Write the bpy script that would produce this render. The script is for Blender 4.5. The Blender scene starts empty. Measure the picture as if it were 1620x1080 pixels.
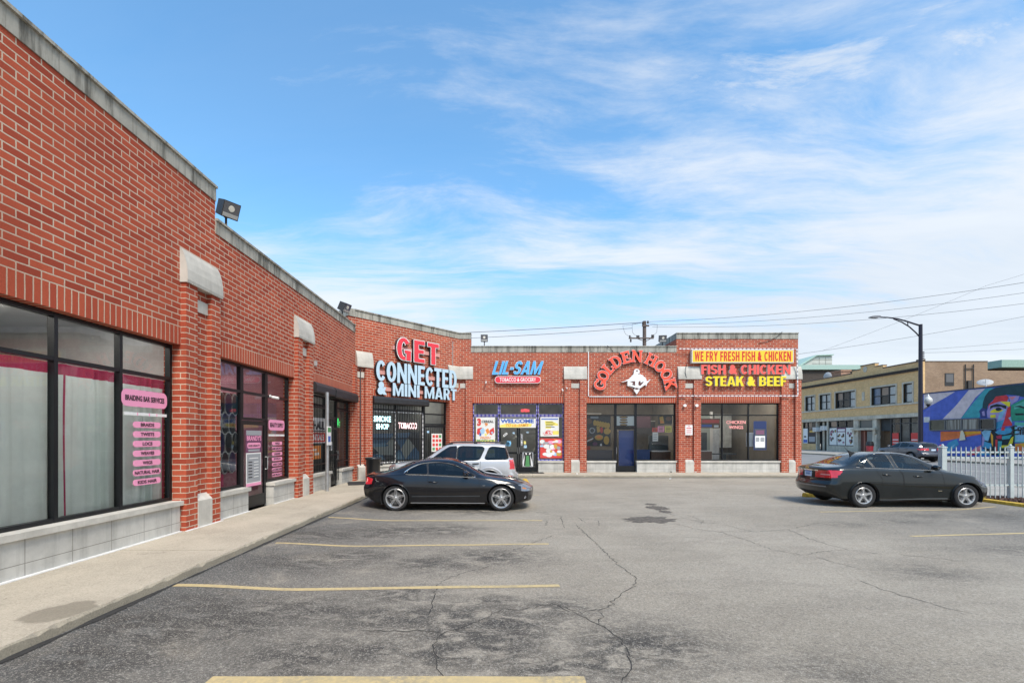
import bpy, bmesh, math, random
import numpy as np
from mathutils import Vector, Matrix
from mathutils.bvhtree import BVHTree
random.seed(7)
R = math.radians
sc = bpy.context.scene
col = sc.collection

# ------------------------------------------------------------ camera, sky, sun, exposure
CAM_H = 1.8
F, CX, CY = 740.0, 794.0, 691.5           # focal length and vanishing point measured on the 1620 px photo
cd = bpy.data.cameras.new('camera'); cam = bpy.data.objects.new('camera', cd); col.objects.link(cam)
cam.location = (0, 0, CAM_H); cam.rotation_euler = (R(90), 0, 0)
cd.sensor_width = 36; cd.lens = F*36/1620
cd.shift_x = (810-CX)/1620; cd.shift_y = (CY-540)/1620
cd.clip_start = .05; cd.clip_end = 6000
sc.camera = cam
sc.view_settings.view_transform = 'Standard'; sc.view_settings.look = 'None'
sc.view_settings.exposure = 1.2; sc.view_settings.gamma = 1; sc.view_settings.use_curve_mapping = False
try:
    sc.cycles.use_denoising = True
    sc.cycles.max_bounces = 8; sc.cycles.transparent_max_bounces = 16; sc.cycles.sample_clamp_indirect = 6
except Exception: pass

SUN_EL, SUN_AZ = 52, 155                  # azimuth clockwise from +Y
sd = bpy.data.lights.new('sun', 'SUN'); sun = bpy.data.objects.new('sun', sd); col.objects.link(sun)
sd.energy = 1.9; sd.angle = R(22); sd.color = (1, .90, .78)
dv = Vector((math.sin(R(SUN_AZ))*math.cos(R(SUN_EL)), math.cos(R(SUN_AZ))*math.cos(R(SUN_EL)), math.sin(R(SUN_EL))))
sun.rotation_euler = dv.to_track_quat('Z', 'Y').to_euler()

class NT:
    """tiny helper for node trees"""
    def __init__(s, t): s.t = t; s.n = t.nodes; s.l = t.links
    def new(s, kind, **kw):
        nd = s.n.new(kind)
        for k, v in kw.items():
            if k.startswith('i_'):
                key = k[2:]; key = int(key) if key.isdigit() else key.replace('_', ' ')
                s.put(nd, key, v)
            else: setattr(nd, k, v)
        return nd
    def put(s, nd, key, v):
        if hasattr(v, 'is_output') or isinstance(v, bpy.types.NodeSocket): s.l.new(v, nd.inputs[key])
        else: nd.inputs[key].default_value = v
    def math(s, op, a, b=0.0, c=0.0, clamp=False):
        nd = s.n.new('ShaderNodeMath'); nd.operation = op; nd.use_clamp = clamp
        s.put(nd, 0, a); s.put(nd, 1, b); s.put(nd, 2, c); return nd.outputs[0]
    def vmath(s, op, a, b=(0, 0, 0)):
        nd = s.n.new('ShaderNodeVectorMath'); nd.operation = op
        s.put(nd, 0, a); s.put(nd, 1, b); return nd.outputs[0]
    def mix(s, f, a, b, blend='MIX'):
        nd = s.n.new('ShaderNodeMix'); nd.data_type = 'RGBA'; nd.blend_type = blend
        s.put(nd, 0, f); s.put(nd, 6, a); s.put(nd, 7, b); return nd.outputs[2]
    def noise(s, vec, scale, detail=4, rough=.55, dist=0.0):
        nd = s.n.new('ShaderNodeTexNoise'); nd.inputs['Scale'].default_value = scale
        nd.inputs['Detail'].default_value = detail; nd.inputs['Roughness'].default_value = rough
        nd.inputs['Distortion'].default_value = dist
        if vec is not None: s.l.new(vec, nd.inputs['Vector'])
        return nd.outputs['Fac']
    def ramp(s, v, lo, hi, a=0.0, b=1.0):
        nd = s.n.new('ShaderNodeMapRange'); nd.interpolation_type = 'SMOOTHSTEP'
        s.put(nd, 0, v); s.put(nd, 1, lo); s.put(nd, 2, hi); s.put(nd, 3, a); s.put(nd, 4, b); return nd.outputs[0]
    def mapping(s, vec, scale=(1, 1, 1), loc=(0, 0, 0), rot=(0, 0, 0)):
        nd = s.n.new('ShaderNodeMapping'); s.l.new(vec, nd.inputs[0])
        nd.inputs['Scale'].default_value = scale; nd.inputs['Location'].default_value = loc
        nd.inputs['Rotation'].default_value = rot; return nd.outputs[0]

def c4(c): return (c[0], c[1], c[2], 1.0)

world = bpy.data.worlds.new('World'); sc.world = world; world.use_nodes = True
def build_world():
    t = NT(world.node_tree); t.n.clear()
    out = t.new('ShaderNodeOutputWorld'); bg = t.new('ShaderNodeBackground')
    bg.inputs['Strength'].default_value = 0.085
    sky = t.new('ShaderNodeTexSky'); sky.sky_type = 'NISHITA'; sky.sun_disc = False
    sky.sun_elevation = R(SUN_EL); sky.sun_rotation = R(SUN_AZ); sky.air_density = 1.1; sky.dust_density = .4; sky.ozone_density = 2.2
    geo = t.new('ShaderNodeTexCoord'); d = geo.outputs['Generated']
    sep = t.new('ShaderNodeSeparateXYZ'); t.l.new(d, sep.inputs[0])
    zz = sep.outputs['Z']
    # project the direction on a flat cloud deck
    den = t.math('ADD', t.math('MAXIMUM', zz, 0.0), .10)
    cv = t.new('ShaderNodeCombineXYZ', i_0=t.math('DIVIDE', sep.outputs['X'], den), i_1=t.math('DIVIDE', sep.outputs['Y'], den), i_2=0.0).outputs[0]
    warp = t.new('ShaderNodeTexNoise'); warp.inputs['Scale'].default_value = .55; warp.inputs['Detail'].default_value = 3
    t.l.new(cv, warp.inputs['Vector'])
    wv = t.vmath('ADD', cv, t.vmath('MULTIPLY', t.vmath('SUBTRACT', warp.outputs['Color'], (.5, .5, .5)), (.8, .8, 0)))
    big = t.noise(t.mapping(wv, (.26, .50, 1), (3.1, 1.4, 0), (0, 0, R(-24))), 1.0, 5, .55)
    wisp = t.noise(t.mapping(wv, (.9, 3.2, 1), (.7, 5.3, 0), (0, 0, R(-24))), 1.0, 8, .66, .3)
    fine = t.noise(t.mapping(wv, (2.4, 5.2, 1), (8, 2, 0), (0, 0, R(-32))), 1.0, 7, .7)
    dens = t.math('ADD', t.math('MULTIPLY', big, .52), t.math('ADD', t.math('MULTIPLY', wisp, .38), t.math('MULTIPLY', fine, .13)))
    # more cloud towards the east (right) and low in the sky, clear towards the zenith
    east = t.math('MULTIPLY', sep.outputs['X'], .10)
    low = t.ramp(zz, .05, .52, .235, 0.0)
    dens = t.math('ADD', dens, t.math('ADD', east, low))
    cl = t.ramp(dens, .50, .70, 0.0, .90)
    puff = t.noise(t.mapping(wv, (1.5, 3.4, 1), (4.2, 9.1, 0), (0, 0, R(-18))), 1.0, 8, .68, .2)
    pm = t.ramp(t.noise(t.mapping(wv, (.5, .8, 1), (2.2, 6.4, 0)), 1.0, 3, .5), .50, .66)
    cl = t.math('MAXIMUM', cl, t.math('MULTIPLY', t.math('MULTIPLY', t.ramp(puff, .52, .70), pm), .75))
    veil = t.ramp(zz, .0, .40, .92, 0.05)
    cl = t.math('MAXIMUM', cl, t.math('MULTIPLY', veil, t.ramp(t.math('ADD', wisp, low), .30, .60, .55, 1.0)))
    shade = t.ramp(t.math('ADD', big, t.math('MULTIPLY', wisp, .5)), .5, 1.0, 0.0, 1.0)
    white = t.mix(shade, c4((3.9, 4.2, 4.55)), c4((4.8, 5.0, 5.25)))
    blue = t.mix(1.0, sky.outputs[0], t.mix(t.ramp(zz, .06, .40), c4((.95, 1.10, 1.22)), c4((.86, 1.33, 1.45))), 'MULTIPLY')
    colr = t.mix(cl, blue, white)
    t.l.new(colr, bg.inputs['Color']); t.l.new(bg.outputs[0], out.inputs[0])
build_world()

# ------------------------------------------------------------ materials
MATS = {}
def mat(name, c=(.5, .5, .5), rough=.6, metal=0.0, coat=0.0, vary=0.0, vscale=6.0, bump=0.0, bscale=60, spec=.5, emit=None, estr=0.0, coords='Object'):
    if name in MATS: return MATS[name]
    m = bpy.data.materials.new(name); m.use_nodes = True; t = NT(m.node_tree); b = t.n['Principled BSDF']
    b.inputs['Base Color'].default_value = c4(c); b.inputs['Roughness'].default_value = rough
    b.inputs['Metallic'].default_value = metal; b.inputs['Coat Weight'].default_value = coat
    b.inputs['Coat Roughness'].default_value = .03; b.inputs['Specular IOR Level'].default_value = spec
    if emit: b.inputs['Emission Color'].default_value = c4(emit); b.inputs['Emission Strength'].default_value = estr
    if vary or bump:
        tc = t.new('ShaderNodeTexCoord').outputs[coords]
        if vary:
            n = t.noise(tc, vscale, 6, .62)
            f = t.ramp(n, .25, .75)
            t.l.new(t.mix(f, c4(tuple(x*(1-vary) for x in c)), c4(tuple(min(1, x*(1+vary*.6)) for x in c))), b.inputs['Base Color'])
        if bump:
            bp = t.new('ShaderNodeBump'); bp.inputs['Strength'].default_value = bump; bp.inputs['Distance'].default_value = .01
            t.l.new(t.noise(tc, bscale, 5, .6), bp.inputs['Height']); t.l.new(bp.outputs[0], b.inputs['Normal'])
    MATS[name] = m; return m

def brick_mat(name, c1, c2, mortar, bw=.3048, rh=.1016, ms=.009, offset=.5, dirt=.28, bump=.55):
    m = bpy.data.materials.new(name); m.use_nodes = True; t = NT(m.node_tree); b = t.n['Principled BSDF']
    uv = t.new('ShaderNodeTexCoord').outputs['UV']
    ob = t.new('ShaderNodeNewGeometry').outputs['Position']
    wob = t.new('ShaderNodeTexNoise'); wob.inputs['Scale'].default_value = 9; wob.inputs['Detail'].default_value = 3; t.l.new(uv, wob.inputs['Vector'])
    uvw = t.vmath('ADD', uv, t.vmath('MULTIPLY', t.vmath('SUBTRACT', wob.outputs['Color'], (.5, .5, .5)), (.008, .008, 0)))
    br = t.new('ShaderNodeTexBrick'); br.offset = offset; br.squash = 1
    t.l.new(uvw, br.inputs['Vector'])
    for k, v in (('Scale', 1.0), ('Brick Width', bw), ('Row Height', rh), ('Mortar Size', ms), ('Mortar Smooth', .15), ('Bias', 0.0)): br.inputs[k].default_value = v
    br.inputs['Color1'].default_value = c4(c1); br.inputs['Color2'].default_value = c4(c2)
    br.inputs['Mortar'].default_value = c4(mortar)
    big = t.ramp(t.noise(ob, .7, 6, .65), .36, .70)
    colr = t.mix(t.math('MULTIPLY', big, dirt), br.outputs['Color'], c4(tuple(x*.55 for x in c1)))
    gr = t.ramp(t.noise(uv, 55, 5, .7), .35, .7)
    colr = t.mix(t.math('MULTIPLY', gr, .22), colr, c4(tuple(x*.5 for x in c2)))
    st = t.ramp(t.noise(t.mapping(ob, (2.6, 2.6, .35)), 1.0, 5, .65), .58, .82)
    colr = t.mix(t.math('MULTIPLY', st, .50), colr, c4((.10, .050, .038)))
    ef = t.math('MULTIPLY', t.ramp(t.noise(ob, .8, 4, .6), .56, .72), t.ramp(t.noise(ob, 11, 6, .75), .60, .74))
    colr = t.mix(t.math('MULTIPLY', ef, .38), colr, c4((.62, .50, .40)))
    t.l.new(colr, b.inputs['Base Color'])
    b.inputs['Roughness'].default_value = .88; b.inputs['Specular IOR Level'].default_value = .2
    bp = t.new('ShaderNodeBump'); bp.inputs['Strength'].default_value = bump; bp.inputs['Distance'].default_value = .008
    h = t.math('SUBTRACT', t.math('MULTIPLY', gr, .25), br.outputs['Fac'])
    t.l.new(h, bp.inputs['Height']); t.l.new(bp.outputs[0], b.inputs['Normal'])
    MATS[name] = m; return m

def stone_mat(name, c, streak=.5, jx=0.0, jz=0.0, z0=0.0):
    """limestone / precast with vertical weather streaks and optional joints (UV in metres)"""
    m = bpy.data.materials.new(name); m.use_nodes = True; t = NT(m.node_tree); b = t.n['Principled BSDF']
    uv = t.new('ShaderNodeTexCoord').outputs['UV']; ob = t.new('ShaderNodeNewGeometry').outputs['Position']
    n1 = t.ramp(t.noise(ob, 1.8, 6, .65), .3, .7)
    colr = t.mix(n1, c4(tuple(x*.80 for x in c)), c4(tuple(min(1, x*1.08) for x in c)))
    st = t.ramp(t.noise(t.mapping(uv, (4.5, .4, 1)), 1.0, 7, .72), .44, .66)
    colr = t.mix(t.math('MULTIPLY', st, streak), colr, c4((.085, .08, .065)))
    if jx:
        br = t.new('ShaderNodeTexBrick'); br.offset = 0; t.l.new(t.mapping(uv, (1, 1, 1), (0, -z0, 0)), br.inputs['Vector'])
        for k, v in (('Scale', 1.0), ('Brick Width', jx), ('Row Height', jz), ('Mortar Size', .006), ('Mortar Smooth', .2)): br.inputs[k].default_value = v
        colr = t.mix(t.math('MULTIPLY', br.outputs['Fac'], .6), colr, c4((.12, .11, .09)))
    t.l.new(colr, b.inputs['Base Color']); b.inputs['Roughness'].default_value = .85; b.inputs['Specular IOR Level'].default_value = .25
    bp = t.new('ShaderNodeBump'); bp.inputs['Strength'].default_value = .25; bp.inputs['Distance'].default_value = .01
    t.l.new(t.noise(ob, 40, 5, .6), bp.inputs['Height']); t.l.new(bp.outputs[0], b.inputs['Normal'])
    MATS[name] = m; return m

def glass_mat(name, tint=(.86, .92, .9), ior=1.5, rough=0.0, boost=1.0):
    m = bpy.data.materials.new(name); m.use_nodes = True; t = NT(m.node_tree); t.n.clear()
    out = t.new('ShaderNodeOutputMaterial'); tr = t.new('ShaderNodeBsdfTransparent'); gl = t.new('ShaderNodeBsdfGlossy')
    tr.inputs[0].default_value = c4(tint); gl.inputs['Roughness'].default_value = rough
    fr = t.new('ShaderNodeFresnel'); fr.inputs[0].default_value = ior
    mx = t.new('ShaderNodeMixShader'); t.put(mx, 0, t.math('MULTIPLY', fr.outputs[0], boost, clamp=True))
    t.l.new(tr.outputs[0], mx.inputs[1]); t.l.new(gl.outputs[0], mx.inputs[2]); t.l.new(mx.outputs[0], out.inputs[0])
    MATS[name] = m; return m

BRICK = brick_mat('red_brick', (.50, .105, .052), (.33, .058, .032), (.60, .50, .38))
SOLDIER = brick_mat('red_brick_soldier', (.50, .104, .052), (.41, .076, .040), (.60, .49, .36), bw=.1016, rh=.8, offset=0)
COPING = stone_mat('weathered_coping', (.40, .385, .33), .92, 1.2, 5.0)
STONE = stone_mat('limestone_cap', (.54, .515, .455), .12)
BASE = stone_mat('limestone_base', (.52, .505, .46), .20, .62, .30, .30)
FRAME = mat('black_aluminium', (.012, .013, .015), .35, .3)
GLASS = glass_mat('shop_glass', (.965, .975, .97), 1.52, 0.0, 1.25)
BLACK = mat('black_plastic', (.015, .015, .016), .5)
WHITE = mat('white_paint', (.78, .77, .74), .5, vary=.06)
STEEL = mat('galvanised_steel', (.42, .43, .43), .42, .7, vary=.2, vscale=8)
DKMETAL = mat('dark_bronze_metal', (.055, .05, .048), .5, .3)

# ------------------------------------------------------------ mesh collecting helper
class MB:
    def __init__(s): s.v = []; s.f = []; s.m = []; s.uvo = []; s.off = (0.0, 0.0)
    def face(s, pts, m=0):
        i = len(s.v); s.v += [tuple(p) for p in pts]; s.f.append(tuple(range(i, i+len(pts)))); s.m.append(m); s.uvo.append(s.off)
    def box(s, x0, x1, y0, y1, z0, z1, m=0, skip=''):
        a, b, c, d = (x0, y0), (x1, y0), (x1, y1), (x0, y1)
        P = lambda p, z: (p[0], p[1], z)
        if 'f' not in skip: s.face([P(a, z0), P(b, z0), P(b, z1), P(a, z1)], m)
        if 'r' not in skip: s.face([P(b, z0), P(c, z0), P(c, z1), P(b, z1)], m)
        if 'k' not in skip: s.face([P(c, z0), P(d, z0), P(d, z1), P(c, z1)], m)
        if 'l' not in skip: s.face([P(d, z0), P(a, z0), P(a, z1), P(d, z1)], m)
        if 't' not in skip: s.face([P(a, z1), P(b, z1), P(c, z1), P(d, z1)], m)
        if 'b' not in skip: s.face([P(d, z0), P(c, z0), P(b, z0), P(a, z0)], m)
    def prism(s, poly, axis, a, b, m=0, m_side=None):
        """extrude a 2-D polygon; axis 'y': poly is (x,z) from y=a to y=b; 'x': poly is (y,z); 'z': poly is (x,y)"""
        def P(p, t):
            return (p[0], t, p[1]) if axis == 'y' else ((t, p[0], p[1]) if axis == 'x' else (p[0], p[1], t))
        n = len(poly); area = sum(poly[i][0]*poly[(i+1) % n][1]-poly[(i+1) % n][0]*poly[i][1] for i in range(n))
        if area < 0: poly = list(reversed(poly))
        if m_side is None: m_side = m
        flip = (axis == 'y')
        A = [P(p, a) for p in poly]; B = [P(p, b) for p in poly]
        if axis == 'y':
            s.face(A, m); s.face(list(reversed(B)), m)
            for i in range(n): j = (i+1) % n; s.face([A[j], A[i], B[i], B[j]], m_side)
        else:
            s.face(list(reversed(A)), m); s.face(B, m)
            for i in range(n): j = (i+1) % n; s.face([A[i], A[j], B[j], B[i]], m_side)
    def tube(s, pts, r, n=8, m=0, cap=True):
        pts = [Vector(p) for p in pts]; rings = []
        rr = r if isinstance(r, (list, tuple)) else [r]*len(pts)
        up = Vector((0, 0, 1))
        for i, p in enumerate(pts):
            d = (pts[min(i+1, len(pts)-1)]-pts[max(i-1, 0)]).normalized()
            ref = up if abs(d.z) < .95 else Vector((1, 0, 0))
            a = d.cross(ref).normalized(); b = a.cross(d).normalized()
            rings.append([p+(a*math.cos(2*math.pi*k/n)+b*math.sin(2*math.pi*k/n))*rr[i] for k in range(n)])
        base = len(s.v)
        for rg in rings: s.v += [tuple(q) for q in rg]
        for i in range(len(pts)-1):
            for k in range(n):
                k2 = (k+1) % n
                s.f.append((base+i*n+k, base+(i+1)*n+k, base+(i+1)*n+k2, base+i*n+k2)); s.m.append(m); s.uvo.append(s.off)
        if cap:
            s.f.append(tuple(base+k for k in range(n))); s.m.append(m); s.uvo.append(s.off)
            s.f.append(tuple(base+(len(pts)-1)*n+k for k in reversed(range(n)))); s.m.append(m); s.uvo.append(s.off)
    def lathe(s, prof, n=24, m=0, c=(0, 0, 0), axis='z'):
        """prof: (r, h) pairs"""
        base = len(s.v)
        for r, h in prof:
            for k in range(n):
                a = 2*math.pi*k/n; x, y = r*math.cos(a), r*math.sin(a)
                p = (x, y, h) if axis == 'z' else ((x, h, y) if axis == 'y' else (h, x, y))
                s.v.append((p[0]+c[0], p[1]+c[1], p[2]+c[2]))
        for i in range(len(prof)-1):
            for k in range(n):
                k2 = (k+1) % n
                q = (base+i*n+k, base+i*n+k2, base+(i+1)*n+k2, base+(i+1)*n+k)
                if axis == 'y': q = q[::-1]
                s.f.append(q); s.m.append(m); s.uvo.append(s.off)
    def add_mesh(s, me, M=None, m=0):
        base = len(s.v)
        for v in me.vertices: s.v.append(tuple(M @ v.co) if M else tuple(v.co))
        for p in me.polygons:
            s.f.append(tuple(base+i for i in p.vertices)); s.m.append(m+p.material_index); s.uvo.append(s.off)
    def mesh(s, name, mats, smooth=False):
        me = bpy.data.meshes.new(name); me.from_pydata(s.v, [], s.f)
        for mm in (mats if isinstance(mats, (list, tuple)) else [mats]): me.materials.append(mm)
        me.polygons.foreach_set('material_index', s.m)
        uv = me.uv_layers.new(name='UVMap').data
        for p in me.polygons:
            n = p.normal; o = s.uvo[p.index]
            for li in p.loop_indices:
                c = me.vertices[me.loops[li].vertex_index].co
                if abs(n.z) > .75: q = (c.x, c.y)
                elif abs(n.y) >= abs(n.x): q = (c.x, c.z)
                else: q = (c.y+.15, c.z)
                uv[li].uv = (q[0]+o[0], q[1]+o[1])
        if smooth: me.polygons.foreach_set('use_smooth', [True]*len(me.polygons))
        me.update(); return me
    def build(s, name, mats, parent=None, M=None, smooth=False):
        o = bpy.data.objects.new(name, s.mesh(name, mats, smooth)); col.objects.link(o)
        if parent is not None: o.parent = parent
        if M is not None: o.matrix_local = M
        return o

def tag(o, label, cat, group=None, kind=None):
    if label: o['label'] = label
    if cat: o['category'] = cat
    if group: o['group'] = group
    if kind: o['kind'] = kind
    return o
def struct(o): o['kind'] = 'structure'; return o
def empty(name, label, cat, loc=(0, 0, 0), rz=0, group=None, M=None):
    o = bpy.data.objects.new(name, None); col.objects.link(o); o.empty_display_size = .2
    if M is not None: o.matrix_world = M
    else: o.location = loc; o.rotation_euler = (0, 0, rz)
    return tag(o, label, cat, group)
def copy_tree(o, parent=None):
    c = o.copy(); col.objects.link(c)
    if parent is not None: c.parent = parent
    for ch in [x for x in bpy.data.objects if x.parent == o]: copy_tree(ch, c)
    return c

# ------------------------------------------------------------ lettering
def text_mesh(s, w=None, h=None, bold=0.0, depth=.0, shear=0.0, spacing=1.0, align='CENTER'):
    """built-in font, fitted to width w and height h, standing in the x-z plane, facing -y; centred on x, base at z=0"""
    cu = bpy.data.curves.new('txt', 'FONT'); cu.body = s; cu.size = 1; cu.offset = bold; cu.extrude = .02; cu.shear = shear
    cu.space_character = spacing; cu.resolution_u = 3; cu.fill_mode = 'BOTH'
    ob = bpy.data.objects.new('txt', cu); me = bpy.data.meshes.new_from_object(ob)
    bpy.data.objects.remove(ob); bpy.data.curves.remove(cu)
    co = np.empty(len(me.vertices)*3); me.vertices.foreach_get('co', co); co = co.reshape(-1, 3)
    lo, hi = co.min(0), co.max(0)
    sy = (h/(hi[1]-lo[1])) if h else (w/(hi[0]-lo[0]))
    sx = (w/(hi[0]-lo[0])) if w else sy
    x = (co[:, 0]-(lo[0]+hi[0])/2)*sx; z = (co[:, 1]-lo[1])*sy
    y = -(co[:, 2]-lo[2])/(hi[2]-lo[2])*depth                       # front face at y=-depth, back at 0
    me.vertices.foreach_set('co', np.stack([x, y, z], 1).ravel()); me.update()
    me.materials.clear()
    return me
def split_islands(me):
    bm = bmesh.new(); bm.from_mesh(me); bmesh.ops.remove_doubles(bm, verts=bm.verts, dist=1e-5)
    bm.verts.ensure_lookup_table(); seen = set(); out = []
    for v in bm.verts:
        if v.index in seen: continue
        st = [v]; isl = set()
        while st:
            a = st.pop()
            if a.index in isl: continue
            isl.add(a.index)
            for e in a.link_edges: st.append(e.other_vert(a))
        seen |= isl; out.append(isl)
    res = []
    for isl in out:
        idx = sorted(isl); mp = {k: i for i, k in enumerate(idx)}
        fs = [tuple(mp[v.index] for v in f.verts) for f in bm.faces if f.verts[0].index in isl]
        res.append(([tuple(bm.verts[k].co) for k in idx], fs))
    bm.free(); res.sort(key=lambda r: min(p[0] for p in r[0])); return res
def letters(s, parent, M, mats, w, h, bold=.0, depth=.12, shear=0.0, spacing=1.0, name='letter'):
    """channel letters: every letter a part; face material on the front, return material on the sides"""
    me = text_mesh(s, w, h, bold, depth, shear, spacing)
    for vs, fs in split_islands(me):
        m2 = bpy.data.meshes.new(name); m2.from_pydata(vs, [], fs)
        for mm in mats: m2.materials.append(mm)
        for p in m2.polygons: p.material_index = 0 if p.normal.y < -.8 else 1
        o = bpy.data.objects.new(name, m2); col.objects.link(o); o.parent = parent; o.matrix_local = M
    bpy.data.meshes.remove(me)
def text_obj(s, parent, M, m, w=None, h=None, bold=0.0, depth=.002, shear=0.0, spacing=1.0, name='lettering'):
    me = text_mesh(s, w, h, bold, depth, shear, spacing); me.name = name; me.materials.append(m)
    o = bpy.data.objects.new(name, me); col.objects.link(o); o.parent = parent; o.matrix_local = M; return o
T = Matrix.Translation
def rrect(cx, cz, w, h, r, n=6):
    pts = []
    for (sx, sz, a0) in ((1, -1, -90), (1, 1, 0), (-1, 1, 90), (-1, -1, 180)):
        for k in range(n+1):
            a = R(a0+90*k/n); pts.append((cx+sx*(w/2-r)+r*math.cos(a), cz+sz*(h/2-r)+r*math.sin(a)))
    return pts
def ellipse(cx, cz, rx, rz, n=20, a0=0, a1=360):
    return [(cx+rx*math.cos(R(a0+(a1-a0)*k/n)), cz+rz*math.sin(R(a0+(a1-a0)*k/n))) for k in range(n if a1-a0 == 360 else n+1)]
# ------------------------------------------------------------ ground, walks, street
def gz(x, y):
    """the lot falls a little from its kerbs towards the drain"""
    d = min(x+3.95, 20.5-y, (13.0-x) if y < 14.0 else 9)
    # diagonal corner kerb
    d = min(d, ((x+3.95)*.747-(y-17.53)*.665))
    k = max(0.0, min(1.0, 1-d/1.6)); k = k*k*(3-2*k)
    return -.03+.075*k
def gpt(px, py, dz=.004):
    y = F*1.83/(py-CY); x = (px-CX)*y/F
    for _ in range(3):
        y = F*(CAM_H-gz(x, y))/(py-CY); x = (px-CX)*y/F
    return Vector((x, y, gz(x, y)+dz))

def asphalt_mat():
    m = bpy.data.materials.new('old_asphalt'); m.use_nodes = True; t = NT(m.node_tree); b = t.n['Principled BSDF']
    P = t.new('ShaderNodeNewGeometry').outputs['Position']
    stain = t.new('ShaderNodeAttribute', attribute_name='stain').outputs['Fac']
    seal = t.new('ShaderNodeAttribute', attribute_name='seal').outputs['Fac']
    big = t.ramp(t.noise(P, .35, 6, .6, .4), .32, .68)
    mid = t.ramp(t.noise(t.mapping(P, (.7, 2.2, 1)), 1.1, 7, .65, .6), .35, .7)
    base = t.mix(big, c4((.285, .248, .192)), c4((.365, .322, .255)))
    base = t.mix(t.math('MULTIPLY', mid, .35), base, c4((.17, .148, .12)))
    base = t.mix(t.math('MULTIPLY', seal, t.ramp(t.noise(P, 1.3, 7, .70, .6), .22, .52)), base, c4((.085, .086, .084)))
    bl = t.ramp(t.noise(t.mapping(P, (1.1, 1.9, 1)), 2.6, 8, .74, .7), .36, .56)
    base = t.mix(t.math('MULTIPLY', stain, bl, clamp=True), base, c4((.038, .034, .030)))
    sp = t.ramp(t.noise(P, 2.3, 8, .78, .5), .60, .74)
    base = t.mix(t.math('MULTIPLY', sp, .62), base, c4((.085, .08, .074)))
    agg = t.noise(P, 48, 5, .8); agg2 = t.noise(P, 130, 3, .7)
    g = t.math('ADD', t.math('MULTIPLY', agg, .6), t.math('MULTIPLY', agg2, .4))
    base = t.mix(t.ramp(g, .49, .64, 0, .85), base, c4((.50, .46, .39)))
    base = t.mix(t.ramp(g, .36, .50, .85, 0), base, c4((.075, .073, .07)))
    t.l.new(base, b.inputs['Base Color']); b.inputs['Roughness'].default_value = .86; b.inputs['Specular IOR Level'].default_value = .3
    bp = t.new('ShaderNodeBump'); bp.inputs['Strength'].default_value = .8; bp.inputs['Distance'].default_value = .016
    t.l.new(t.math('ADD', g, t.math('MULTIPLY', mid, .4)), bp.inputs['Height']); t.l.new(bp.outputs[0], b.inputs['Normal'])
    return m
ASPH = asphalt_mat()
# one sheet to the horizon, finely cut in the lot
def ground():
    xs = sorted(set([-4000, -400, -60, -20, -8] + [round(-4.4+.12*i, 3) for i in range(150)] + [14.2, 18, 30, 60, 400, 4000]))
    ys = sorted(set([-4000, -400, -60, -15, -6] + [round(-1+.12*i, 3) for i in range(184)] + [24, 32, 60, 150, 500, 4000]))
    X, Y = np.meshgrid(xs, ys); nx, ny = len(xs), len(ys)
    v = [(x, y, gz(x, y) if (-4.6 < x < 14.3 and y < 22) else (-.03 if x < 14.3 else -.03)) for y in ys for x in xs]
    f = [(j*nx+i, j*nx+i+1, (j+1)*nx+i+1, (j+1)*nx+i) for j in range(ny-1) for i in range(nx-1)]
    me = bpy.data.meshes.new('asphalt_lot'); me.from_pydata(v, [], f); me.materials.append(ASPH)
    spots = [gpt(*p) for p in ((720, 980), (800, 985), (660, 975), (783, 950), (1017, 1020), (735, 1005), (600, 975), (815, 1008), (780, 1030), (700, 1032), (602, 1028), (690, 890), (780, 880), (560, 845), (500, 965), (880, 960), (640, 940), (700, 838), (640, 805), (760, 808), (950, 1050), (860, 1060), (480, 1040))]
    rad = [.55, .5, .4, .22, .5, .45, .4, .3, .35, .35, .25, .5, .55, .6, .4, .3, .35, .6, .7, .6, .3, .3, .4]
    left = [gpt(*p) for p in ((330, 960), (420, 965), (200, 985), (250, 1000), (470, 890), (500, 845), (150, 1040), (360, 985), (560, 880), (620, 840))]
    drad = [.5, .45, .45, .4, .5, .6, .4, .5, .5, .7]
    right = [gpt(*p) for p in ((1430, 825), (1465, 815), (1560, 815), (1340, 830), (1320, 1060), (1470, 905), (1600, 870))]
    rrad = [.4, .4, .6, .3, .35, .4, .5]
    st = np.zeros(len(v)); se = np.zeros(len(v)); A = np.array(v)
    for p, r in list(zip(spots, rad))+list(zip(left, drad)):
        d2 = ((A[:, 0]-p.x)/(r*1.5))**2+((A[:, 1]-p.y)/r)**2
        st = np.maximum(st, np.exp(-d2*.9))
    for p, r in zip(right, rrad):
        d2 = ((A[:, 0]-p.x)/(r*1.5))**2+((A[:, 1]-p.y)/r)**2
        st = np.maximum(st, .6*np.exp(-d2*.9))
    # dark film along the left kerb bays and on the stalls at the right
    se = np.clip(1.05-(A[:, 0]+3.95)/3.6, 0, 1)*np.clip((19-A[:, 1])/4, 0, 1)
    se = np.maximum(se, .75*np.clip((A[:, 0]-6.5)/5, 0, 1)*np.clip((14-A[:, 1])/3, 0, 1))
    se = np.maximum(se, 1.2*np.clip(1-(A[:, 0]+3.95)/.45, 0, 1)*(A[:, 1] < 18)); se = np.maximum(se, np.clip(1-(20.5-A[:, 1])/.5, 0, 1)*(A[:, 0] < 14.2))
    se[(np.abs(A[:, 0]) > 20) | (A[:, 1] < -1)] = 0.2
    for nm, arr in (('stain', st), ('seal', se*.95)):
        at = me.attributes.new(nm, 'FLOAT', 'POINT'); at.data.foreach_set('value', arr.astype(np.float32))
    me.polygons.foreach_set('use_smooth', [True]*len(me.polygons))
    o = bpy.data.objects.new('asphalt_lot', me); col.objects.link(o); struct(o)
ground()

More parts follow.
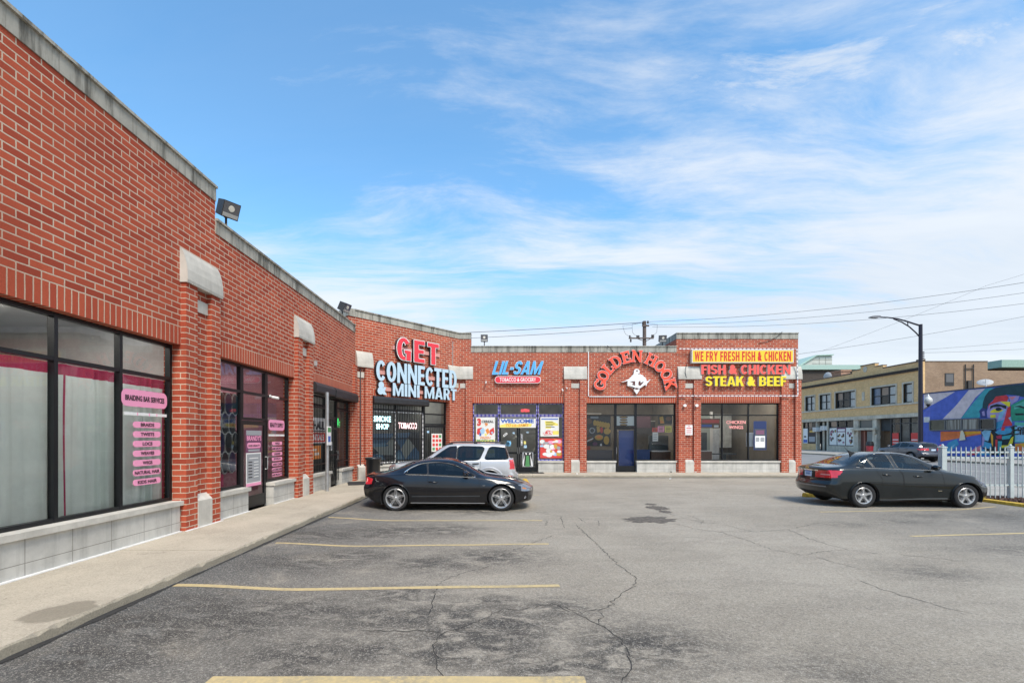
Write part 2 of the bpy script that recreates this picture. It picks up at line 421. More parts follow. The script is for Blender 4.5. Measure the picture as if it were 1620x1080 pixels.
# parking lines, cracks: thin paint and gaps that follow the ground
def ribbon(pts, w, dz, sub=.12):
    """flat strip along ground points; w may be a list"""
    P = [Vector((p[0], p[1], 0)) for p in pts]; out = []
    W = w if isinstance(w, list) else [w]*len(P)
    for i in range(len(P)-1):
        n = max(1, int((P[i+1]-P[i]).length/sub))
        for k in range(n): out.append((P[i].lerp(P[i+1], k/n), W[i]+(W[i+1]-W[i])*k/n))
    out.append((P[-1], W[-1]))
    mb = MB(); L = []; 
    for i, (p, ww) in enumerate(out):
        d = (out[min(i+1, len(out)-1)][0]-out[max(i-1, 0)][0]); d.normalize(); n = Vector((-d.y, d.x, 0))*ww/2
        a, b = p+n, p-n
        L.append(((a.x, a.y, gz(a.x, a.y)+dz), (b.x, b.y, gz(b.x, b.y)+dz)))
    for i in range(len(L)-1): mb.face([L[i][1], L[i+1][1], L[i+1][0], L[i][0]])
    return mb
def paint_mat():
    m = bpy.data.materials.new('worn_yellow_line'); m.use_nodes = True; t = NT(m.node_tree); b = t.n['Principled BSDF']
    P = t.new('ShaderNodeNewGeometry').outputs['Position']
    wear = t.ramp(t.noise(P, 22, 7, .78), .36, .60); w2 = t.ramp(t.noise(P, 1.6, 4, .6), .35, .75)
    c = t.mix(t.math('MULTIPLY', wear, t.math('ADD', .25, t.math('MULTIPLY', w2, .55))), c4((.55, .42, .20)), c4((.22, .20, .16)))
    t.l.new(c, b.inputs['Base Color']); b.inputs['Roughness'].default_value = .8; return m
LINE = paint_mat()
LINES = [((330, 1075.5), (926, 1075.5), .115), ((277, 925), (885, 926), .095), ((436, 858.5), (868, 860), .085), ((520, 818), (858, 823), .085), ((640, 783), (853, 783), .07),
         ((1297, 809.5), (1575, 801), .075), ((1441, 848), (1700, 841), .085)]
for a, b, w in LINES:
    p, q = gpt(*a), gpt(*b)
    n = 7; pts = [p.lerp(q, k/n)+Vector((0, random.uniform(-.008, .008), 0)) for k in range(n+1)]
    struct(ribbon(pts, w, .004).build('parking_line', LINE))
CRK = mat('crack_dark', (.035, .033, .030), .95)
def crack(px, wmin=.005, wmax=.014):
    P = [gpt(*p) for p in px]; pts = []; ws = []
    for i in range(len(P)-1):
        L = (P[i+1]-P[i]).length; n = max(2, int(L/.06))
        for k in range(n):
            j = Vector((random.gauss(0, .016), random.gauss(0, .016), 0)) if (k or i) else Vector((0, 0, 0))
            pts.append(P[i].lerp(P[i+1], k/n)+j); ws.append(random.uniform(wmin, wmax))
    pts.append(P[-1]); ws.append(wmin*.6); ws[0] = wmin*.6
    struct(ribbon(pts, ws, .003, 1).build('asphalt_crack', CRK))
z6 = lambda l: [(540+x/3, 780+y/3) for x, y in l]
z7 = lambda l: [(1020+x/2.7, 740+y/2.7) for x, y in l]
for c in ([(1115, 150), (1185, 215), (1240, 270), (1280, 310), (1340, 360), (1400, 405), (1390, 440), (1310, 490), (1270, 540), (1140, 570)],
          [(1140, 570), (1000, 522), (860, 552), (760, 548), (690, 590), (540, 650), (475, 665), (430, 720), (440, 780), (470, 850), (490, 900)],
          [(1020, 530), (1130, 575), (1220, 620), (1320, 680), (1360, 740), (1375, 830), (1330, 900)],
          [(1218, 560), (1235, 600), (1222, 625)], [(475, 420), (445, 470), (430, 540), (410, 580)], [(1000, 200), (900, 240), (800, 280), (740, 300), (680, 285)],
          [(470, 420), (600, 370), (720, 345)], [(900, 85), (980, 100), (1060, 112), (1120, 115), (1160, 140)], [(475, 660), (360, 650), (250, 655), (80, 650)],
          [(1120, 115), (1220, 128), (1225, 155)], [(970, 130), (975, 155)], [(1040, 110), (1060, 165)]): crack(z6(c))
for c in ([(120, 235), (210, 258), (330, 275), (470, 320), (550, 350), (680, 372), (760, 355), (850, 350)], [(610, 262), (700, 300), (760, 320), (870, 350), (1010, 368)],
          [(730, 380), (800, 400), (930, 435)], [(910, 480), (1010, 515), (1100, 545), (1200, 570), (1300, 600), (1400, 620)], [(320, 272), (480, 272), (610, 262), (740, 235), (860, 230)],
          [(1090, 370), (1250, 385), (1370, 400)], [(150, 210), (260, 235), (330, 236)], [(0, 165), (40, 172), (90, 190), (130, 205)], [(330, 240), (420, 262), (480, 275)], [(180, 200), (250, 225), (230, 240)]): crack(z7(c), .004, .012)
# broken patches round the drain
PATCH = mat('broken_asphalt', (.125, .108, .088), .95, vary=.6, vscale=16, bump=1.0, bscale=30)
def patch(cx, cy, rx, ry):
    c = gpt(cx, cy); a = gpt(cx+rx, cy); b = gpt(cx, cy-ry); sx = abs(a.x-c.x); sy = abs(b.y-c.y); mb = MB(); n = 40; ring = []
    for k in range(n):
        an = 2*math.pi*k/n; r = 1+random.uniform(-.28, .18); x, y = c.x+sx*r*math.cos(an), c.y+sy*r*math.sin(an); ring.append((x, y, gz(x, y)+.005))
    for k in range(n): mb.face([(c.x, c.y, gz(c.x, c.y)+.012), ring[k], ring[(k+1) % n]])
    struct(mb.build('asphalt_patch', PATCH))
patch(1026, 821.5, 42, 5); patch(1040, 803, 17, 3.2); patch(1052, 809, 10, 2); patch(1030, 797.5, 9, 1.5)

CONC = None
def conc_mat(name, c, stain=True):
    m = bpy.data.materials.new(name); m.use_nodes = True; t = NT(m.node_tree); b = t.n['Principled BSDF']
    P = t.new('ShaderNodeNewGeometry').outputs['Position']
    n = t.ramp(t.noise(P, .9, 7, .65, .4), .3, .7)
    base = t.mix(n, c4(tuple(x*.84 for x in c)), c4(tuple(x*1.1 for x in c)))
    fine = t.noise(P, 60, 5, .8)
    base = t.mix(t.ramp(fine, .50, .66, 0, .7), base, c4(tuple(x*1.35 for x in c)))
    base = t.mix(t.ramp(fine, .34, .48, .7, 0), base, c4(tuple(x*.55 for x in c)))
    sp = t.ramp(t.noise(P, 3.3, 8, .8, .5), .58, .70)
    base = t.mix(t.math('MULTIPLY', sp, .6), base, c4((.13, .11, .085)))
    gum = t.ramp(t.noise(P, 13, 2, .5), .74, .78)
    base = t.mix(t.math('MULTIPLY', gum, .75), base, c4((.07, .06, .05)))
    if stain:
        # the wet patch by the near joint
        s2 = t.vmath('MULTIPLY', t.vmath('SUBTRACT', P, (-4.20, 4.44, .14)), (3.3, 2.6, 0))
        ln = t.new('ShaderNodeVectorMath'); ln.operation = 'LENGTH'; t.l.new(s2, ln.inputs[0])
        wet = t.ramp(t.math('ADD', ln.outputs['Value'], t.math('MULTIPLY', t.noise(P, 4, 5, .6), .9)), 1.32, 1.12)
        base = t.mix(t.math('MULTIPLY', wet, .6), base, c4((.15, .13, .095)))
    t.l.new(base, b.inputs['Base Color']); b.inputs['Roughness'].default_value = .88; b.inputs['Specular IOR Level'].default_value = .25
    bp = t.new('ShaderNodeBump'); bp.inputs['Strength'].default_value = .35; bp.inputs['Distance'].default_value = .008
    t.l.new(fine, bp.inputs['Height']); t.l.new(bp.outputs[0], b.inputs['Normal']); return m
CONC = conc_mat('sidewalk_concrete', (.44, .385, .30)); KERB = conc_mat('kerb_concrete', (.33, .29, .22), False)
WZ = .14
def slab(mb, poly, z0=-.3, z1=WZ):
    mb.prism(poly, 'z', z0, z1)
def walk():
    mb = MB(); g = .011
    ys = [-8, -4.2, -1.4, 1.4, 3.62, 6.9, 10.2, 13.6, 17.53]
    for a, b in zip(ys, ys[1:]): slab(mb, [(-5.72, a+g), (-4.11, a+g), (-4.11, b-g), (-5.72, b-g)])
    slab(mb, [(-5.72, 17.53), (-4.11, 17.53+.06), (-1.33, 20.70), (-2.03, 22.32)])
    slab(mb, [(-5.72, 17.53+.01), (-2.06, 22.32), (-5.72, 18.3)])
    xs = [-1.33, 1.4, 4.6, 7.8, 11.0, 14.4]
    slab(mb, [(-1.33+g, 20.68), (xs[1]-g, 20.68), (xs[1]-g, 22.32), (-2.02+g, 22.32)])
    for a, b in zip(xs[1:], xs[2:]): slab(mb, [(a+g, 20.68), (b-g, 20.68), (b-g, 22.32), (a+g, 22.32)])
    struct(mb.build('sidewalk', CONC))
    # kerb with chipped front edge, in pieces between joints
    def kerb_run(p, q, name, nseg, m=None, zt=WZ+.0015, wid=.16):
        P, Q = Vector((*p, 0)), Vector((*q, 0)); d = (Q-P); L = d.length; d.normalize(); n = Vector((d.y, -d.x, 0))  # towards the lot
        mb = MB(); 
        for s in range(nseg):
            a, b = L*s/nseg+.005, L*(s+1)/nseg-.005; k = max(2, int((b-a)/.09)); rows = []
            for i in range(k+1):
                t_ = a+(b-a)*i/k; c = P+d*t_; chip = random.choice([0, .003, .006, .010, .014, .022]) + (.045*random.random() if random.random() < .12 else 0)
                rows.append([c-n*wid+Vector((0, 0, -.3)), c-n*wid+Vector((0, 0, zt)), c-n*(.014+chip)+Vector((0, 0, zt-.001)), c-n*.003+Vector((0, 0, zt-.014-chip*.8)), c+n*.012+Vector((0, 0, -.3))])
            for i in range(k):
                for j in range(4): mb.face([rows[i][j], rows[i+1][j], rows[i+1][j+1], rows[i][j+1]], 0 if j < 2 else 1)
            mb.face(rows[0][::-1]); mb.face(rows[-1])
        struct(mb.build(name, [CONC, KERB]))
    for a, b in zip(ys, ys[1:]): kerb_run((-3.95, a), (-3.95, b), 'kerb', 1)
    kerb_run((-3.95, 17.53), (-1.27, 20.52), 'kerb', 2)
    kerb_run((-1.27, 20.52), (14.4, 20.52), 'kerb', 6)
    YK = mat('yellow_kerb_paint', (.66, .43, .055), .7, vary=.3, vscale=14, bump=.2, bscale=40)
    kerb_run((13.14, 13.3), (13.14, 3.0), 'kerb', 4, YK, .13, .16) if False else None
    mb = MB()
    for a, b in ((13.3, 10.6), (10.58, 8.0), (7.98, 4.0)):
        mb.prism([(13.10, -.3), (13.26, -.3), (13.26, .115), (13.24, .13), (13.13, .13), (13.11, .115)], 'y', b, a)
    struct(mb.build('kerb', YK))
    # dark silt and tar lying in the angle between lot and kerb
    random.seed(11)
    for run in ([(-3.905, 0.5+.25*k) for k in range(68)], [(-1.2+.3*k, 20.47) for k in range(52)]):
        struct(ribbon([(x, y) for x, y in run], [random.uniform(.012, .10) for _ in run], .006, 1).build('kerb_silt', mat('silt_dark', (.035, .033, .030), .95, vary=.4, vscale=30)))
    # white sealant bead where wall meets walk
    mb = MB(); mb.box(-5.705, -5.63, -8, 8.24, WZ, WZ+.012); mb.box(-5.60, -5.55, 8.27, 9.33, WZ, WZ+.010); mb.box(-5.705, -5.64, 9.36, 10.5, WZ, WZ+.011)
    mb.box(-5.705, -5.66, 11.68, 12.8, WZ, WZ+.011)
    struct(mb.build('sealant_strip', mat('white_sealant', (.72, .71, .69), .6, vary=.2, vscale=9)))
walk()
# public street east of the lot, with its two pavements
STREET = mat('street_asphalt', (.21, .205, .195), .9, vary=.22, vscale=.8, bump=.3, bscale=50)
SWALK = mat('street_pavement', (.34, .32, .28), .9, vary=.18, vscale=1.2)
mb = MB(); mb.face([(18.2, -300, -.02), (33, -300, -.02), (33, 400, -.02), (18.2, 400, -.02)]); struct(mb.build('street', STREET))
mb = MB(); mb.box(14.55, 18.0, -300, 400, -.3, .06); struct(mb.build('street_pavement', SWALK))
mb = MB(); mb.box(18.0, 18.2, -300, 400, -.3, .065); mb.box(33, 33.2, -300, 400, -.3, .115); struct(mb.build('street_kerb', KERB))
mb = MB(); mb.box(33.2, 41.3, -300, 400, -.3, .11); struct(mb.build('street_pavement', SWALK))
mb = MB()
for y in range(-40, 120, 9): mb.face([(25.5, y, -.016), (25.62, y, -.016), (25.62, y+3, -.016), (25.5, y+3, -.016)])
struct(mb.build('lane_marking', mat('lane_paint', (.62, .60, .52), .8, vary=.3, vscale=20)))
# mulch bed between kerb and fence
def mulch():
    base = MB(); xs = np.arange(13.27, 14.56, .06); ys = np.arange(4.0, 13.6, .08)
    H = {(i, j): .08+.03*random.random() for i in range(len(xs)) for j in range(len(ys))}
    for i in range(len(xs)-1):
        for j in range(len(ys)-1):
            base.face([(xs[i], ys[j], H[i, j]), (xs[i+1], ys[j], H[i+1, j]), (xs[i+1], ys[j+1], H[i+1, j+1]), (xs[i], ys[j+1], H[i, j+1])])
    for _ in range(5200):
        c = Vector((random.uniform(13.29, 14.5), random.uniform(8.5, 13.5), .095+random.random()*.03)); a = random.random()*6.28; l = random.uniform(.02, .06); w = random.uniform(.008, .016)
        d = Vector((math.cos(a), math.sin(a), random.uniform(-.4, .4)))*l; n = Vector((-math.sin(a), math.cos(a), random.uniform(-.3, .3)))*w
        base.face([c-d-n, c+d-n, c+d+n, c-d+n], random.choice([0, 0, 1]))
    o = base.build('mulch', [mat('mulch_brown', (.10, .050, .036), .95, vary=.4, vscale=30), mat('mulch_dark', (.05, .028, .024), .95)])
    tag(o, 'reddish brown wood mulch in the bed behind the yellow kerb', 'mulch', kind='stuff')
mulch()
# ------------------------------------------------------------ the L-shaped brick shopping centre
centre = empty('shopping_centre', 'long L-shaped red brick strip mall with pale stone caps and black shop fronts', 'shopping centre', (0, 0, 0))
FL = T((-5.70, 0, 0)) @ Matrix.Rotation(R(90), 4, 'Z')             # left wing: local x runs away along +Y, facade looks to +X
ANG = math.atan2(4.1, 3.65)
FD = T((-5.70, 18.2, 0)) @ Matrix.Rotation(ANG, 4, 'Z')            # the canted corner
FR = T((0, 22.3, 0))                                               # wing at the back, facing the camera
LD = math.hypot(4.1, 3.65)
TALL, LOW, HEAD, SOLD = 6.78, 6.15, 3.44, 3.75
ZB, ZS = .60, .68
def sL(px, X=5.70): return F*X/(CX-px)
def sD(px): return ((px-CX)*18.2+F*5.7)/(F*.665-(px-CX)*.747)
def sR(px): return (px-CX)*22.3/F
def zR(py): return CAM_H+(CY-py)*22.3/F

def wall_run(M, x0, x1, top, openings, cop0=None, cop1=None):
    """openings: (x0, x1, [door intervals]) spanning between pilasters"""
    mb = MB(); th = .30; zc = top-.30; cur = x0; so = MB()
    for (a, b, doors) in openings:
        if a > cur+1e-4: mb.box(cur, a, 0, th, 0, SOLD)
        so.off = (0, -HEAD+.02); so.box(a, b, .0, th, HEAD, SOLD)
        cur = b
    if cur < x1-1e-4: mb.box(cur, x1, 0, th, 0, SOLD)
    mb.box(x0, x1, 0, th, SOLD, zc)
    mb.build('wall', BRICK, centre, M)
    if openings: so.build('soldier_course', SOLDIER, centre, M)
    a, b = (x0 if cop0 is None else cop0), (x1 if cop1 is None else cop1)
    cp = MB(); cp.box(a, b, -.02, th+.02, zc, top-.045); cp.box(a-.004, b+.004, -.055, th+.05, top-.045, top)
    cp.build('coping', [COPING], centre, M)
def base_run(M, intervals):
    for a, b in intervals:
        mb = MB(); mb.box(a, b, -.01, .22, .10, ZB); q = mb.build('window_base', BASE, centre, M)
        mb = MB(); mb.box(a-.03, b+.03, -.06, .24, ZB, ZS); mb.build('sill', STONE, q)
def strips(M, ivs, z0=.10, z1=4.56, d=.10):
    mb = MB()
    for a, b in ivs: mb.box(a, b, -d, .0, z0, z1, skip='k')
    return mb.build('pilaster', BRICK, centre, M)
def cap(p, M, a, b):
    mb = MB(); prof = [(-.0, 4.55), (-.135, 4.55), (-.145, 4.60), (-.138, 4.78), (-.115, 4.92), (-.075, 5.06), (-.03, 5.15), (0, 5.17)]
    mb.prism([(y, z) for y, z in prof], 'x', a-.025, b+.025); mb.build('cap', STONE, p, M)
def base_stone(p, M, a, b):
    mb = MB(); mb.prism([(0, .10), (-.115, .10), (-.115, .63), (0, .745)], 'x', a+.004, b-.004); mb.build('base_stone', STONE, p, M)
def small_stone(p, M, a, b):
    mb = MB(); mb.box(a+.01, b-.01, -.03, 0, 4.14, 4.36); mb.build('stone_block', STONE, p, M)
def pilaster(M, a, b, c0, c1):
    p = strips(M, [(a, c0), (c1, b)]); I = Matrix.Identity(4)
    cap(p, I, a, b); base_stone(p, I, c0, c1); small_stone(p, I, c0, c1); return p

def window(M, x0, x1, z0, z1, verts=(), bars=(2.83,), y=.15, skip_pane=(), name='window', fr=None, glass=None, fw=.055, fd=.09):
    """storefront frame between x0..x1, upright centres verts, rails at bars; panes as sub-parts"""
    mb = MB(); e = .004; fr = fr or FRAME
    ups = [x0+fw/2+e]+list(verts)+[x1-fw/2-e]; zs = [z0+fw/2+e]+list(bars)+[z1-fw/2-e]
    for u in ups: mb.box(u-fw/2, u+fw/2, y, y+fd, z0+e, z1-e)
    for z in zs:
        for u, v in zip(ups, ups[1:]): mb.box(u+fw/2, v-fw/2, y+.004, y+fd-.004, z-fw/2, z+fw/2)
    w = mb.build(name, fr, centre, M)
    for i, (u, v) in enumerate(zip(ups, ups[1:])):
        for j, (a, b) in enumerate(zip(zs, zs[1:])):
            if (i, j) in skip_pane: continue
            g = MB(); g.face([(u+fw/2, y+.05, a+fw/2), (v-fw/2, y+.05, a+fw/2), (v-fw/2, y+.05, b-fw/2), (u+fw/2, y+.05, b-fw/2)]); g.build('pane', glass or GLASS, w)
    return w
def door(M, x0, x1, z1, y=.15, kick=.28, handle='r', glass=None, stile=.075, mid=None):
    mb = MB(); e = .012; z0 = WZ+.015
    mb.box(x0+e, x0+e+stile, y+.01, y+.06, z0, z1); mb.box(x1-e-stile, x1-e, y+.01, y+.06, z0, z1)
    mb.box(x0+e+stile, x1-e-stile, y+.012, y+.058, z0, z0+kick); mb.box(x0+e+stile, x1-e-stile, y+.012, y+.058, z1-.10, z1)
    if mid: mb.box(x0+e+stile, x1-e-stile, y+.012, y+.058, mid-.05, mid+.05)
    d = mb.build('door', FRAME, centre, M)
    g = MB(); g.face([(x0+e+stile, y+.035, z0+kick), (x1-e-stile, y+.035, z0+kick), (x1-e-stile, y+.035, z1-.10), (x0+e+stile, y+.035, z1-.10)]); g.build('pane', glass or GLASS, d)
    hx = x1-e-stile/2 if handle == 'r' else x0+e+stile/2
    h = MB(); h.tube([(hx, y+.01, 1.02), (hx, y-.05, 1.02), (hx, y-.05, 1.32), (hx, y+.01, 1.32)], .012, 8); h.build('handle', STEEL, d)
    return d
def room(M, x0, x1, depth, wallm, floorm, ceilm, z0=.12, z1=3.9, y0=.31):
    mb = MB()
    mb.face([(x0, y0, z0), (x1, y0, z0), (x1, depth, z0), (x0, depth, z0)], 1)
    mb.face([(x0, depth, z0), (x1, depth, z0), (x1, depth, z1), (x0, depth, z1)], 0)
    mb.face([(x0, y0, z0), (x0, depth, z0), (x0, depth, z1), (x0, y0, z1)], 0)
    mb.face([(x1, depth, z0), (x1, y0, z0), (x1, y0, z1), (x1, depth, z1)], 0)
    mb.face([(x0, depth, z1), (x1, depth, z1), (x1, y0, z1), (x0, y0, z1)], 2)
    mb.build('shop_interior', [wallm, floorm, ceilm], centre, M)
IN_DARK = mat('interior_dark', (.20, .195, .19), .9, vary=.3, vscale=1.5); IN_PINK = mat('interior_plum', (.34, .17, .22), .9, vary=.3, vscale=1.2)
IN_BEIGE = mat('interior_beige', (.20, .17, .13), .9, vary=.2, vscale=1.2); IN_FLOOR = mat('interior_floor', (.16, .15, .14), .5, vary=.2)
IN_CEIL = mat('interior_ceiling', (.42, .42, .40), .9); IN_GREY = mat('interior_grey', (.34, .345, .35), .9, vary=.3, vscale=1.0)
TUBE = mat('fluorescent_tube', (.9, .9, .85), .5, emit=(1, .95, .8), estr=5.0)

# --- left wing
P1 = (8.30, 9.32); P2 = (12.84, 13.90)
wall_run(FL, -9.0, 9.30, TALL, [(-8.0, -4.4, []), (-3.3, 1.0, []), (2.06, 8.30, [])])
wall_run(FL, 9.30, 18.2, LOW, [(9.32, 12.84, []), (13.90, 17.84, [])], cop1=18.12)
# the return of the tall parapet
mb = MB(); mb.box(9.30-.30, 9.298, .302, 4.0, LOW-.4, TALL-.30); mb.build('parapet_return', BRICK, centre, FL)
mb = MB(); mb.box(9.30-.32, 9.302, .35, 4.0, TALL-.30, TALL); mb.build('coping', COPING, centre, FL)
pilaster(FL, -4.36, -3.34, -4.06, -3.65); pilaster(FL, 1.03, 2.05, 1.335, 1.745)
pilaster(FL, 8.30, 9.31, 8.61, 9.03); pilaster(FL, 12.85, 13.89, 13.16, 13.58)
base_run(FL, [(-8, -4.4), (-3.3, 1.0), (2.09, 8.27), (9.35, 10.50), (11.66, 12.81), (13.93, 15.55), (16.62, 17.81)])
window(FL, -8, -4.4, ZS, HEAD, (-6.2,)); window(FL, -3.3, 1.0, ZS, HEAD, (-1.9, -.4))
window(FL, 2.06, 8.30, ZS, HEAD, (3.05, 4.08, 5.11, 6.14, 7.19))
window(FL, 9.32, 10.53, ZS, HEAD, ()); window(FL, 10.53, 11.63, 2.20, HEAD, (), (2.83,)); window(FL, 11.63, 12.84, ZS, HEAD, ())
door(FL, 10.53, 11.63, 2.19)
window(FL, 13.90, 15.58, ZS, HEAD-.3, ()); window(FL, 16.60, 17.84, ZS, HEAD-.3, ()); window(FL, 15.58, 16.60, 2.45, HEAD-.3, (), ())
door(FL, 15.58, 16.60, 2.44)
strips(FL, [(17.85, 18.13)])
room(FL, 2.0, 8.9, 4.0, IN_GREY, IN_FLOOR, IN_CEIL); room(FL, 9.1, 13.2, 5.0, IN_PINK, IN_FLOOR, IN_CEIL); room(FL, 13.4, 18.0, 4.0, IN_DARK, IN_FLOOR, IN_CEIL)
room(FL, -8.2, 1.4, 4.0, IN_DARK, IN_FLOOR, IN_CEIL)
# rolling shutter housing over the third shop
SHUT = mat('shutter_housing', (.045, .045, .048), .45, .5, vary=.2)
mb = MB(); mb.prism([(.10, 3.14), (-.16, 3.14), (-.20, 3.18), (-.20, 3.36), (-.14, 3.46), (.0, 3.46)], 'x', 13.93, 15.52); mb.prism([(.10, 3.12), (-.18, 3.12), (-.22, 3.16), (-.22, 3.36), (-.16, 3.45), (.0, 3.45)], 'x', 15.525, 17.9)
mb.build('shutter_housing', SHUT, centre, FL)
# security bars on the third shop
def bars(M, x0, x1, z0, z1, n, rails, r=.011, y=.10):
    mb = MB()
    for k in range(n+1):
        x = x0+(x1-x0)*k/n; mb.tube([(x, y, z0), (x, y, z1)], r, 6)
    for z in rails: mb.box(x0, x1, y-.012, y-.002-.008+.02, z-.02, z+.02)
    mb.build('security_bars', FRAME, centre, M)
bars(FL, 13.96, 15.5, .72, 3.1, 12, (.95, 2.0, 2.75)); bars(FL, 15.62, 16.56, .3, 2.4, 6, (1.2, 2.1), y=.08); bars(FL, 16.65, 17.78, .72, 3.1, 8, (.95, 2.75))

LITE = mat('ceiling_fill_panel', (.9, .9, .85), .5, emit=(1, .96, .89), estr=5.5)
def lights(M, pts, z=3.80):
    for x, y in pts:
        mb = MB(); mb.box(x-.3, x+.3, y-.3, y+.3, z, z+.05); mb.build('ceiling_fill_light', LITE, centre, M)
lights(FL, [(3.2, 1.2), (4.8, 1.2), (6.4, 1.2), (7.9, 1.2), (4.0, 2.6), (7.0, 2.6)]); lights(FL, [(10.2, 2.0), (12, 2.0), (10.2, 3.6), (12, 3.6)]); lights(FR, [(4.6, 1.4), (6.2, 1.4), (7.8, 1.4), (4.6, 3.2), (7.0, 3.2), (9.8, 1.4), (11.4, 1.6), (12.9, 1.4), (10.4, 3.6), (12.4, 3.6)]); lights(FL, [(15, 2), (17, 2)])  # salon panels in the left wing: unseen, added to brighten curtains and rooms
# --- canted corner
d0, d1, d2 = .70, 3.50, 4.81
wall_run(FD, 0.0, LD, TALL, [(d0, d2, [])], cop0=-.03, cop1=LD+.02)
mb = MB(); mb.face([(-.3, 0, LOW-.4), (0, 0, LOW-.4), (0, 0, TALL-.3), (-.3, 0, TALL-.3)]); 
p = strips(FD, [(.38, .70)]); I4 = Matrix.Identity(4); cap(p, I4, .03, .70); base_stone(p, I4, .06, .38); small_stone(p, I4, .06, .38)
p = strips(FD, [(4.81, 5.12)]); cap(p, I4, 4.81, LD-.02); base_stone(p, I4, 5.12, LD-.04); small_stone(p, I4, 5.12, LD-.05)
base_run(FD, [(.73, 3.47)])
window(FD, d0, d1, ZS, HEAD-.2, (2.0,), (2.95,)); window(FD, d1, d2, 2.36, HEAD, (), (2.85,)); door(FD, d1, d2, 2.35)
bars(FD, .74, 1.96, .74, 3.15, 10, (1.75, 2.93)); bars(FD, 2.04, 3.46, .74, 3.15, 11, (1.75, 2.93)); bars(FD, 3.6, 4.72, .35, 2.25, 9, (), y=.10)
mb = MB(); mb.prism([(.10, 3.16), (-.16, 3.16), (-.20, 3.20), (-.20, 3.36), (-.14, 3.46), (.0, 3.46)], 'x', .72, 3.52); mb.build('shutter_housing', SHUT, centre, FD)
room(FD, .3, 5.2, 4.5, IN_GREY, IN_FLOOR, IN_CEIL)
mb = MB(); mb.box(4.0, 4.1, 1.0, 2.2, 3.72, 3.76); mb.box(4.4, 4.5, 1.4, 2.6, 3.72, 3.76); mb.build('ceiling_tube', TUBE, centre, FD)

# --- back wing
x_lo = 8.32; x_end = 14.12
wall_run(FR, -2.05, -1.47, TALL, []); wall_run(FR, -1.47, x_lo, LOW, [(-1.40, 2.97, []), (4.02, 8.38-.06, [])])
# low wall ends inside pilaster three; the tall part goes on
wall_run(FR, x_lo, x_end, TALL, [(9.45, 13.28, [])])
p = strips(FR, [(-1.72, -1.40)]); cap(p, I4, -1.99, -1.40); base_stone(p, I4, -1.99, -1.72); small_stone(p, I4, -2.0, -1.72)
pilaster(FR, 2.97, 4.02, 3.29, 3.70); pilaster(FR, 8.39, 9.45, 8.71, 9.12)
p = strips(FR, [(13.28, 13.62), (13.94, 14.22)]); cap(p, I4, 13.28, 14.22); base_stone(p, I4, 13.62, 13.94); small_stone(p, I4, 13.62, 13.94)
mb = MB(); mb.box(x_end, 14.22, 0.0, .30, .10, 4.56, skip='k'); mb.build('pilaster', BRICK, centre, FR)
base_run(FR, [(-1.37, -.16), (1.74, 2.94), (4.05, 5.42), (6.44, 8.29), (9.48, 13.25)])
window(FR, -1.40, -.13, ZS, HEAD); window(FR, -.13, 1.71, 2.36, HEAD, (), (2.84,)); window(FR, 1.71, 2.97, ZS, HEAD)
door(FR, -.13, .80, 2.35, mid=1.05, kick=.2); door(FR, .80, 1.71, 2.35, mid=1.05, kick=.2, handle='l')
window(FR, 4.02, 5.45, ZS, HEAD, (), (2.86,)); window(FR, 5.45, 6.42, 2.30, HEAD, (), (2.86,)); window(FR, 6.42, 8.32, ZS, HEAD, (), (2.86,)); door(FR, 5.45, 6.42, 2.29, handle='l', stile=.055)
window(FR, 9.45, 13.28, ZS, HEAD, (10.58, 11.84), (2.86,))
room(FR, -1.45, 3.4, 6, IN_GREY, IN_FLOOR, IN_CEIL); room(FR, 3.6, 8.8, 5, IN_BEIGE, IN_FLOOR, IN_CEIL); room(FR, 8.9, 13.7, 6, IN_BEIGE, IN_FLOOR, IN_CEIL)
mb = MB()
for x in (-1.1, .9, 1.2): 
    for y in (1.2, 2.2, 3.2): mb.box(x, x+.7, y, y+.12, 3.78, 3.82)
mb.build('ceiling_tube', TUBE, centre, FR)
# --- the unseen bulk: roof, east side, rear
mb = MB()
mb.box(-9.0, 18.0, 7.0, 7.3, 0, LOW-.6)
mb.face([(-9, .3, LOW-.6), (18.4, .3, LOW-.6), (18.4, 7.3, LOW-.6), (-9, 7.3, LOW-.6)], 1); mb.build('rear_wall', [BRICK, mat('roof_felt', (.16, .155, .15), .9, vary=.2)], centre, FL)
mb = MB(); mb.face([(-2, .3, LOW-.6), (14.1, .3, LOW-.6), (14.1, 10, LOW-.6), (-2, 10, LOW-.6)], 1); mb.box(-6, 14.1, 10, 10.3, 0, LOW-.3); mb.box(13.82, 14.12, .302, 10, 0, LOW-.3)
mb.box(8.32, 8.62, .302, 5, LOW-.5, TALL-.3); mb.box(13.82, 14.12, .302, 5, LOW-.3, TALL-.3)
mb.build('rear_wall', [BRICK, MATS['roof_felt']], centre, FR)
mb = MB(); mb.face([(0, .3, LOW-.6), (LD, .3, LOW-.6), (LD, 9, LOW-.6), (0, 9, LOW-.6)]); mb.build('flat_roof', MATS['roof_felt'], centre, FD)
mb = MB(); mb.box(8.32, 8.64, .32, 5, TALL-.3, TALL); mb.box(13.80, 14.14, .32, 5, TALL-.3, TALL); mb.build('coping', COPING, centre, FR)
# small parapet return between canted corner and low left wing
mb = MB(); mb.box(-.30, -.002, .01, 3.0, LOW-.5, TALL-.30); mb.build('parapet_return', BRICK, centre, FD)
mb = MB(); mb.box(-.32, -.03, -.02, 3.0, TALL-.30, TALL-.002); mb.build('coping', COPING, centre, FD)
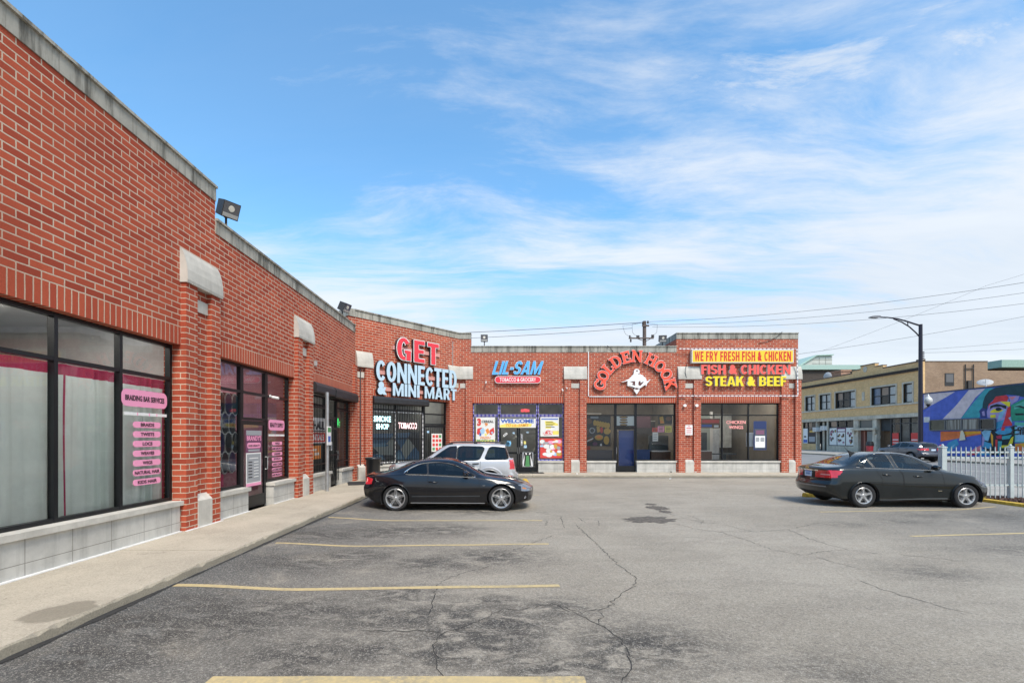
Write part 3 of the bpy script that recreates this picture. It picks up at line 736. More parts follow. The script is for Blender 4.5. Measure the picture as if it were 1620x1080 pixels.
# ------------------------------------------------------------ shop signs
RET = mat('sign_return_dark', (.03, .03, .035), .5); RETW = mat('sign_return_white', (.62, .60, .56), .5)
def acry(n, c): return mat(n, c, .35, coat=.2)
RED = acry('acrylic_red', (.72, .035, .055)); PALE = acry('acrylic_pale_blue', (.46, .62, .73)); BLUE = acry('acrylic_blue', (.10, .42, .80))
CORAL = acry('acrylic_coral', (.86, .095, .045)); YEL = acry('acrylic_yellow', (.86, .66, .02)); REDD = acry('acrylic_deep_red', (.60, .03, .02)); WHT = acry('acrylic_white', (.80, .80, .78))
TRIM = acry('letter_trim_white', (.80, .78, .76))

# slab-serif capitals as outlines in a unit box (x 0..w, z 0..1)
def arc(cx, cz, rx, rz, a0, a1, n=14): return [(cx+rx*math.cos(R(a0+(a1-a0)*k/n)), cz+rz*math.sin(R(a0+(a1-a0)*k/n))) for k in range(n+1)]
def bx(x0, x1, z0, z1): return [(x0, z0), (x1, z0), (x1, z1), (x0, z1)]
# every letter: list of polygons that butt or overlap; drawn by fusing boxes (small depth steps keep faces apart)
GL = {
 'E': (.78, [bx(.10, .34, .0, 1), bx(0, .10, 0, .13), bx(0, .10, .87, 1), bx(.34, .78, 0, .17), bx(.34, .76, .83, 1), bx(.64, .78, .17, .34), bx(.62, .76, .66, .83), bx(.34, .54, .42, .58), bx(.46, .56, .34, .42), bx(.46, .56, .58, .66)]),
 'T': (.86, [bx(.31, .55, .0, 1), bx(0, .31, .83, 1), bx(.55, .86, .83, 1), bx(0, .13, .62, .83), bx(.73, .86, .62, .83), bx(.19, .31, 0, .12), bx(.55, .67, 0, .12)]),
 'L': (.74, [bx(.10, .34, 0, 1), bx(0, .10, 0, .13), bx(0, .10, .87, 1), bx(.34, .44, .87, 1), bx(.34, .74, 0, .17), bx(.60, .74, .17, .40)]),
 'N': (.98, [bx(.08, .26, 0, 1), bx(0, .08, 0, .12), bx(.26, .36, 0, .12), bx(0, .08, .88, 1), bx(.72, .90, 0, 1), bx(.62, .72, .88, 1), bx(.90, .98, .88, 1), [(.26, 1), (.26, .66), (.72, .0), (.72, .34)]]),
 'H': (.98, [bx(.08, .32, 0, 1), bx(.66, .90, 0, 1), bx(.32, .66, .42, .58), bx(0, .08, 0, .12), bx(.32, .42, 0, .12), bx(0, .08, .88, 1), bx(.32, .42, .88, 1), bx(.56, .66, 0, .12), bx(.90, .98, 0, .12), bx(.56, .66, .88, 1), bx(.90, .98, .88, 1)]),
 'K': (.98, [bx(.08, .32, 0, 1), bx(0, .08, 0, .12), bx(.32, .42, 0, .12), bx(0, .08, .88, 1), bx(.32, .42, .88, 1), [(.32, .36), (.48, .50), (.78, .88), (.56, .88), (.32, .58)], [(.40, .45), (.68, .12), (.94, .12), (.54, .60)], bx(.56, .98, 0, .12), bx(.52, .92, .88, 1)]),
}
def ring_poly(cx, cz, ro, zo, ri, zi, a0, a1, n=22):
    o = arc(cx, cz, ro, zo, a0, a1, n); i = arc(cx, cz, ri, zi, a0, a1, n)
    return [[o[k], o[k+1], i[k+1], i[k]] for k in range(n)]
GL['O'] = (.88, ring_poly(.44, .5, .44, .5, .21, .31, 0, 360))
GL['D'] = (.90, [bx(.09, .33, 0, 1), bx(0, .09, 0, .13), bx(0, .09, .87, 1), bx(.33, .42, 0, .15), bx(.33, .42, .85, 1)]+ring_poly(.42, .5, .48, .5, .24, .35, -90, 90, 14))
GL['G'] = (.90, ring_poly(.45, .5, .45, .5, .22, .32, 42, 318, 20)+[bx(.64, .88, .06, .46), bx(.48, .64, .34, .46), [(.66, .66), (.88, .66), (.88, .96), (.76, .86), (.66, .76)]])
def glyph(parent, ch, M, h, wscale, mats, depth, grow=0.0, name='letter'):
    w, polys = GL[ch]; mb = MB()
    if grow:   # white edge plate behind, a bit larger
        for q in polys:
            cx = sum(p[0] for p in q)/len(q); cz = sum(p[1] for p in q)/len(q)
            qq = []
            for (x, z) in q:
                dx, dz = x-cx, z-cz; l = math.hypot(dx, dz) or 1
                qq.append((x+math.copysign(grow, dx) if abs(dx) > 1e-6 else x, z+math.copysign(grow, dz) if abs(dz) > 1e-6 else z))
            mb.prism([((x-w/2)*h*wscale, z*h) for x, z in qq], 'y', -depth+.012+random.random()*.002, 0, 2, 1)
    for k, q in enumerate(polys):
        mb.prism([((x-w/2)*h*wscale, z*h) for x, z in q], 'y', -depth-.0007*(k % 3), -.001, 0, 1)
    o = mb.build(name, mats, parent, M); return o


# heavy condensed sans capitals
def sans(ch):
    s, b = .20, .17
    if ch == 'C': return .56, ring_poly(.29, .5, .29, .5, .10, .335, 38, 322, 22)
    if ch == 'G': return .60, ring_poly(.29, .5, .29, .5, .10, .335, 38, 290, 22)+[bx(.40, .60, .0, .46), bx(.32, .40, .32, .46)]
    if ch == 'O': return .60, ring_poly(.30, .5, .30, .5, .10, .335, 0, 360, 26)
    if ch == 'N': return .62, [bx(0, .17, 0, 1), bx(.45, .62, 0, 1), [(.17, 1), (.17, .58), (.45, 0), (.45, .42)]]
    if ch == 'E': return .48, [bx(0, s, 0, 1), bx(s, .48, 0, b), bx(s, .48, 1-b, 1), bx(s, .44, .5-b*.45, .5+b*.5)]
    if ch == 'F': return .46, [bx(0, s, 0, 1), bx(s, .46, 1-b, 1), bx(s, .42, .42, .42+b)]
    if ch == 'T': return .54, [bx(.17, .37, 0, 1-b), bx(0, .54, 1-b, 1)]
    if ch == 'D': return .58, [bx(0, s, 0, 1), bx(s, .28, 0, b), bx(s, .28, 1-b, 1)]+ring_poly(.28, .5, .30, .5, .10, .33, -90, 90, 14)
    if ch == 'M': return .80, [bx(0, .18, 0, 1), bx(.62, .80, 0, 1), [(.18, 1), (.18, .62), (.34, 0), (.40, 0), (.40, .34)], [(.62, 1), (.40, .34), (.40, 0), (.46, 0), (.62, .62)]]
    if ch == 'I': return .20, [bx(0, .20, 0, 1)]
    if ch == 'H': return .60, [bx(0, s, 0, 1), bx(.40, .60, 0, 1), bx(s, .40, .42, .59)]
    if ch == 'A': return .66, [[(0, 0), (.19, 0), (.33, .74), (.33, 1), (.22, 1)], [(.66, 0), (.44, 1), (.33, 1), (.33, .74), (.47, 0)], bx(.20, .46, .18, .33)]
    if ch == 'R': return .58, [bx(0, s, 0, 1), bx(s, .28, 1-b*.9, 1), bx(s, .28, .40, .40+b*.9), [(.24, .42), (.38, 0), (.58, 0), (.42, .46)]]+ring_poly(.28, .70, .27, .30, .09, .15, -90, 90, 12)
    if ch == 'B': return .58, [bx(0, s, 0, 1), bx(s, .28, 0, .15), bx(s, .28, .43, .58), bx(s, .28, .85, 1)]+ring_poly(.28, .715, .26, .285, .08, .135, -90, 90, 12)+ring_poly(.28, .29, .29, .29, .10, .14, -90, 90, 12)
    if ch == 'K': return .62, [bx(0, s, 0, 1), [(s, .30), (s, .55), (.40, 1), (.62, 1)], [(.27, .48), (.40, 0), (.62, 0), (.40, .66)]]
    if ch == 'S': return .54, ring_poly(.27, .71, .27, .29, .085, .135, 12, 270, 16)+ring_poly(.27, .285, .27, .285, .085, .13, -168, 90, 16)
    if ch == 'W': return .84, [[(0, 1), (.16, 0), (.30, 0), (.19, 1)], [(.16, 0), (.30, 0), (.50, 1), (.36, 1)], [(.34, 1), (.48, 1), (.68, 0), (.54, 0)], [(.54, 0), (.68, 0), (.84, 1), (.65, 1)]]
    if ch == 'Y': return .62, [[(0, 1), (.21, .45), (.41, .45), (.20, 1)], [(.42, 1), (.21, .45), (.41, .45), (.62, 1)], bx(.21, .41, 0, .45)]
    if ch == 'L': return .46, [bx(0, s, 0, 1), bx(s, .46, 0, b)]
def word(parent, s, M, w, h, mats, depth, gap=.07, space=.30, grow=0.0, shear=0.0, dash=.12):
    """row of heavy channel letters fitted to width w and height h, centred on x"""
    tot = 0; items = []
    for ch in s:
        if ch == ' ': tot += space; continue
        if ch in '&-': ww = .66 if ch == '&' else .26
        else: ww = sans(ch)[0]
        items.append((ch, tot, ww)); tot += ww+gap
    tot -= gap; k = w/tot
    for ch, x, ww in items:
        cx = (x+ww/2)*k-w/2; Mx = M @ T((cx, 0, 0))
        if ch == '&':
            me = text_mesh('&', ww*k, h, .075, depth); o = bpy.data.objects.new('letter', me); col.objects.link(o); o.parent = parent; o.matrix_local = Mx
            for mm in mats[:2]: me.materials.append(mm)
            for p in me.polygons: p.material_index = 0 if p.normal.y < -.8 else 1
            continue
        polys = sans(ch)[1] if ch != '-' else [bx(0, ww, .36, .54)]
        mb = MB()
        sh = lambda q: [((p[0]-ww/2)*k+shear*p[1]*h, p[1]*h) for p in q]
        if grow:
            for q in polys:
                P = sh(q); cx_ = sum(p[0] for p in P)/len(P); cz_ = sum(p[1] for p in P)/len(P)
                mb.prism([(x_+(math.copysign(grow, x_-cx_) if abs(x_-cx_) > 1e-6 else 0), z_+(math.copysign(grow, z_-cz_) if abs(z_-cz_) > 1e-6 else 0)) for x_, z_ in P], 'y', -depth+.012+random.random()*.002, 0, 2, 1)
        for j, q in enumerate(polys): mb.prism(sh(q), 'y', -depth-.0007*(j % 3), -.001, 0, 1)
        mb.build('letter', mats, parent, Mx)
# GET CONNECTED & MINI MART on the canted corner
g = empty('channel_letter_sign', 'red letters GET above pale blue CONNECTED & MINI MART on the canted corner', 'sign', M=FD @ T((2.95, -.02, 3.5)))
word(g, 'GET', T((.0, 0, 1.55)), 2.26, .93, [RED, RET, TRIM], .17, .15, grow=.03)
word(g, 'CONNECTED', T((.05, 0, .57)), 4.36, .84, [PALE, RET], .16, .055)
word(g, '& MINI MART', T((.08, 0, .02)), 4.30, .53, [PALE, RET], .16, .07, .34)
RACE = mat('pink_raceway', (.62, .30, .26), .6)
mb = MB()
for a, b, z0, z1 in ((-1.25, 1.3, 1.95, 2.12), (-2.0, 2.1, .86, 1.02), (-2.0, 2.1, .2, .34)): mb.box(a, b, -.035, .015, z0, z1)
mb.build('raceway', RACE, g)
# LIL-SAM
x0, x1 = sR(778), sR(860); g = empty('channel_letter_sign', 'sky blue slanted letters LIL-SAM over a red pill reading TOBACCO & GROCERY', 'sign', M=FR @ T(((x0+x1)/2, -.02, zR(593))))
word(g, 'LIL-SAM', T((-.09, 0, 0)), x1-x0-.20, zR(572)-zR(593), [BLUE, RET, TRIM], .14, .06, shear=.28, grow=.012)
mb = MB(); pw = sR(856)-sR(783.5); zc = zR(601)-zR(593); mb.prism(rrect(0, zc, pw, .34, .165), 'y', -.12, 0, 1, 1); mb.prism(rrect(0, zc, pw-.05, .29, .14), 'y', -.125, -.11, 0, 0)
pl = mb.build('pill_panel', [RED, TRIM], g)
text_obj('TOBACCO & GROCERY', pl, T((0, -.127, zc-.09)), WHT, pw-.46, .18, .02)
# GOLDEN HOOK arc and emblem
cxp, czp, rad_ = sR(1003.5), zR(620.5), 57/33.18
g = empty('channel_letter_sign', 'orange letters GOLDEN HOOK arched over a white anchor-like emblem', 'sign', M=FR @ T((cxp, -.02, czp)))
arch_text = 'GOLDEN HOOK'; angs = [168, 149, 130, 113.5, 97, 79.5, None, 56, 38, 21, 2.5]
angs = [168, 153, 138.5, 122.5, 105, 87, None, 63.5, 46, 29.5, 13]
for ch, a in zip(arch_text, angs):
    if a is None: continue
    r0 = rad_-.30; M = T((r0*math.cos(R(a)), 0, r0*math.sin(R(a)))) @ Matrix.Rotation(R(90-a), 4, 'Y')
    glyph(g, ch, M, .57, .92 if ch in 'NHK' else .98, [CORAL, RET, TRIM], .13, .02)
em = MB()
def ez(l): return [((925+x/10.45-1003.5)/33.18, (620.5-545-y/10.45)/33.18) for x, y in l]
em.prism(ez([(805, 440), (815, 415), (850, 405), (885, 415), (900, 445), (892, 475), (905, 490), (950, 515), (1000, 560), (1015, 612), (1080, 574), (1018, 650), (1006, 695), (992, 664), (882, 742), (900, 750), (850, 826), (800, 752), (816, 742), (722, 690), (702, 692), (696, 640), (702, 606), (590, 628), (700, 582), (738, 556), (800, 488)]), 'y', -.10, 0)
eo = em.build('emblem', WHT, g)
DKM = mat('emblem_recess', (.10, .03, .025), .6)
for q in ([(735, 614), (822, 608), (822, 682), (766, 664), (796, 640)], [(878, 622), (905, 598), (914, 640), (930, 624), (966, 618), (906, 686), (874, 666)], ellipse(852, 440, 14, 14, 10), [(870, 486), (905, 482), (896, 494), (874, 494)], [(712, 676), (800, 732), (838, 722), (846, 712), (852, 712), (862, 722), (890, 726), (980, 660), (870, 742), (850, 748), (828, 742)]):
    dk = MB(); dk.prism(ez(q), 'y', -.104, -.09); dk.build('emblem_mark', DKM, eo)
# fish and chicken signs
g = empty('panel_sign', 'long yellow panel with red lettering WE FRY FRESH FISH & CHICKEN', 'sign', M=FR @ T((sR(1171), -.02, zR(575))))
w = sR(1250.5)-sR(1091); h = zR(554.5)-zR(575); mb = MB(); mb.box(-w/2, w/2, -.22, 0, 0, h); mb.build('cabinet', RETW, g)
mb = MB(); mb.box(-w/2+.04, w/2-.04, -.224, -.21, .04, h-.04); pn = mb.build('panel', acry('panel_yellow', (.90, .58, .03)), g)
pw_ = empty('tmp', None, None); bpy.data.objects.remove(pw_); word(pn, 'WE FRY FRESH FISH & CHICKEN', T((0, -.2245, .085)), w-.26, h-.17, [REDD, REDD], .003, .10, .30)
g = empty('channel_letter_sign', 'coral red channel letters FISH & CHICKEN under the yellow panel', 'sign', M=FR @ T((sR(1177), -.02, zR(592.5))))
word(g, 'FISH & CHICKEN', T((0, 0, 0)), sR(1247)-sR(1107), .45, [acry('acrylic_salmon', (.85, .11, .085)), RETW], .16, .05, .22)
g = empty('channel_letter_sign', 'yellow channel letters STEAK & BEEF above the last shop window', 'sign', M=FR @ T((sR(1177), -.02, zR(611))))
word(g, 'STEAK & BEEF', T((0, 0, 0)), sR(1241)-sR(1114), .46, [YEL, RETW], .16, .05, .22)

# light strips: a dotted white strip round the fish signs, one framing the arch
def dotted(name, label, pts, m, m2, M, w=.045, y=-.03, on=.11, off=.07, grp=None):
    o = empty(name, label, 'light strip', M=M, group=grp); a = MB()
    for (p, q) in pts:
        p, q = Vector(p), Vector(q); L = (q-p).length; d = (q-p)/L; n = Vector((-d.y, d.x))*w/2
        a.prism([tuple(p-n*.8), tuple(q-n*.8), tuple(q+n*.8), tuple(p+n*.8)], 'y', y, y+.02)
        b = MB(); b.prism([tuple(p-n), tuple(q-n), tuple(q+n), tuple(p+n)], 'y', y-.012, y-.001); b.build('diode_row', dash_mat(m, m2, abs(d.y) > abs(d.x)), o)
    a.build('backing', m2, o); return o
def dash_mat(m, m2, vert):
    """dashes printed along the strip (UV in metres)"""
    nm = m.name+m2.name+str(vert)
    if nm in MATS: return MATS[nm]
    k = bpy.data.materials.new('dash_strip'); k.use_nodes = True; t = NT(k.node_tree); b = t.n['Principled BSDF']; b.inputs['Roughness'].default_value = .5
    sp = t.new('ShaderNodeSeparateXYZ'); t.l.new(t.new('ShaderNodeTexCoord').outputs['UV'], sp.inputs[0])
    f = t.math('FRACT', t.math('DIVIDE', sp.outputs['Y' if vert else 'X'], .19)); g_ = t.math('GREATER_THAN', f, .60)
    A_, B_ = (x.node_tree.nodes['Principled BSDF'].inputs['Base Color'].default_value[:] for x in (m, m2))
    t.l.new(t.mix(g_, A_, B_), b.inputs['Base Color']); MATS[nm] = k; return k
LEDW = mat('light_strip_white', (.72, .72, .70), .5); LEDB = mat('light_strip_back', (.25, .24, .26), .6); LEDP = mat('light_strip_violet', (.10, .085, .50), .5); LEDL = mat('light_strip_lilac', (.42, .40, .66), .5)
dotted('light_strip', 'dotted white light strip boxed around the fish and chicken signs', [((sR(1258), zR(626.6)), (sR(1071), zR(626.6))), ((sR(1072), zR(553)), (sR(1255), zR(553))), ((sR(1256.5), zR(553)), (sR(1258), zR(625)))], LEDW, LEDB, FR, .05, -.20)
dotted('light_strip', 'white light strip framing the brickwork below the arched GOLDEN HOOK letters', [((sR(930.8), zR(556)), (sR(930.8), zR(626.6))), ((sR(932), zR(627)), (sR(1069), zR(627)))], LEDW, LEDW, FR, .04, -.03)
for (a, b, z0, z1, nm) in ((-1.36, -.17, 2.88, 3.40, 'left transom pane'), (-.09, 1.67, 2.88, 3.40, 'middle transom pane with the OPEN sign'), (1.75, 2.93, 2.88, 3.40, 'right transom pane'), (1.75, 2.93, .72, 2.80, 'price poster pane on the right'), (-1.36, -.17, .72, 2.80, 'cereal poster pane on the left'), (-.09, 1.67, 2.40, 2.80, 'welcome banner above the doors')):
    dotted('light_strip', 'violet light strip around the grocery '+nm, [((a, z0), (b, z0)), ((a, z1), (b, z1)), ((a, z0+.03), (a, z1-.03)), ((b, z0+.03), (b, z1-.03))], LEDL, LEDP, FR, .036, .135, .12, .09, 'violet strips in the grocery shop front')
for (a, b) in ((.76, 1.96), (2.06, 3.42)):
    dotted('light_strip', 'white dotted light strip around the smoke shop pane '+('with SMOKE SHOP' if a < 1 else 'with TOBACCO'), [((a, 2.86), (b, 2.86)), ((a, .76), (b, .76)), ((b, .78), (b, 2.84))], LEDW, LEDB, FD, .04, .135, .10, .08)

# ------------------------------------------------------------ window posters and decals
PINK = mat('decal_pink', (.86, .33, .50), .5); INK = mat('ink_black', (.012, .010, .012), .5); PPR = mat('poster_paper', (.74, .73, .68), .6, vary=.06); PYEL = mat('poster_yellow', (.80, .68, .14), .6)
PRED = mat('poster_red', (.62, .05, .04), .6); PBLU = mat('poster_blue', (.05, .12, .42), .6); PGRN = mat('poster_green', (.08, .26, .09), .6); PORG = mat('poster_orange', (.75, .25, .05), .6); PSKY = mat('poster_sky', (.35, .55, .72), .6)
PBRN = mat('poster_brown', (.16, .075, .04), .7); PGLD = mat('poster_gold', (.55, .33, .06), .6); PPUR = mat('poster_plum', (.16, .05, .11), .6); PGRY = mat('poster_grey', (.32, .33, .34), .6)
POSM = [PPR, PYEL, PRED, PBLU, PGRN, PORG, PSKY, PBRN, PGLD, INK, PINK, PPUR, PGRY, WHITE]
PI = dict(paper=0, yellow=1, red=2, blue=3, green=4, orange=5, sky=6, brown=7, gold=8, ink=9, pink=10, plum=11, grey=12, white=13)
def poster(name, label, cat, M, x, z, w, h, base, shapes=(), texts=(), y=.128, rot=0, grp=None, thick=.006, ground=None):
    """flat printed sheet fixed on the glass: x,z is its lower centre; shapes: (colour, polygon); texts: (string, x, z, w, h, colour, bold, shear)"""
    o = empty(name, label, cat, M=M @ T((x, y, z)) @ Matrix.Rotation(R(rot), 4, 'Y'), group=grp)
    mb = MB(); mb.prism(ground or [(-w/2, 0), (w/2, 0), (w/2, h), (-w/2, h)], 'y', -thick, 0, PI[base])
    for k, (c, poly) in enumerate(shapes): mb.prism(poly, 'y', -thick-.0012-.0006*k, -thick+.001, PI[c])
    mb.build('sheet', POSM, o)
    for tx in texts:
        s, tx_, tz, tw, th, c = tx[:6]; b = tx[6] if len(tx) > 6 else .02; sh = tx[7] if len(tx) > 7 else 0
        text_obj(s, o, T((tx_, -thick-.0012-.0006*len(shapes)-.0006, tz)), POSM[PI[c]], tw, th, b, .0015, sh)
    return o
R4 = lambda x0, x1, z0, z1: [(x0, z0), (x1, z0), (x1, z1), (x0, z1)]
# pink pills: braiding bar services
def pill(M, label, s, x, z, w, h, tw, th, y=.145, grp=None, r=None):
    poster('window_decal', label, 'decal', M, x, z, w, h, 'pink', texts=[(s, 0, h/2-th*.62, tw*1.2, th*1.25, 'ink', .03)], y=y, grp=grp, ground=rrect(0, h/2, w, h, r or h*.49))
yc = .155
bx_ = lambda px: sL(px, 5.85)
xc = (bx_(198)+bx_(262))/2
pill(FL, 'large pink pill decal reading BRAIDING BAR SERVICES on the curtained window', 'BRAIDING BAR SERVICES', xc-.02, 2.29, .98, .27, .70, .07, yc, r=.10)
for k, s in enumerate(('BRAIDS', 'TWISTS', 'LOCS', 'WEAVES', 'WIGS', 'NATURAL HAIR', 'KIDS HAIR')):
    pill(FL, 'small pink pill decal reading %s on the curtained salon window' % s, s, xc+.02, 1.955-.155*k, .60, .10, .062*len(s)*.55+.04, .045, yc, 'braiding bar service decals')
poster('window_decal', 'white strip of small print under the BRAIDING BAR SERVICES pill', 'decal', FL, xc, 2.15, .92, .05, 'white', [('pink', R4(-.20, -.18, .0, .05)), ('pink', R4(.05, .07, .0, .05)), ('pink', R4(.22, .235, .0, .05))], y=yc)
xc2 = (bx_(424)+bx_(451))/2
pill(FL, 'larger pink pill decal reading BEAUTY SUPPLY beside the salon door', 'BEAUTY SUPPLY', xc2, 1.98, .84, .27, .60, .09, yc, r=.10)
for k, s in enumerate(('WIGS', 'HAIR GROWTH', 'LASHES', 'JEWELRY', 'HAIR CARE', 'ACCESSORIES', 'HAIR PRODUCTS')):
    pill(FL, 'small pink pill decal reading %s beside the salon door' % s, s, xc2+.02, 1.60-.135*k, .54, .09, min(.46, .062*len(s)*.62+.05), .045, yc, 'beauty supply decals')
poster('window_decal', 'white strip of small print under the BEAUTY SUPPLY pill', 'decal', FL, xc2, 1.83, .84, .05, 'white', [('pink', R4(-.10, -.08, 0, .05)), ('pink', R4(.15, .165, 0, .05))], y=yc)
poster('window_decal', 'pink BRANDY\'S lettering and badge near the top of the salon door', 'decal', FL, 11.06, 1.45, .70, .52, 'plum', [('grey', R4(-.34, .34, .40, .51)), ('pink', rrect(0, .16, .6, .13, .06)), ('grey', R4(-.25, .25, .02, .07))], [("BRANDY'S", 0, .27, .64, .12, 'pink', .03), ('HAIR & BEAUTY', 0, .13, .5, .05, 'ink', .01)], y=.165)
poster('notice', 'grey opening-times notice with pink foot on the salon door', 'notice', FL, 11.05, .66, .66, .78, 'white', [('grey', R4(-.30, .30, .09, .75)), ('white', R4(-.2, .2, .64, .66)), ('pink', R4(-.33, .33, .0, .07))]+[('ink', R4(-.24, -.08, .55-.07*k, .572-.07*k)) for k in range(6)]+[('white', R4(.0, .2, .55-.07*k, .568-.07*k)) for k in range(6)], y=.165)
# hair packets filling the left pane of bay two: hung on the inside, dark ovals with pale edges
o = empty('hair_display', 'rack of dark hair packets with pale outlines in the pane left of the salon door', 'display', M=FL @ T((9.92, .225, .74)))
mb = MB(); mb.box(-.54, .54, .03, .06, .30, 2.02, 0)
for r_ in range(4):
    for c_ in range(4):
        x = -.40+.26*c_+(.12 if r_ % 2 else 0)-.03; z = .52+.42*r_
        mb.prism(ellipse(x, z, .135, .25, 14), 'y', .0-.002*((r_+c_) % 2), .03, 1); mb.prism(ellipse(x, z, .118, .225, 14), 'y', -.010-.002*((r_+c_) % 2), .01, random.choice([2, 2, 3, 4, 2]))
mb.box(-.15, .0, -.02, .03, .02, .28, 5)
mb.build('packets', [mat('display_board', (.08, .04, .05), .8), mat('packet_edge', (.60, .60, .58), .4), mat('packet_dark', (.045, .05, .055), .3), mat('packet_teal', (.05, .10, .12), .3), mat('packet_navy', (.05, .05, .11), .3), mat('packet_pink', (.5, .06, .14), .5)], o)
# truck rental signs in the third shop
poster('rental_sign', 'white and red U-HAUL RENTALS sign in the barred third shop window', 'sign', FL, 14.75, 1.62, 1.45, .80, 'white', [('red', R4(-.70, .70, .03, .33))], [('U-HAUL', 0, .42, 1.3, .28, 'ink', .04), ('RENTALS', 0, .08, 1.2, .2, 'white', .04)], y=.145)
poster('rental_sign', 'small orange sign under the U-HAUL board', 'sign', FL, 14.7, 1.12, .8, .42, 'orange', [('white', R4(-.1, .25, .12, .2)), ('white', R4(-.3, .05, .26, .32))], y=.145)
poster('notice', 'pale notice near the barred shop door', 'notice', FL, 16.05, 1.35, .2, .3, 'white', [('grey', R4(-.06, .06, .05, .2))], y=.15)
def neon(name, label, M, x, z, rows, m, y=.30):
    o = empty(name, label, 'neon sign', M=M @ T((x, y, z)))
    for s, dx, dz, w, h, b in rows: text_obj(s, o, T((dx, 0, dz)), m, w, h, b, .012)
    return o
NC = mat('neon_cyan', (.4, .7, .75), .4, emit=(.55, .95, 1), estr=1.1); NR = mat('neon_rose', (.7, .4, .42), .4, emit=(1, .62, .62), estr=.95); NG = mat('neon_green', (.02, .2, .05), .4, emit=(.05, 1, .25), estr=.9); NO = mat('neon_red', (.5, .02, .02), .4, emit=(1, .08, .10), estr=1.0)
neon('neon_sign', 'glowing pale cyan SMOKE SHOP lettering behind the bars', FD, 1.38, 2.14, [('SMOKE', 0, .30, .84, .24, .03), ('SHOP', 0, 0, .62, .22, .03)], NC, .21)
neon('neon_sign', 'glowing rose TOBACCO lettering behind the bars', FD, 2.66, 2.17, [('TOBACCO', 0, 0, .98, .27, .03)], NR, .21)
neon('neon_sign', 'small red OPEN sign behind the grocery transom', FR, sR(831), 3.02, [('OPEN', 0, 0, .40, .14, .02)], NO, .24)
o = empty('neon_sign', 'green leaf-shaped neon sign in the third shop window', 'neon sign', M=FL @ T((16.95, .24, 2.25)))
mb = MB()
for a in (-70, -40, -10, 20, 50, 80, 110): mb.tube([(0, 0, 0), (.14*math.sin(R(a-20)), 0, .14*math.cos(R(a-20))), (.24*math.sin(R(a-20))*.9, 0, .24*math.cos(R(a-20)))], .012, 6)
mb.tube([(-.15, 0, -.06), (.15, 0, -.06)], .012, 6); mb.build('glowing_tube', NG, o)
# smoke shop lower glass film: blue, grey and pale wedges
o = empty('window_film', 'blue and grey patterned film across the lower smoke shop panes', 'window film', M=FD @ T((0, .225, 0)))
mb = MB(); FILM = [mat('film_blue', (.07, .16, .27), .5), mat('film_teal', (.11, .17, .17), .5), mat('film_pale', (.36, .37, .33), .5), mat('film_dark', (.05, .055, .065), .5), mat('film_sky', (.20, .33, .42), .5)]
def fz(l): return [(sD(580+x/9.82), .0) for x, y in l]
def film(l, c, k): mb.prism([(sD(580+x/9.82), CAM_H+(CY-635-y/9.82)*((18.2+.747*sD(580+x/9.82)))/F) for x, y in l], 'y', -.001-.001*k, .006, c)
film([(80, 500), (470, 490), (470, 905), (80, 905)], 0, 0); film([(490, 490), (870, 470), (870, 900), (490, 905)], 0, 0)
film([(80, 700), (350, 700), (470, 640), (470, 830), (270, 830), (80, 810)], 2, 1); film([(80, 640), (240, 800), (180, 820), (80, 820)], 3, 2); film([(350, 660), (470, 520), (470, 700)], 2, 2)
film([(490, 560), (580, 730), (490, 800)], 3, 1); film([(740, 470), (870, 470), (870, 790), (690, 560)], 3, 1); film([(690, 560), (800, 700), (650, 900), (580, 740)], 2, 2); film([(300, 830), (470, 830), (470, 905), (340, 905)], 3, 2); film([(240, 810), (330, 905), (190, 905)], 4, 3); film([(780, 740), (870, 820), (870, 900), (740, 900)], 0, 3); film([(490, 800), (570, 780), (620, 900), (490, 905)], 4, 3); film([(90, 660), (350, 640), (330, 700), (120, 710)], 4, 3)
mb.build('film_sheet', FILM, o)
poster('poster', 'red and white tiled offer poster on the barred smoke shop door', 'poster', FD, 4.17, 1.15, .62, .82, 'paper', [(random.choice(['red', 'red', 'green']), R4(-.26+.19*i, -.12+.19*i, .06+.19*j, .19+.19*j)) for i in range(3) for j in range(4)], y=.06)
poster('notice', 'small blue notice beside the barred smoke shop door handle', 'notice', FD, 3.66, 2.0, .12, .09, 'sky', y=.06)
# grocery posters
zz = lambda py: zR(630+py/9); xx = lambda px: sR(740+px/9)
def gp(l, x, z): return [(xx(a)-x, zz(b)-z) for a, b in l]
cx_, cz_ = xx(252), zz(700)
poster('poster', 'tall offer poster 3 CEREAL 9 FRESH PRODUCE in the grocery window', 'poster', FR, cx_, cz_, xx(388)-xx(115), zz(268)-cz_, 'paper',
       [('red', gp([(135, 430), (200, 410), (210, 470), (150, 520), (125, 500)], cx_, cz_)), ('sky', gp([(170, 450), (215, 410), (245, 450), (230, 500), (190, 510)], cx_, cz_)), ('blue', gp([(160, 480), (190, 500), (190, 535), (165, 535)], cx_, cz_)), ('orange', gp([(250, 450), (290, 420), (310, 480), (280, 515)], cx_, cz_)), ('red', gp([(310, 450), (370, 410), (378, 480), (340, 520), (310, 510)], cx_, cz_)), ('sky', gp([(325, 480), (360, 470), (350, 510)], cx_, cz_)), ('yellow', gp([(240, 500), (270, 500), (270, 530), (240, 530)], cx_, cz_)), ('yellow', gp([(118, 590), (386, 590), (386, 640), (118, 640)], cx_, cz_))],
       [('3', xx(160)-cx_, zz(390)-cz_, .19, .36, 'red', .06), ('CEREAL', xx(282)-cx_, zz(345)-cz_, .58, .12, 'ink', .03), ('9', xx(262)-cx_, zz(392)-cz_, .16, .15, 'orange', .05), ('FRESH', xx(250)-cx_, zz(578)-cz_, .52, .12, 'orange', .02, .25), ('PRODUCE', xx(250)-cx_, zz(630)-cz_, .82, .15, 'green', .04)], y=.13)
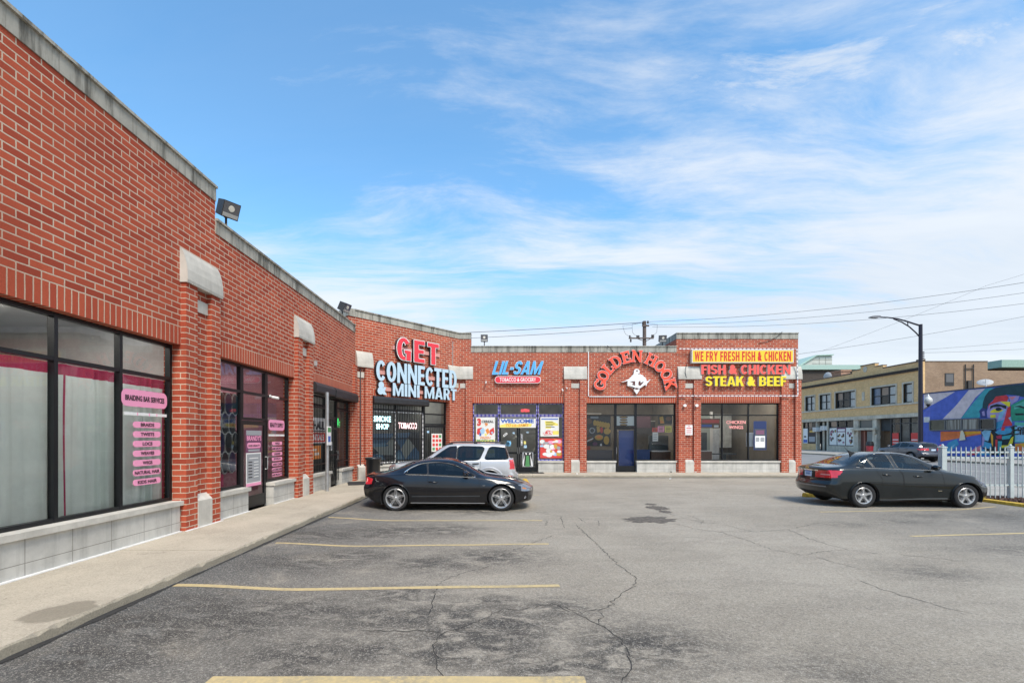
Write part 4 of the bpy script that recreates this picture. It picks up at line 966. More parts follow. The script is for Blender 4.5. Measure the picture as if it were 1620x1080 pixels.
cx_, cz_ = xx(712), zz(415)
poster('banner', 'white and yellow WELCOME TO LIL-SAM\'S banner above the grocery doors', 'banner', FR, cx_, cz_, xx(970)-xx(452), zz(285)-cz_, 'paper', [('yellow', gp([(456, 412), (456, 380), (560, 352), (700, 365), (820, 352), (920, 360), (900, 400), (700, 412)], cx_, cz_))],
       [('WELCOME', xx(705)-cx_, zz(350)-cz_, xx(945)-xx(468), .20, 'blue', .05), ("TO LIL-SAM'S", xx(705)-cx_, zz(402)-cz_, xx(870)-xx(545), .15, 'orange', .02, .3)], y=.10)
cx_, cz_ = xx(1170), zz(540)
poster('poster', 'white price list poster with yellow bands and 2.29 in red', 'poster', FR, cx_, cz_, xx(1305)-xx(1040), zz(265)-cz_, 'paper', [('blue', gp([(1050, 283), (1290, 283), (1290, 300), (1050, 300)], cx_, cz_)), ('yellow', gp([(1100, 320), (1200, 320), (1290, 360), (1290, 385), (1110, 385)], cx_, cz_)), ('yellow', gp([(1215, 460), (1300, 460), (1300, 515), (1215, 515)], cx_, cz_)), ('yellow', gp([(1110, 395), (1190, 395), (1190, 425), (1110, 425)], cx_, cz_))]+[('ink', gp([(1115, 330+24*k), (1220+20*(k % 2), 330+24*k), (1220+20*(k % 2), 338+24*k), (1115, 338+24*k)], cx_, cz_)) for k in range(4)]+[('red', gp([(1070, 500), (1140, 450), (1220, 470), (1200, 515), (1090, 520)], cx_, cz_))],
       [('2.29', xx(1142)-cx_, zz(510)-cz_, .46, .15, 'white', .03)], y=.13)
cx_, cz_ = xx(1192), zz(850)
random.seed(21)
foods = [(random.choice(['paper', 'white', 'grey', 'paper', 'pink', 'gold', 'sky']), gp(ellipse(1060+random.random()*250, 600+random.random()*210, 18+random.random()*30, 14+random.random()*26, 9), cx_, cz_)) for _ in range(26)]
poster('poster', 'crowded red snack poster low in the right grocery window', 'poster', FR, cx_, cz_, xx(1348)-xx(1030), zz(568)-cz_, 'red', [('orange', gp([(1230, 575), (1345, 600), (1345, 680), (1260, 640)], cx_, cz_))]+foods, y=.13)
poster('poster', 'pale poster hiding the lower grocery window behind the silver car', 'poster', FR, xx(252), .75, .9, .5, 'paper', [('yellow', R4(-.4, .4, .3, .45))], y=.13)
poster('notice', 'small white tilted ticket on the left grocery door', 'notice', FR, xx(543), zz(525), .22, .09, 'white', [('ink', R4(-.08, .08, .03, .06))], y=.14, rot=-38)
for k, (a, b, w, h, c, lab) in enumerate(((655, 503, .1, .08, 'sky', 'pale blue square notice high on the left grocery door'), (853, 492, .1, .07, 'sky', 'pale blue square notice high on the right grocery door'), (770, 670, .09, .55, 'grey', 'vertical strip of small stickers on the right grocery door'), (815, 650, .1, .14, 'yellow', 'green and yellow sticker on the right grocery door'), (823, 706, .13, .14, 'sky', 'blue and white sticker under the yellow one on the grocery door'))):
    poster('sticker', lab, 'sticker', FR, xx(a), zz(b), w, h, c, [('white', R4(-w/4, w/4, h*.2, h*.35)), ('ink', R4(-w/4, w/4, h*.5, h*.6))], y=.14)
cx_, cz_ = xx(855), zz(975)
poster('sticker', 'black and white bottle-shaped film with a green centre on the lower grocery door', 'sticker', FR, cx_, cz_, .9, .6, 'grey', [('ink', gp([(800, 770), (920, 770), (925, 960), (785, 960)], cx_, cz_)), ('white', gp([(815, 800), (800, 960), (790, 970), (785, 900)], cx_, cz_)), ('white', gp([(890, 800), (905, 960), (930, 970), (920, 900)], cx_, cz_)), ('green', gp([(835, 815), (875, 815), (885, 970), (820, 970)], cx_, cz_)), ('white', gp([(820, 775), (840, 775), (845, 800), (830, 805)], cx_, cz_)), ('white', gp([(880, 775), (905, 775), (890, 800), (872, 800)], cx_, cz_))], y=.14, ground=gp([(780, 765), (935, 765), (935, 975), (780, 975)], cx_, cz_))
# fish restaurant posters
x3 = lambda px: sR(920+px/9); 
def g3(l, x, z): return [(x3(a)-x, zz(b)-z) for a, b in l]
cx_, cz_ = x3(255), zz(680)
E = lambda a, b, rx, rz, n=16: ellipse(a, b, rx, rz, n)
poster('poster', 'dark menu poster with golden fried food pictures in the left restaurant window', 'poster', FR, cx_, cz_, x3(430)-x3(80), zz(245)-cz_, 'ink',
       [('grey', g3([(140, 255), (255, 255), (255, 280), (140, 280)], cx_, cz_)), ('brown', g3(E(120, 320, 45, 40), cx_, cz_))]+[('gold', g3(E(205+38*k, 345+8*k, 26, 42), cx_, cz_)) for k in range(6)]+[('grey', g3(E(165, 455, 42, 45), cx_, cz_)), ('ink', g3(E(165, 455, 28, 28), cx_, cz_)), ('gold', g3([(225, 400), (270, 395), (280, 470), (240, 490)], cx_, cz_)), ('red', g3(E(300, 450, 22, 45), cx_, cz_)), ('gold', g3(E(380, 465, 50, 46), cx_, cz_)), ('gold', g3(E(262, 555, 62, 40), cx_, cz_)), ('orange', g3(E(262, 548, 40, 22), cx_, cz_)), ('gold', g3(E(370, 595, 40, 62), cx_, cz_)), ('brown', g3(E(130, 580, 48, 40), cx_, cz_)), ('paper', g3([(90, 600), (180, 560), (180, 575), (90, 620)], cx_, cz_)), ('plum', g3(E(205, 645, 35, 25), cx_, cz_)), ('brown', g3(E(100, 470, 22, 40), cx_, cz_)), ('white', g3([(282, 645), (300, 640), (306, 675), (278, 675)], cx_, cz_))], y=.24)
cx_, cz_ = x3(640), zz(398)
poster('poster', 'sheet of stacked sandwich pictures over the restaurant door', 'poster', FR, cx_, cz_, x3(768)-x3(512), zz(245)-cz_, 'grey', [('paper', g3([(515, 250), (765, 250), (765, 395), (515, 395)], cx_, cz_))]+[('brown', g3(E(615, 265+36*k, 62-6*(k % 2), 15), cx_, cz_)) for k in range(4)]+[('gold', g3(E(615, 262+36*k, 40, 6), cx_, cz_)) for k in range(4)], y=.215)
cx_, cz_ = x3(1222), zz(365)
poster('poster', 'burger and fries picture board high in the right restaurant window', 'poster', FR, cx_, cz_, x3(1322)-x3(1122), zz(240)-cz_, 'ink', [('gold', g3([(1140, 260), (1190, 250), (1210, 350), (1150, 355)], cx_, cz_)), ('brown', g3(E(1270, 285, 42, 32), cx_, cz_)), ('orange', g3([(1150, 300), (1200, 330), (1195, 350), (1150, 350)], cx_, cz_))], y=.30)
for k, (a, b, c, d, cc, lab) in enumerate(((1035, 415, 1110, 475, 'red', 'red menu card at the left of the row in the right restaurant window'), (1115, 392, 1208, 478, 'pink', 'pink menu card in the middle of the row in the right restaurant window'), (1218, 392, 1318, 480, 'yellow', 'cream menu card at the right end of the row in the right restaurant window'), (1040, 480, 1120, 610, 'paper', 'tall cream price sheet in the right restaurant window'))):
    X, Z = x3((a+c)/2), zz(d); w_, h_ = x3(c)-x3(a), zz(b)-zz(d)
    poster('menu_card', lab, 'menu', FR, X, Z, w_, h_, cc, [('brown' if cc != 'paper' else 'grey', R4(-w_*.35, w_*.30, h_*f, h_*f+.03)) for f in (.2, .45, .7)], y=.30)
# things inside the restaurant
def simple_box_obj(name, label, cat, M, boxes, mats):
    o = empty(name, label, cat, M=M)
    for nm, b, mi in boxes:
        mb = MB(); mb.box(*b); mb.build(nm, mats[mi], o)
    return o
INB = mat('counter_blue', (.03, .07, .20), .4); INW = mat('counter_wood', (.12, .07, .045), .5, vary=.3); INT_D = mat('counter_dark', (.03, .045, .05), .4)
simple_box_obj('booth_bench', 'dark padded bench behind the left restaurant window', 'bench', FR @ T((4.72, .5, .14)), [('seat', (-.62, .62, 0, .5, 0, .50), 0), ('backrest', (-.62, .62, -.12, 0, 0, 1.05), 0)], [mat('bench_vinyl', (.055, .05, .062), .4)])
simple_box_obj('service_counter', 'dark blue counter behind the right restaurant window', 'counter', FR @ T((6.95, 1.0, .14)), [('front_panel', (-.5, .42, 0, .5, 0, 1.0), 0), ('worktop', (-.52, .44, -.03, .52, 1.0, 1.05), 0)], [INB])
simple_box_obj('display_case', 'wood-fronted display case at the right restaurant window', 'display case', FR @ T((7.9, 1.0, .14)), [('front_panel', (-.45, .5, 0, .5, 0, .95), 0), ('worktop', (-.46, .5, -.02, .5, .95, 1.0), 1), ('back_shelf', (-.46, .5, .3, .5, 1.0, 1.75), 2)], [INW, RETW, INT_D])
simple_box_obj('door_leaf', 'blue inner door leaf standing behind the restaurant door', 'door', FR @ T((6.1, .42, .14)), [('panel', (-.42, .30, 0, .04, .0, 2.0), 0)], [mat('door_blue', (.035, .085, .32), .4)])
simple_box_obj('wall_menu', 'plum menu board on the restaurant back wall', 'menu', FR @ T((7.3, 2.2, 2.3)), [('board', (-.5, .5, 0, .05, 0, .6), 0)], [mat('menu_plum', (.10, .045, .06), .6)])
simple_box_obj('service_counter', 'wood counter with dark equipment behind the last shop window', 'counter', FR @ T((10.05, 1.2, .14)), [('front_panel', (-.6, .5, 0, .6, 0, .95), 0), ('worktop', (-.62, .52, -.03, .62, .95, 1.0), 1), ('equipment', (-.55, .3, .1, .55, 1.0, 1.9), 2)], [mat('counter_brown', (.20, .10, .06), .5), RETW, INT_D])
simple_box_obj('dining_table', 'dark dining table behind the last shop window', 'table', FR @ T((11.5, 1.6, .14)), [('tabletop', (-.6, .5, 0, .7, .78, .83), 0), ('pedestal', (-.1, .1, .3, .45, 0, .78), 0)], [INT_D])
simple_box_obj('service_door', 'pale grey door with a white frame at the back of the last shop', 'door', FR @ T((11.1, 4.0, .14)), [('panel', (-.7, .6, 0, .05, 0, 2.9), 0), ('door_frame', (.6, .75, -.02, .05, 0, 3.1), 1)], [mat('door_grey', (.30, .33, .29), .6), RETW])
poster('poster', 'violet framed window sign with rounded violet header in the last window', 'poster', FR, sR(1100+955/9), zR(630+735/9), .62, 1.38, 'grey', [('blue', R4(-.31, -.26, 0, 1.38)), ('blue', R4(.26, .31, 0, 1.38)), ('blue', rrect(0, 1.20, .62, .38, .08)), ('blue', R4(-.26, .26, 0, .05)), ('pink', R4(-.2, .2, .75, .95)), ('white', R4(-.24, .24, .12, .68)), ('grey', R4(-.2, -.04, .40, .60)), ('grey', R4(.02, .2, .40, .60))], y=.21)
for lab, a, b, w_, h_ in (('rose outline lettering CHICKEN WINGS in the middle pane of the last shop window', 610, 432, .92, .40),):
    neon('neon_sign', lab, FR, sR(1100+a/9), zR(630+b/9), [('CHICKEN', 0, .24, w_, .16, .005), ('WINGS', 0, 0, w_*.75, .16, .005)], mat('neon_dull', (.5, .16, .16), .5, emit=(1, .45, .42), estr=.35), .21)
poster('poster', 'dull red and blue lettered film in the left pane of the last shop window', 'poster', FR, sR(1100+240/9), zR(630+420/9), 1.0, .46, 'grey', [('brown', R4(-.5, .5, 0, .46)), ('red', R4(-.38, .45, .24, .40)), ('blue', R4(-.40, .10, .05, .17)), ('paper', R4(.2, .42, .04, .14))], y=.26)
simple_box_obj('menu_board', 'white card against the glass of the last shop window', 'sign', FR @ T((sR(1191), .30, 1.35)), [('board', (-.16, .22, 0, .02, 0, .68), 0)], [mat('card_white', (.66, .67, .70), .5)])

for lab, x, y, z, w_, h_, c, cc in (('wide lit menu board on the back wall of the fish restaurant', 5.0, 4.9, 2.35, 1.5, .8, (.42, .30, .16), .0), ('red drinks cooler standing behind the restaurant picture menu', 4.4, 3.4, .14, .9, 1.9, (.35, .04, .03), 0), ('pale refrigerator at the back of the fish restaurant', 7.05, 4.3, .14, .8, 2.0, (.50, .52, .50), 0), ('dark hood over the restaurant kitchen', 8.2, 4.5, 2.0, 1.1, .7, (.06, .06, .065), 0),
        ('yellow price board hanging at the left in the last shop', 9.75, 3.2, 2.6, 1.0, .55, (.55, .40, .10), 0), ('red price board hanging above the counter in the last shop', 10.2, 3.6, 2.0, 1.1, .42, (.42, .05, .04), 0), ('tall white cooler near the pale door in the last shop', 12.1, 4.6, .14, .8, 2.1, (.55, .57, .58), 0), ('pale window blind at the right end of the last shop', 13.0, 5.2, 1.2, 1.0, 1.9, (.55, .56, .52), 0), ('red vending machine in the last shop', 10.75, 4.3, .14, .55, 1.8, (.30, .04, .04), 0), ('brown panelling along the back of the last shop', 9.5, 5.6, .14, 1.4, 1.3, (.16, .08, .05), 0)):
    simple_box_obj('interior_fitting', lab, 'shop fitting', FR @ T((x, y, z)), [('body', (-w_/2, w_/2, 0, .12, 0, h_), 0), ('trim', (-w_/2-.03, w_/2+.03, -.02, .10, h_, h_+.05), 1)], [mat('fit_'+lab[:12].replace(' ', '_'), c, .5, vary=.25, vscale=4), RETW])
# ------------------------------------------------------------ curtains in the salon window
CUR = mat('curtain_grey_green', (.82, .90, .87), .85, vary=.08, vscale=3); CURH = mat('curtain_magenta', (.46, .05, .13), .85)
def cloth_light(m):
    t = NT(m.node_tree); b = t.n['Principled BSDF']; out = [n for n in t.n if n.type == 'OUTPUT_MATERIAL'][0]
    tr = t.new('ShaderNodeBsdfTranslucent'); src = b.inputs['Base Color'].links; mx = t.new('ShaderNodeMixShader', i_0=.4)
    if src: t.l.new(src[0].from_socket, tr.inputs[0])
    else: tr.inputs[0].default_value = b.inputs['Base Color'].default_value
    t.l.new(b.outputs[0], mx.inputs[1]); t.l.new(tr.outputs[0], mx.inputs[2]); t.l.new(mx.outputs[0], out.inputs[0])
cloth_light(CUR); cloth_light(CURH)
def curtain(label, x0, x1, z0, z1, edge, seed):
    random.seed(seed); o = empty('curtain', label, 'curtain', M=FL @ T((x0, .30, z0)), group='salon window curtains'); n = 90; mz = 14; mb = MB(); hem = MB()
    W, H = x1-x0, z1-z0; ph = random.random()*6; fold = lambda i: math.copysign(abs(math.sin(i*.42+ph+1.3*math.sin(i*.11+ph)))**.6, math.sin(i*.42+ph+1.3*math.sin(i*.11+ph))); P = lambda i, j: (W*i/n+.012*math.sin(j*.3+i*.2), .045*fold(i)*(1-.45*j/mz)*(.6+.4*math.sin(i*.09+seed))+.012*math.sin(i*.21+j*.15), H*j/mz)
    for i in range(n):
        e = any(a <= (i+.5)/n <= b for a, b in edge)
        for j in range(mz):
            q = [P(i, j), P(i+1, j), P(i+1, j+1), P(i, j+1)]
            (hem if (j == mz-1 or e) else mb).face(q)
    mb.build('cloth', CUR, o, smooth=True); hem.build('border', CURH, o, smooth=True)
curtain('pale grey green curtain with a magenta stripe, nearest salon pane', 4.5, 6.24, ZS+.03, 2.80, [(.60, .62), (.98, 1)], 1)
curtain('pale grey green curtain edged in magenta on both sides, middle salon pane', 6.28, 7.30, ZS+.03, 2.80, [(.10, .125), (.955, 1)], 2)
curtain('pale curtain with broad magenta border behind the pink service decals', 7.33, 8.42, ZS+.03, 2.80, [(.86, .95)], 3)
curtain('pale grey green curtain in the salon pane nearest the camera', 2.1, 4.5, ZS+.03, 2.80, [(.5, .52)], 4)

# ------------------------------------------------------------ fittings on the facade and roof
def floodlight(label, M, tilt, turn):
    o = empty('floodlight', label, 'floodlight', M=M, group='floodlights on the parapet')
    mb = MB(); mb.lathe([(.05, 0), (.05, .02), (.022, .03), (.022, .22), (.045, .23), (.045, .29), (.0, .30)], 12); mb.build('mount', DKMETAL, o)
    M_ = None; H = T((0, 0, .24)) @ Matrix.Scale(.82, 4) @ Matrix.Rotation(R(turn), 4, 'Z') @ Matrix.Rotation(R(tilt), 4, 'X')
    mb = MB(); mb.prism([(-.20, .0), (.14, .0), (.14, .36), (-.20, .40)], 'x', -.20, .20)
    h = mb.build('housing', DKMETAL, o, H)
    mb = MB(); mb.box(-.185, .185, -.206, -.199, .02, .38); l = mb.build('lens', mat('flood_glass', (.10, .10, .11), .12, coat=1), h)
    mb = MB(); mb.lathe([(.0, -.216), (.07, -.214), (.075, -.2)], 16, c=(0, 0, .24), axis='y'); mb.build('lamp', mat('lamp_bulb', (.75, .72, .62), .3), h)
    mb = MB(); mb.box(-.18, .18, -.212, -.206, .03, .12); mb.build('reflector', mat('reflector', (.5, .5, .48), .3, .3), h)
floodlight('grey box floodlight on the parapet step over the salon window', T((-5.75, 9.75, LOW)), 28, 55)
floodlight('grey box floodlight at the far end of the left parapet by the canted corner', T((-5.8, 17.0, LOW)), 28, 70)
floodlight('box floodlight on the parapet above LIL-SAM', T((sR(766), 22.5, LOW)), 8, 0)
floodlight('box floodlight on the parapet right of the GOLDEN HOOK arch', T((sR(1050), 22.5, LOW)), 18, -8)
def camera_dome(label, M, bullet=False):
    o = empty('security_camera', label, 'security camera', M=M); mb = MB()
    if bullet:
        mb.box(-.03, .03, -.02, 0, -.03, .03); mb.build('bracket', WHITE, o); b = MB(); b.tube([(0, -.02, 0), (0, -.08, -.02)], .012); b.tube([(0, -.06, -.03), (.0, -.22, -.06)], .035, 10); b.build('housing', WHITE, o)
    else:
        mb.lathe([(.06, 0), (.06, -.05), (.0, -.055)], 14, axis='y'); mb.build('bracket', WHITE, o); b = MB(); b.lathe([(.05, -.05), (.045, -.085), (.03, -.10), (0, -.105)], 14, axis='y'); b.build('housing', BLACK, o)
camera_dome('white bullet camera beside the pilaster between LIL-SAM and GOLDEN HOOK', FR @ T((sR(896), 0, zR(612.5))), True)
camera_dome('white box camera just left of the bullet camera on the grocery wall', FR @ T((sR(889.5), 0, zR(616))), True)
camera_dome('small white camera left of the LIL-SAM pill sign', FR @ T((sR(769), 0, zR(604))), True)
camera_dome('round camera over the smoke shop door under MINI MART', FD @ T((4.74, -.01, 3.62)))
camera_dome('white bullet camera inside the transom right of the salon door', FL @ T((11.75, .13, 2.84)), True)
o = tag(MB().build('x', WHITE), '', '') if False else None
def spot(label, x):
    o = empty('wall_spotlight', label, 'wall light', M=FR @ T((x, -.10, zR(641.5)))); mb = MB(); mb.box(-.05, .05, -.03, 0, -.04, .04); mb.build('mount', WHITE, o)
    mb = MB(); mb.lathe([(.02, -.03), (.06, -.09), (.075, -.13), (0, -.12)], 12, axis='y'); mb.build('lamp_head', WHITE, o)
spot('small white spotlight at the left of the pilaster by the NO PARKING sign', sR(1081)); spot('small white spotlight at the right of the pilaster by the NO PARKING sign', sR(1099.5))
o = poster('wall_sign', 'white wall notice with small red lines on the pilaster right of GOLDEN HOOK', 'sign', FR, sR(1088.5), zR(688), .34, .48, 'white', [('red', R4(-.06, .06, .40, .43)), ('red', R4(-.12, .12, .31, .35)), ('red', R4(-.12, .12, .24, .26)), ('red', R4(-.12, .12, .15, .18)), ('red', R4(-.12, .12, .07, .09))], y=-.101)
mb = MB(); mb.box(-.06, .06, -.05, 0, -.07, .07); o = mb.build('junction_box', [mat('grey_box', (.45, .44, .42), .5)]); o.matrix_world = FL @ T((14.25, 0, 4.05)); tag(o, 'small grey electrical box on the brick above the third shop', 'junction box')
mb = MB(); mb.tube([(sR(718), -.03, zR(616)), (sR(722), -.05, zR(622)), (sR(728), -.06, zR(618)), (sR(733), -.03, zR(610))], .012, 6); 
o = mb.build('loose_cable', [mat('cable_pale', (.5, .42, .4), .6)]); o.matrix_world = FR @ T((-.05, -.12, 0)); tag(o, 'loose pale cable hanging at the right end of MINI MART', 'cable')
def cable(label, pts, m, r=.012):
    mb = MB(); mb.tube(pts, r, 6); o = mb.build('wall_cable', m); o.matrix_world = FR; tag(o, label, 'cable')
BLKC = mat('cable_black', (.03, .03, .03), .6)
cable('thin dark cable drooping from the coping above GOLDEN HOOK', [(sR(960), -.07, LOW), (sR(964), -.08, zR(550)), (sR(970), -.03, zR(556))], BLKC)
cable('dark cable slanting from the tall coping to the panel sign', [(sR(1236), -.08, TALL+.03), (sR(1228), -.06, zR(533)), (sR(1214), -.03, zR(540)), (sR(1200), -.03, zR(543))], BLKC)
cable('curved dark cable over the stone cap left of the FISH signs', [(sR(1084), -.15, zR(598)), (sR(1082), -.16, zR(590)), (sR(1083.5), -.14, zR(582)), (sR(1086), -.02, zR(576))], BLKC)
mb = MB(); mb.tube([(LD-.42, -.03, .2), (LD-.42, -.03, 6.3)], .02, 6); o = mb.build('conduit', [mat('conduit_grey', (.40, .33, .30), .6)]); o.matrix_world = FD; tag(o, 'thin conduit running up the brick right of the smoke shop door', 'conduit')
mb = MB(); mb.tube([(.20, -.03, .2), (.20, -.03, 4.5)], .025, 6); o = mb.build('conduit', [mat('conduit_dark', (.06, .04, .04), .6)]); o.matrix_world = FD; tag(o, 'dark downpipe in the inner corner left of the smoke shop', 'conduit')

# steel post with the accessible parking sign, trash bin, door mats
o = empty('sign_post', 'galvanised steel post with a small green and blue sign outside the third shop', 'sign post', (-5.40, 14.45, WZ))
mb = MB(); mb.lathe([(.055, 0), (.055, 3.05), (.0, 3.06)], 14); mb.build('post', STEEL, o)
mb = MB(); mb.box(.05, .07, -.16, .16, 1.42, 2.0); pz = mb.build('plate', [WHITE], o)
mb = MB(); mb.box(.071, .074, -.10, .10, 1.52, 1.70); mb.build('emblem', PBLU, pz); mb = MB(); mb.box(.071, .074, -.13, .13, 1.82, 1.96); mb.build('stripe', PGRN, pz)
o = empty('trash_can', 'black open trash can standing at the inner corner of the shops', 'trash can', (-4.88, 17.75, WZ))
mb = MB(); mb.lathe([(.0, 0), (.225, 0), (.235, .05), (.27, .80), (.295, .81), (.305, .86), (.295, .90), (.27, .90), (.255, .82), (.20, .06), (0, .05)], 32); mb.build('bin_body', mat('bin_black', (.018, .02, .024), .35), o, smooth=True)
mb = MB()
for s in (-1, 1): mb.tube([(s*.27, -.10, .62), (s*.33, -.08, .60), (s*.33, .08, .60), (s*.27, .10, .62)], .014, 6)
mb.build('handle', BLACK, o)
def mat_on_walk(label, M, w, d, m):
    mb = MB(); mb.prism(rrect(0, 0, w, d, .03), 'z', 0, .012); o = mb.build('door_mat', m); o.matrix_world = M; tag(o, label, 'door mat')
MATB = mat('rubber_mat', (.022, .022, .022), .9, vary=.3, vscale=40)
mat_on_walk('black rubber mat on the walk by the inner corner', T((-5.15, 16.9, WZ+.004)) @ Matrix.Rotation(R(20), 4, 'Z'), .8, 1.3, MATB)
mat_on_walk('black rubber mat in front of the grocery doors', FR @ T((1.0, -.5, WZ+.004)), 1.9, .7, MATB)
# yellow wheel stops
def stop(label, x, y, rz, L=1.7):
    mb = MB(); mb.prism([(-.11, 0), (.11, 0), (.09, .10), (.05, .125), (-.05, .125), (-.09, .10)], 'x', -L/2, L/2)
    o = mb.build('wheel_stop', [mat('stop_yellow', (.62, .40, .04), .75, vary=.3, vscale=18)]); o.matrix_world = T((x, y, gz(x, y))) @ Matrix.Rotation(R(rz), 4, 'Z'); tag(o, label, 'wheel stop')
stop('yellow concrete wheel stop behind the silver SUV', .95, 18.2, 90, 2.4)
stop('yellow concrete wheel stop behind the dark sedan', 10.25, 14.45, 4, 1.9)
# litter at the foot of the wall
LIT = mat('litter_white', (.75, .74, .70), .7)
for px, py, lab in ((913, 750, 'white paper scrap on the kerb under the grocery price poster'), (1100.5, 744, 'white crumpled scrap at the foot of the pilaster with the notice'), (1062, 746, 'dark lump of litter at the foot of the restaurant window base'), (1060, 754, 'white scrap lying at the kerb below the restaurant')):
    y = F*(CAM_H-WZ)/(py-CY); y = min(y, 22.15); x = (px-CX)*y/F; mb = MB(); r = .05
    for k in range(5): mb.face([(random.uniform(-r, r), random.uniform(-r, r), random.uniform(0, r*1.2)) for _ in range(3)])
    mb.prism(ellipse(0, 0, r*.8, r*.6, 7), 'z', .0, .02)
    o = mb.build('litter', [LIT if 'dark' not in lab else BLKC]); o.location = (x, y, WZ+.003 if y > 20.7 else gz(x, 20.3)+.01); tag(o, lab, 'litter')
# ------------------------------------------------------------ cars: an interpolated body surface, cut into its parts
def pchip(xk, yk, x):
    xk = np.asarray(xk, float); yk = np.asarray(yk, float); h = np.diff(xk); d = np.diff(yk)/h; m = np.zeros_like(xk)
    for i in range(1, len(xk)-1):
        if d[i-1]*d[i] > 0: w1, w2 = 2*h[i]+h[i-1], h[i]+2*h[i-1]; m[i] = (w1+w2)/(w1/d[i-1]+w2/d[i])
    m[0], m[-1] = d[0], d[-1]
    i = np.clip(np.searchsorted(xk, x)-1, 0, len(h)-1); t = np.clip((x-xk[i])/h[i], 0, 1); hh = h[i]
    return (2*t**3-3*t**2+1)*yk[i]+(t**3-2*t**2+t)*hh*m[i]+(-2*t**3+3*t**2)*yk[i+1]+(t**3-t**2)*hh*m[i+1]
def inpoly(poly, x, z):
    c = np.zeros(x.shape, bool); n = len(poly)
    for i in range(n):
        x1, z1 = poly[i]; x2, z2 = poly[(i+1) % n]
        if z1 == z2: continue
        c ^= ((z1 > z) != (z2 > z)) & (x < (x2-x1)*(z-z1)/(z2-z1)+x1)
    return c
def smooth_poly(p, it=2, r=.25):
    for _ in range(it):
        q = []
        for i in range(len(p)):
            a, b = p[i], p[(i+1) % len(p)]; q += [(a[0]*(1-r)+b[0]*r, a[1]*(1-r)+b[1]*r), (a[0]*r+b[0]*(1-r), a[1]*r+b[1]*(1-r))]
        p = q
    return p
def snap_to(poly, X, Z, cell):
    """move points lying close to the polygon's outline onto it"""
    P = np.array(poly); best = np.full(X.shape, 1e9); bx_, bz_ = X.copy(), Z.copy()
    for i in range(len(P)):
        a, b = P[i], P[(i+1) % len(P)]; d = b-a; L = d@d
        if L < 1e-12: continue
        t = np.clip(((X-a[0])*d[0]+(Z-a[1])*d[1])/L, 0, 1); qx, qz = a[0]+t*d[0], a[1]+t*d[1]; D = np.hypot(X-qx, Z-qz); m = D < best
        best[m] = D[m]; bx_[m] = qx[m]; bz_[m] = qz[m]
    m = best < cell*.52
    return np.where(m, bx_, X), np.where(m, bz_, Z)
TYRE = mat('tyre_rubber', (.018, .018, .019), .85, bump=.3, bscale=80); RIM = mat('alloy_silver', (.50, .50, .50), .32, .75); RIMD = mat('rim_dark', (.02, .02, .02), .5); CHROME = mat('chrome', (.66, .67, .68), .12, 1.0)
SEAM = mat('panel_gap', (.004, .004, .004), .9); CABIN = mat('car_cabin', (.045, .044, .045), .85); LAMPR = mat('tail_lamp_red', (.55, .012, .018), .15, coat=1); LAMPC = mat('lamp_clear', (.20, .205, .215), .12, .3, coat=1); LAMPA = mat('lamp_amber', (.75, .22, .03), .2, coat=1)
UNDER = mat('underbody', (.012, .012, .012), .95); PLATE = mat('plate_blue_white', (.55, .66, .78), .5); PLATEB = mat('plate_blue', (.10, .22, .50), .5)
def paint(name, c, metal=.35, rough=.28, flake=.0, dust=.06):
    m = mat(name, c, rough, metal, 1.0, spec=.15); 
    t = NT(m.node_tree); b = t.n['Principled BSDF']; b.inputs['Coat Roughness'].default_value = .045
    P = t.new('ShaderNodeTexCoord').outputs['Object']
    n = t.ramp(t.noise(P, 2.2, 6, .65), .35, .8); sep = t.new('ShaderNodeSeparateXYZ'); t.l.new(P, sep.inputs[0])
    d = t.math('MULTIPLY', t.math('ADD', .25, t.ramp(sep.outputs['Z'], .75, .15)), t.math('MULTIPLY', n, dust))
    t.l.new(t.mix(d, c4(c), c4((.34, .31, .27))), b.inputs['Base Color']); t.l.new(t.math('ADD', rough, t.math('MULTIPLY', n, .12)), b.inputs['Roughness'])
    return m
def tint_glass(name, tint, boost=1.2): return glass_mat(name, tint, 1.5, .01, boost)

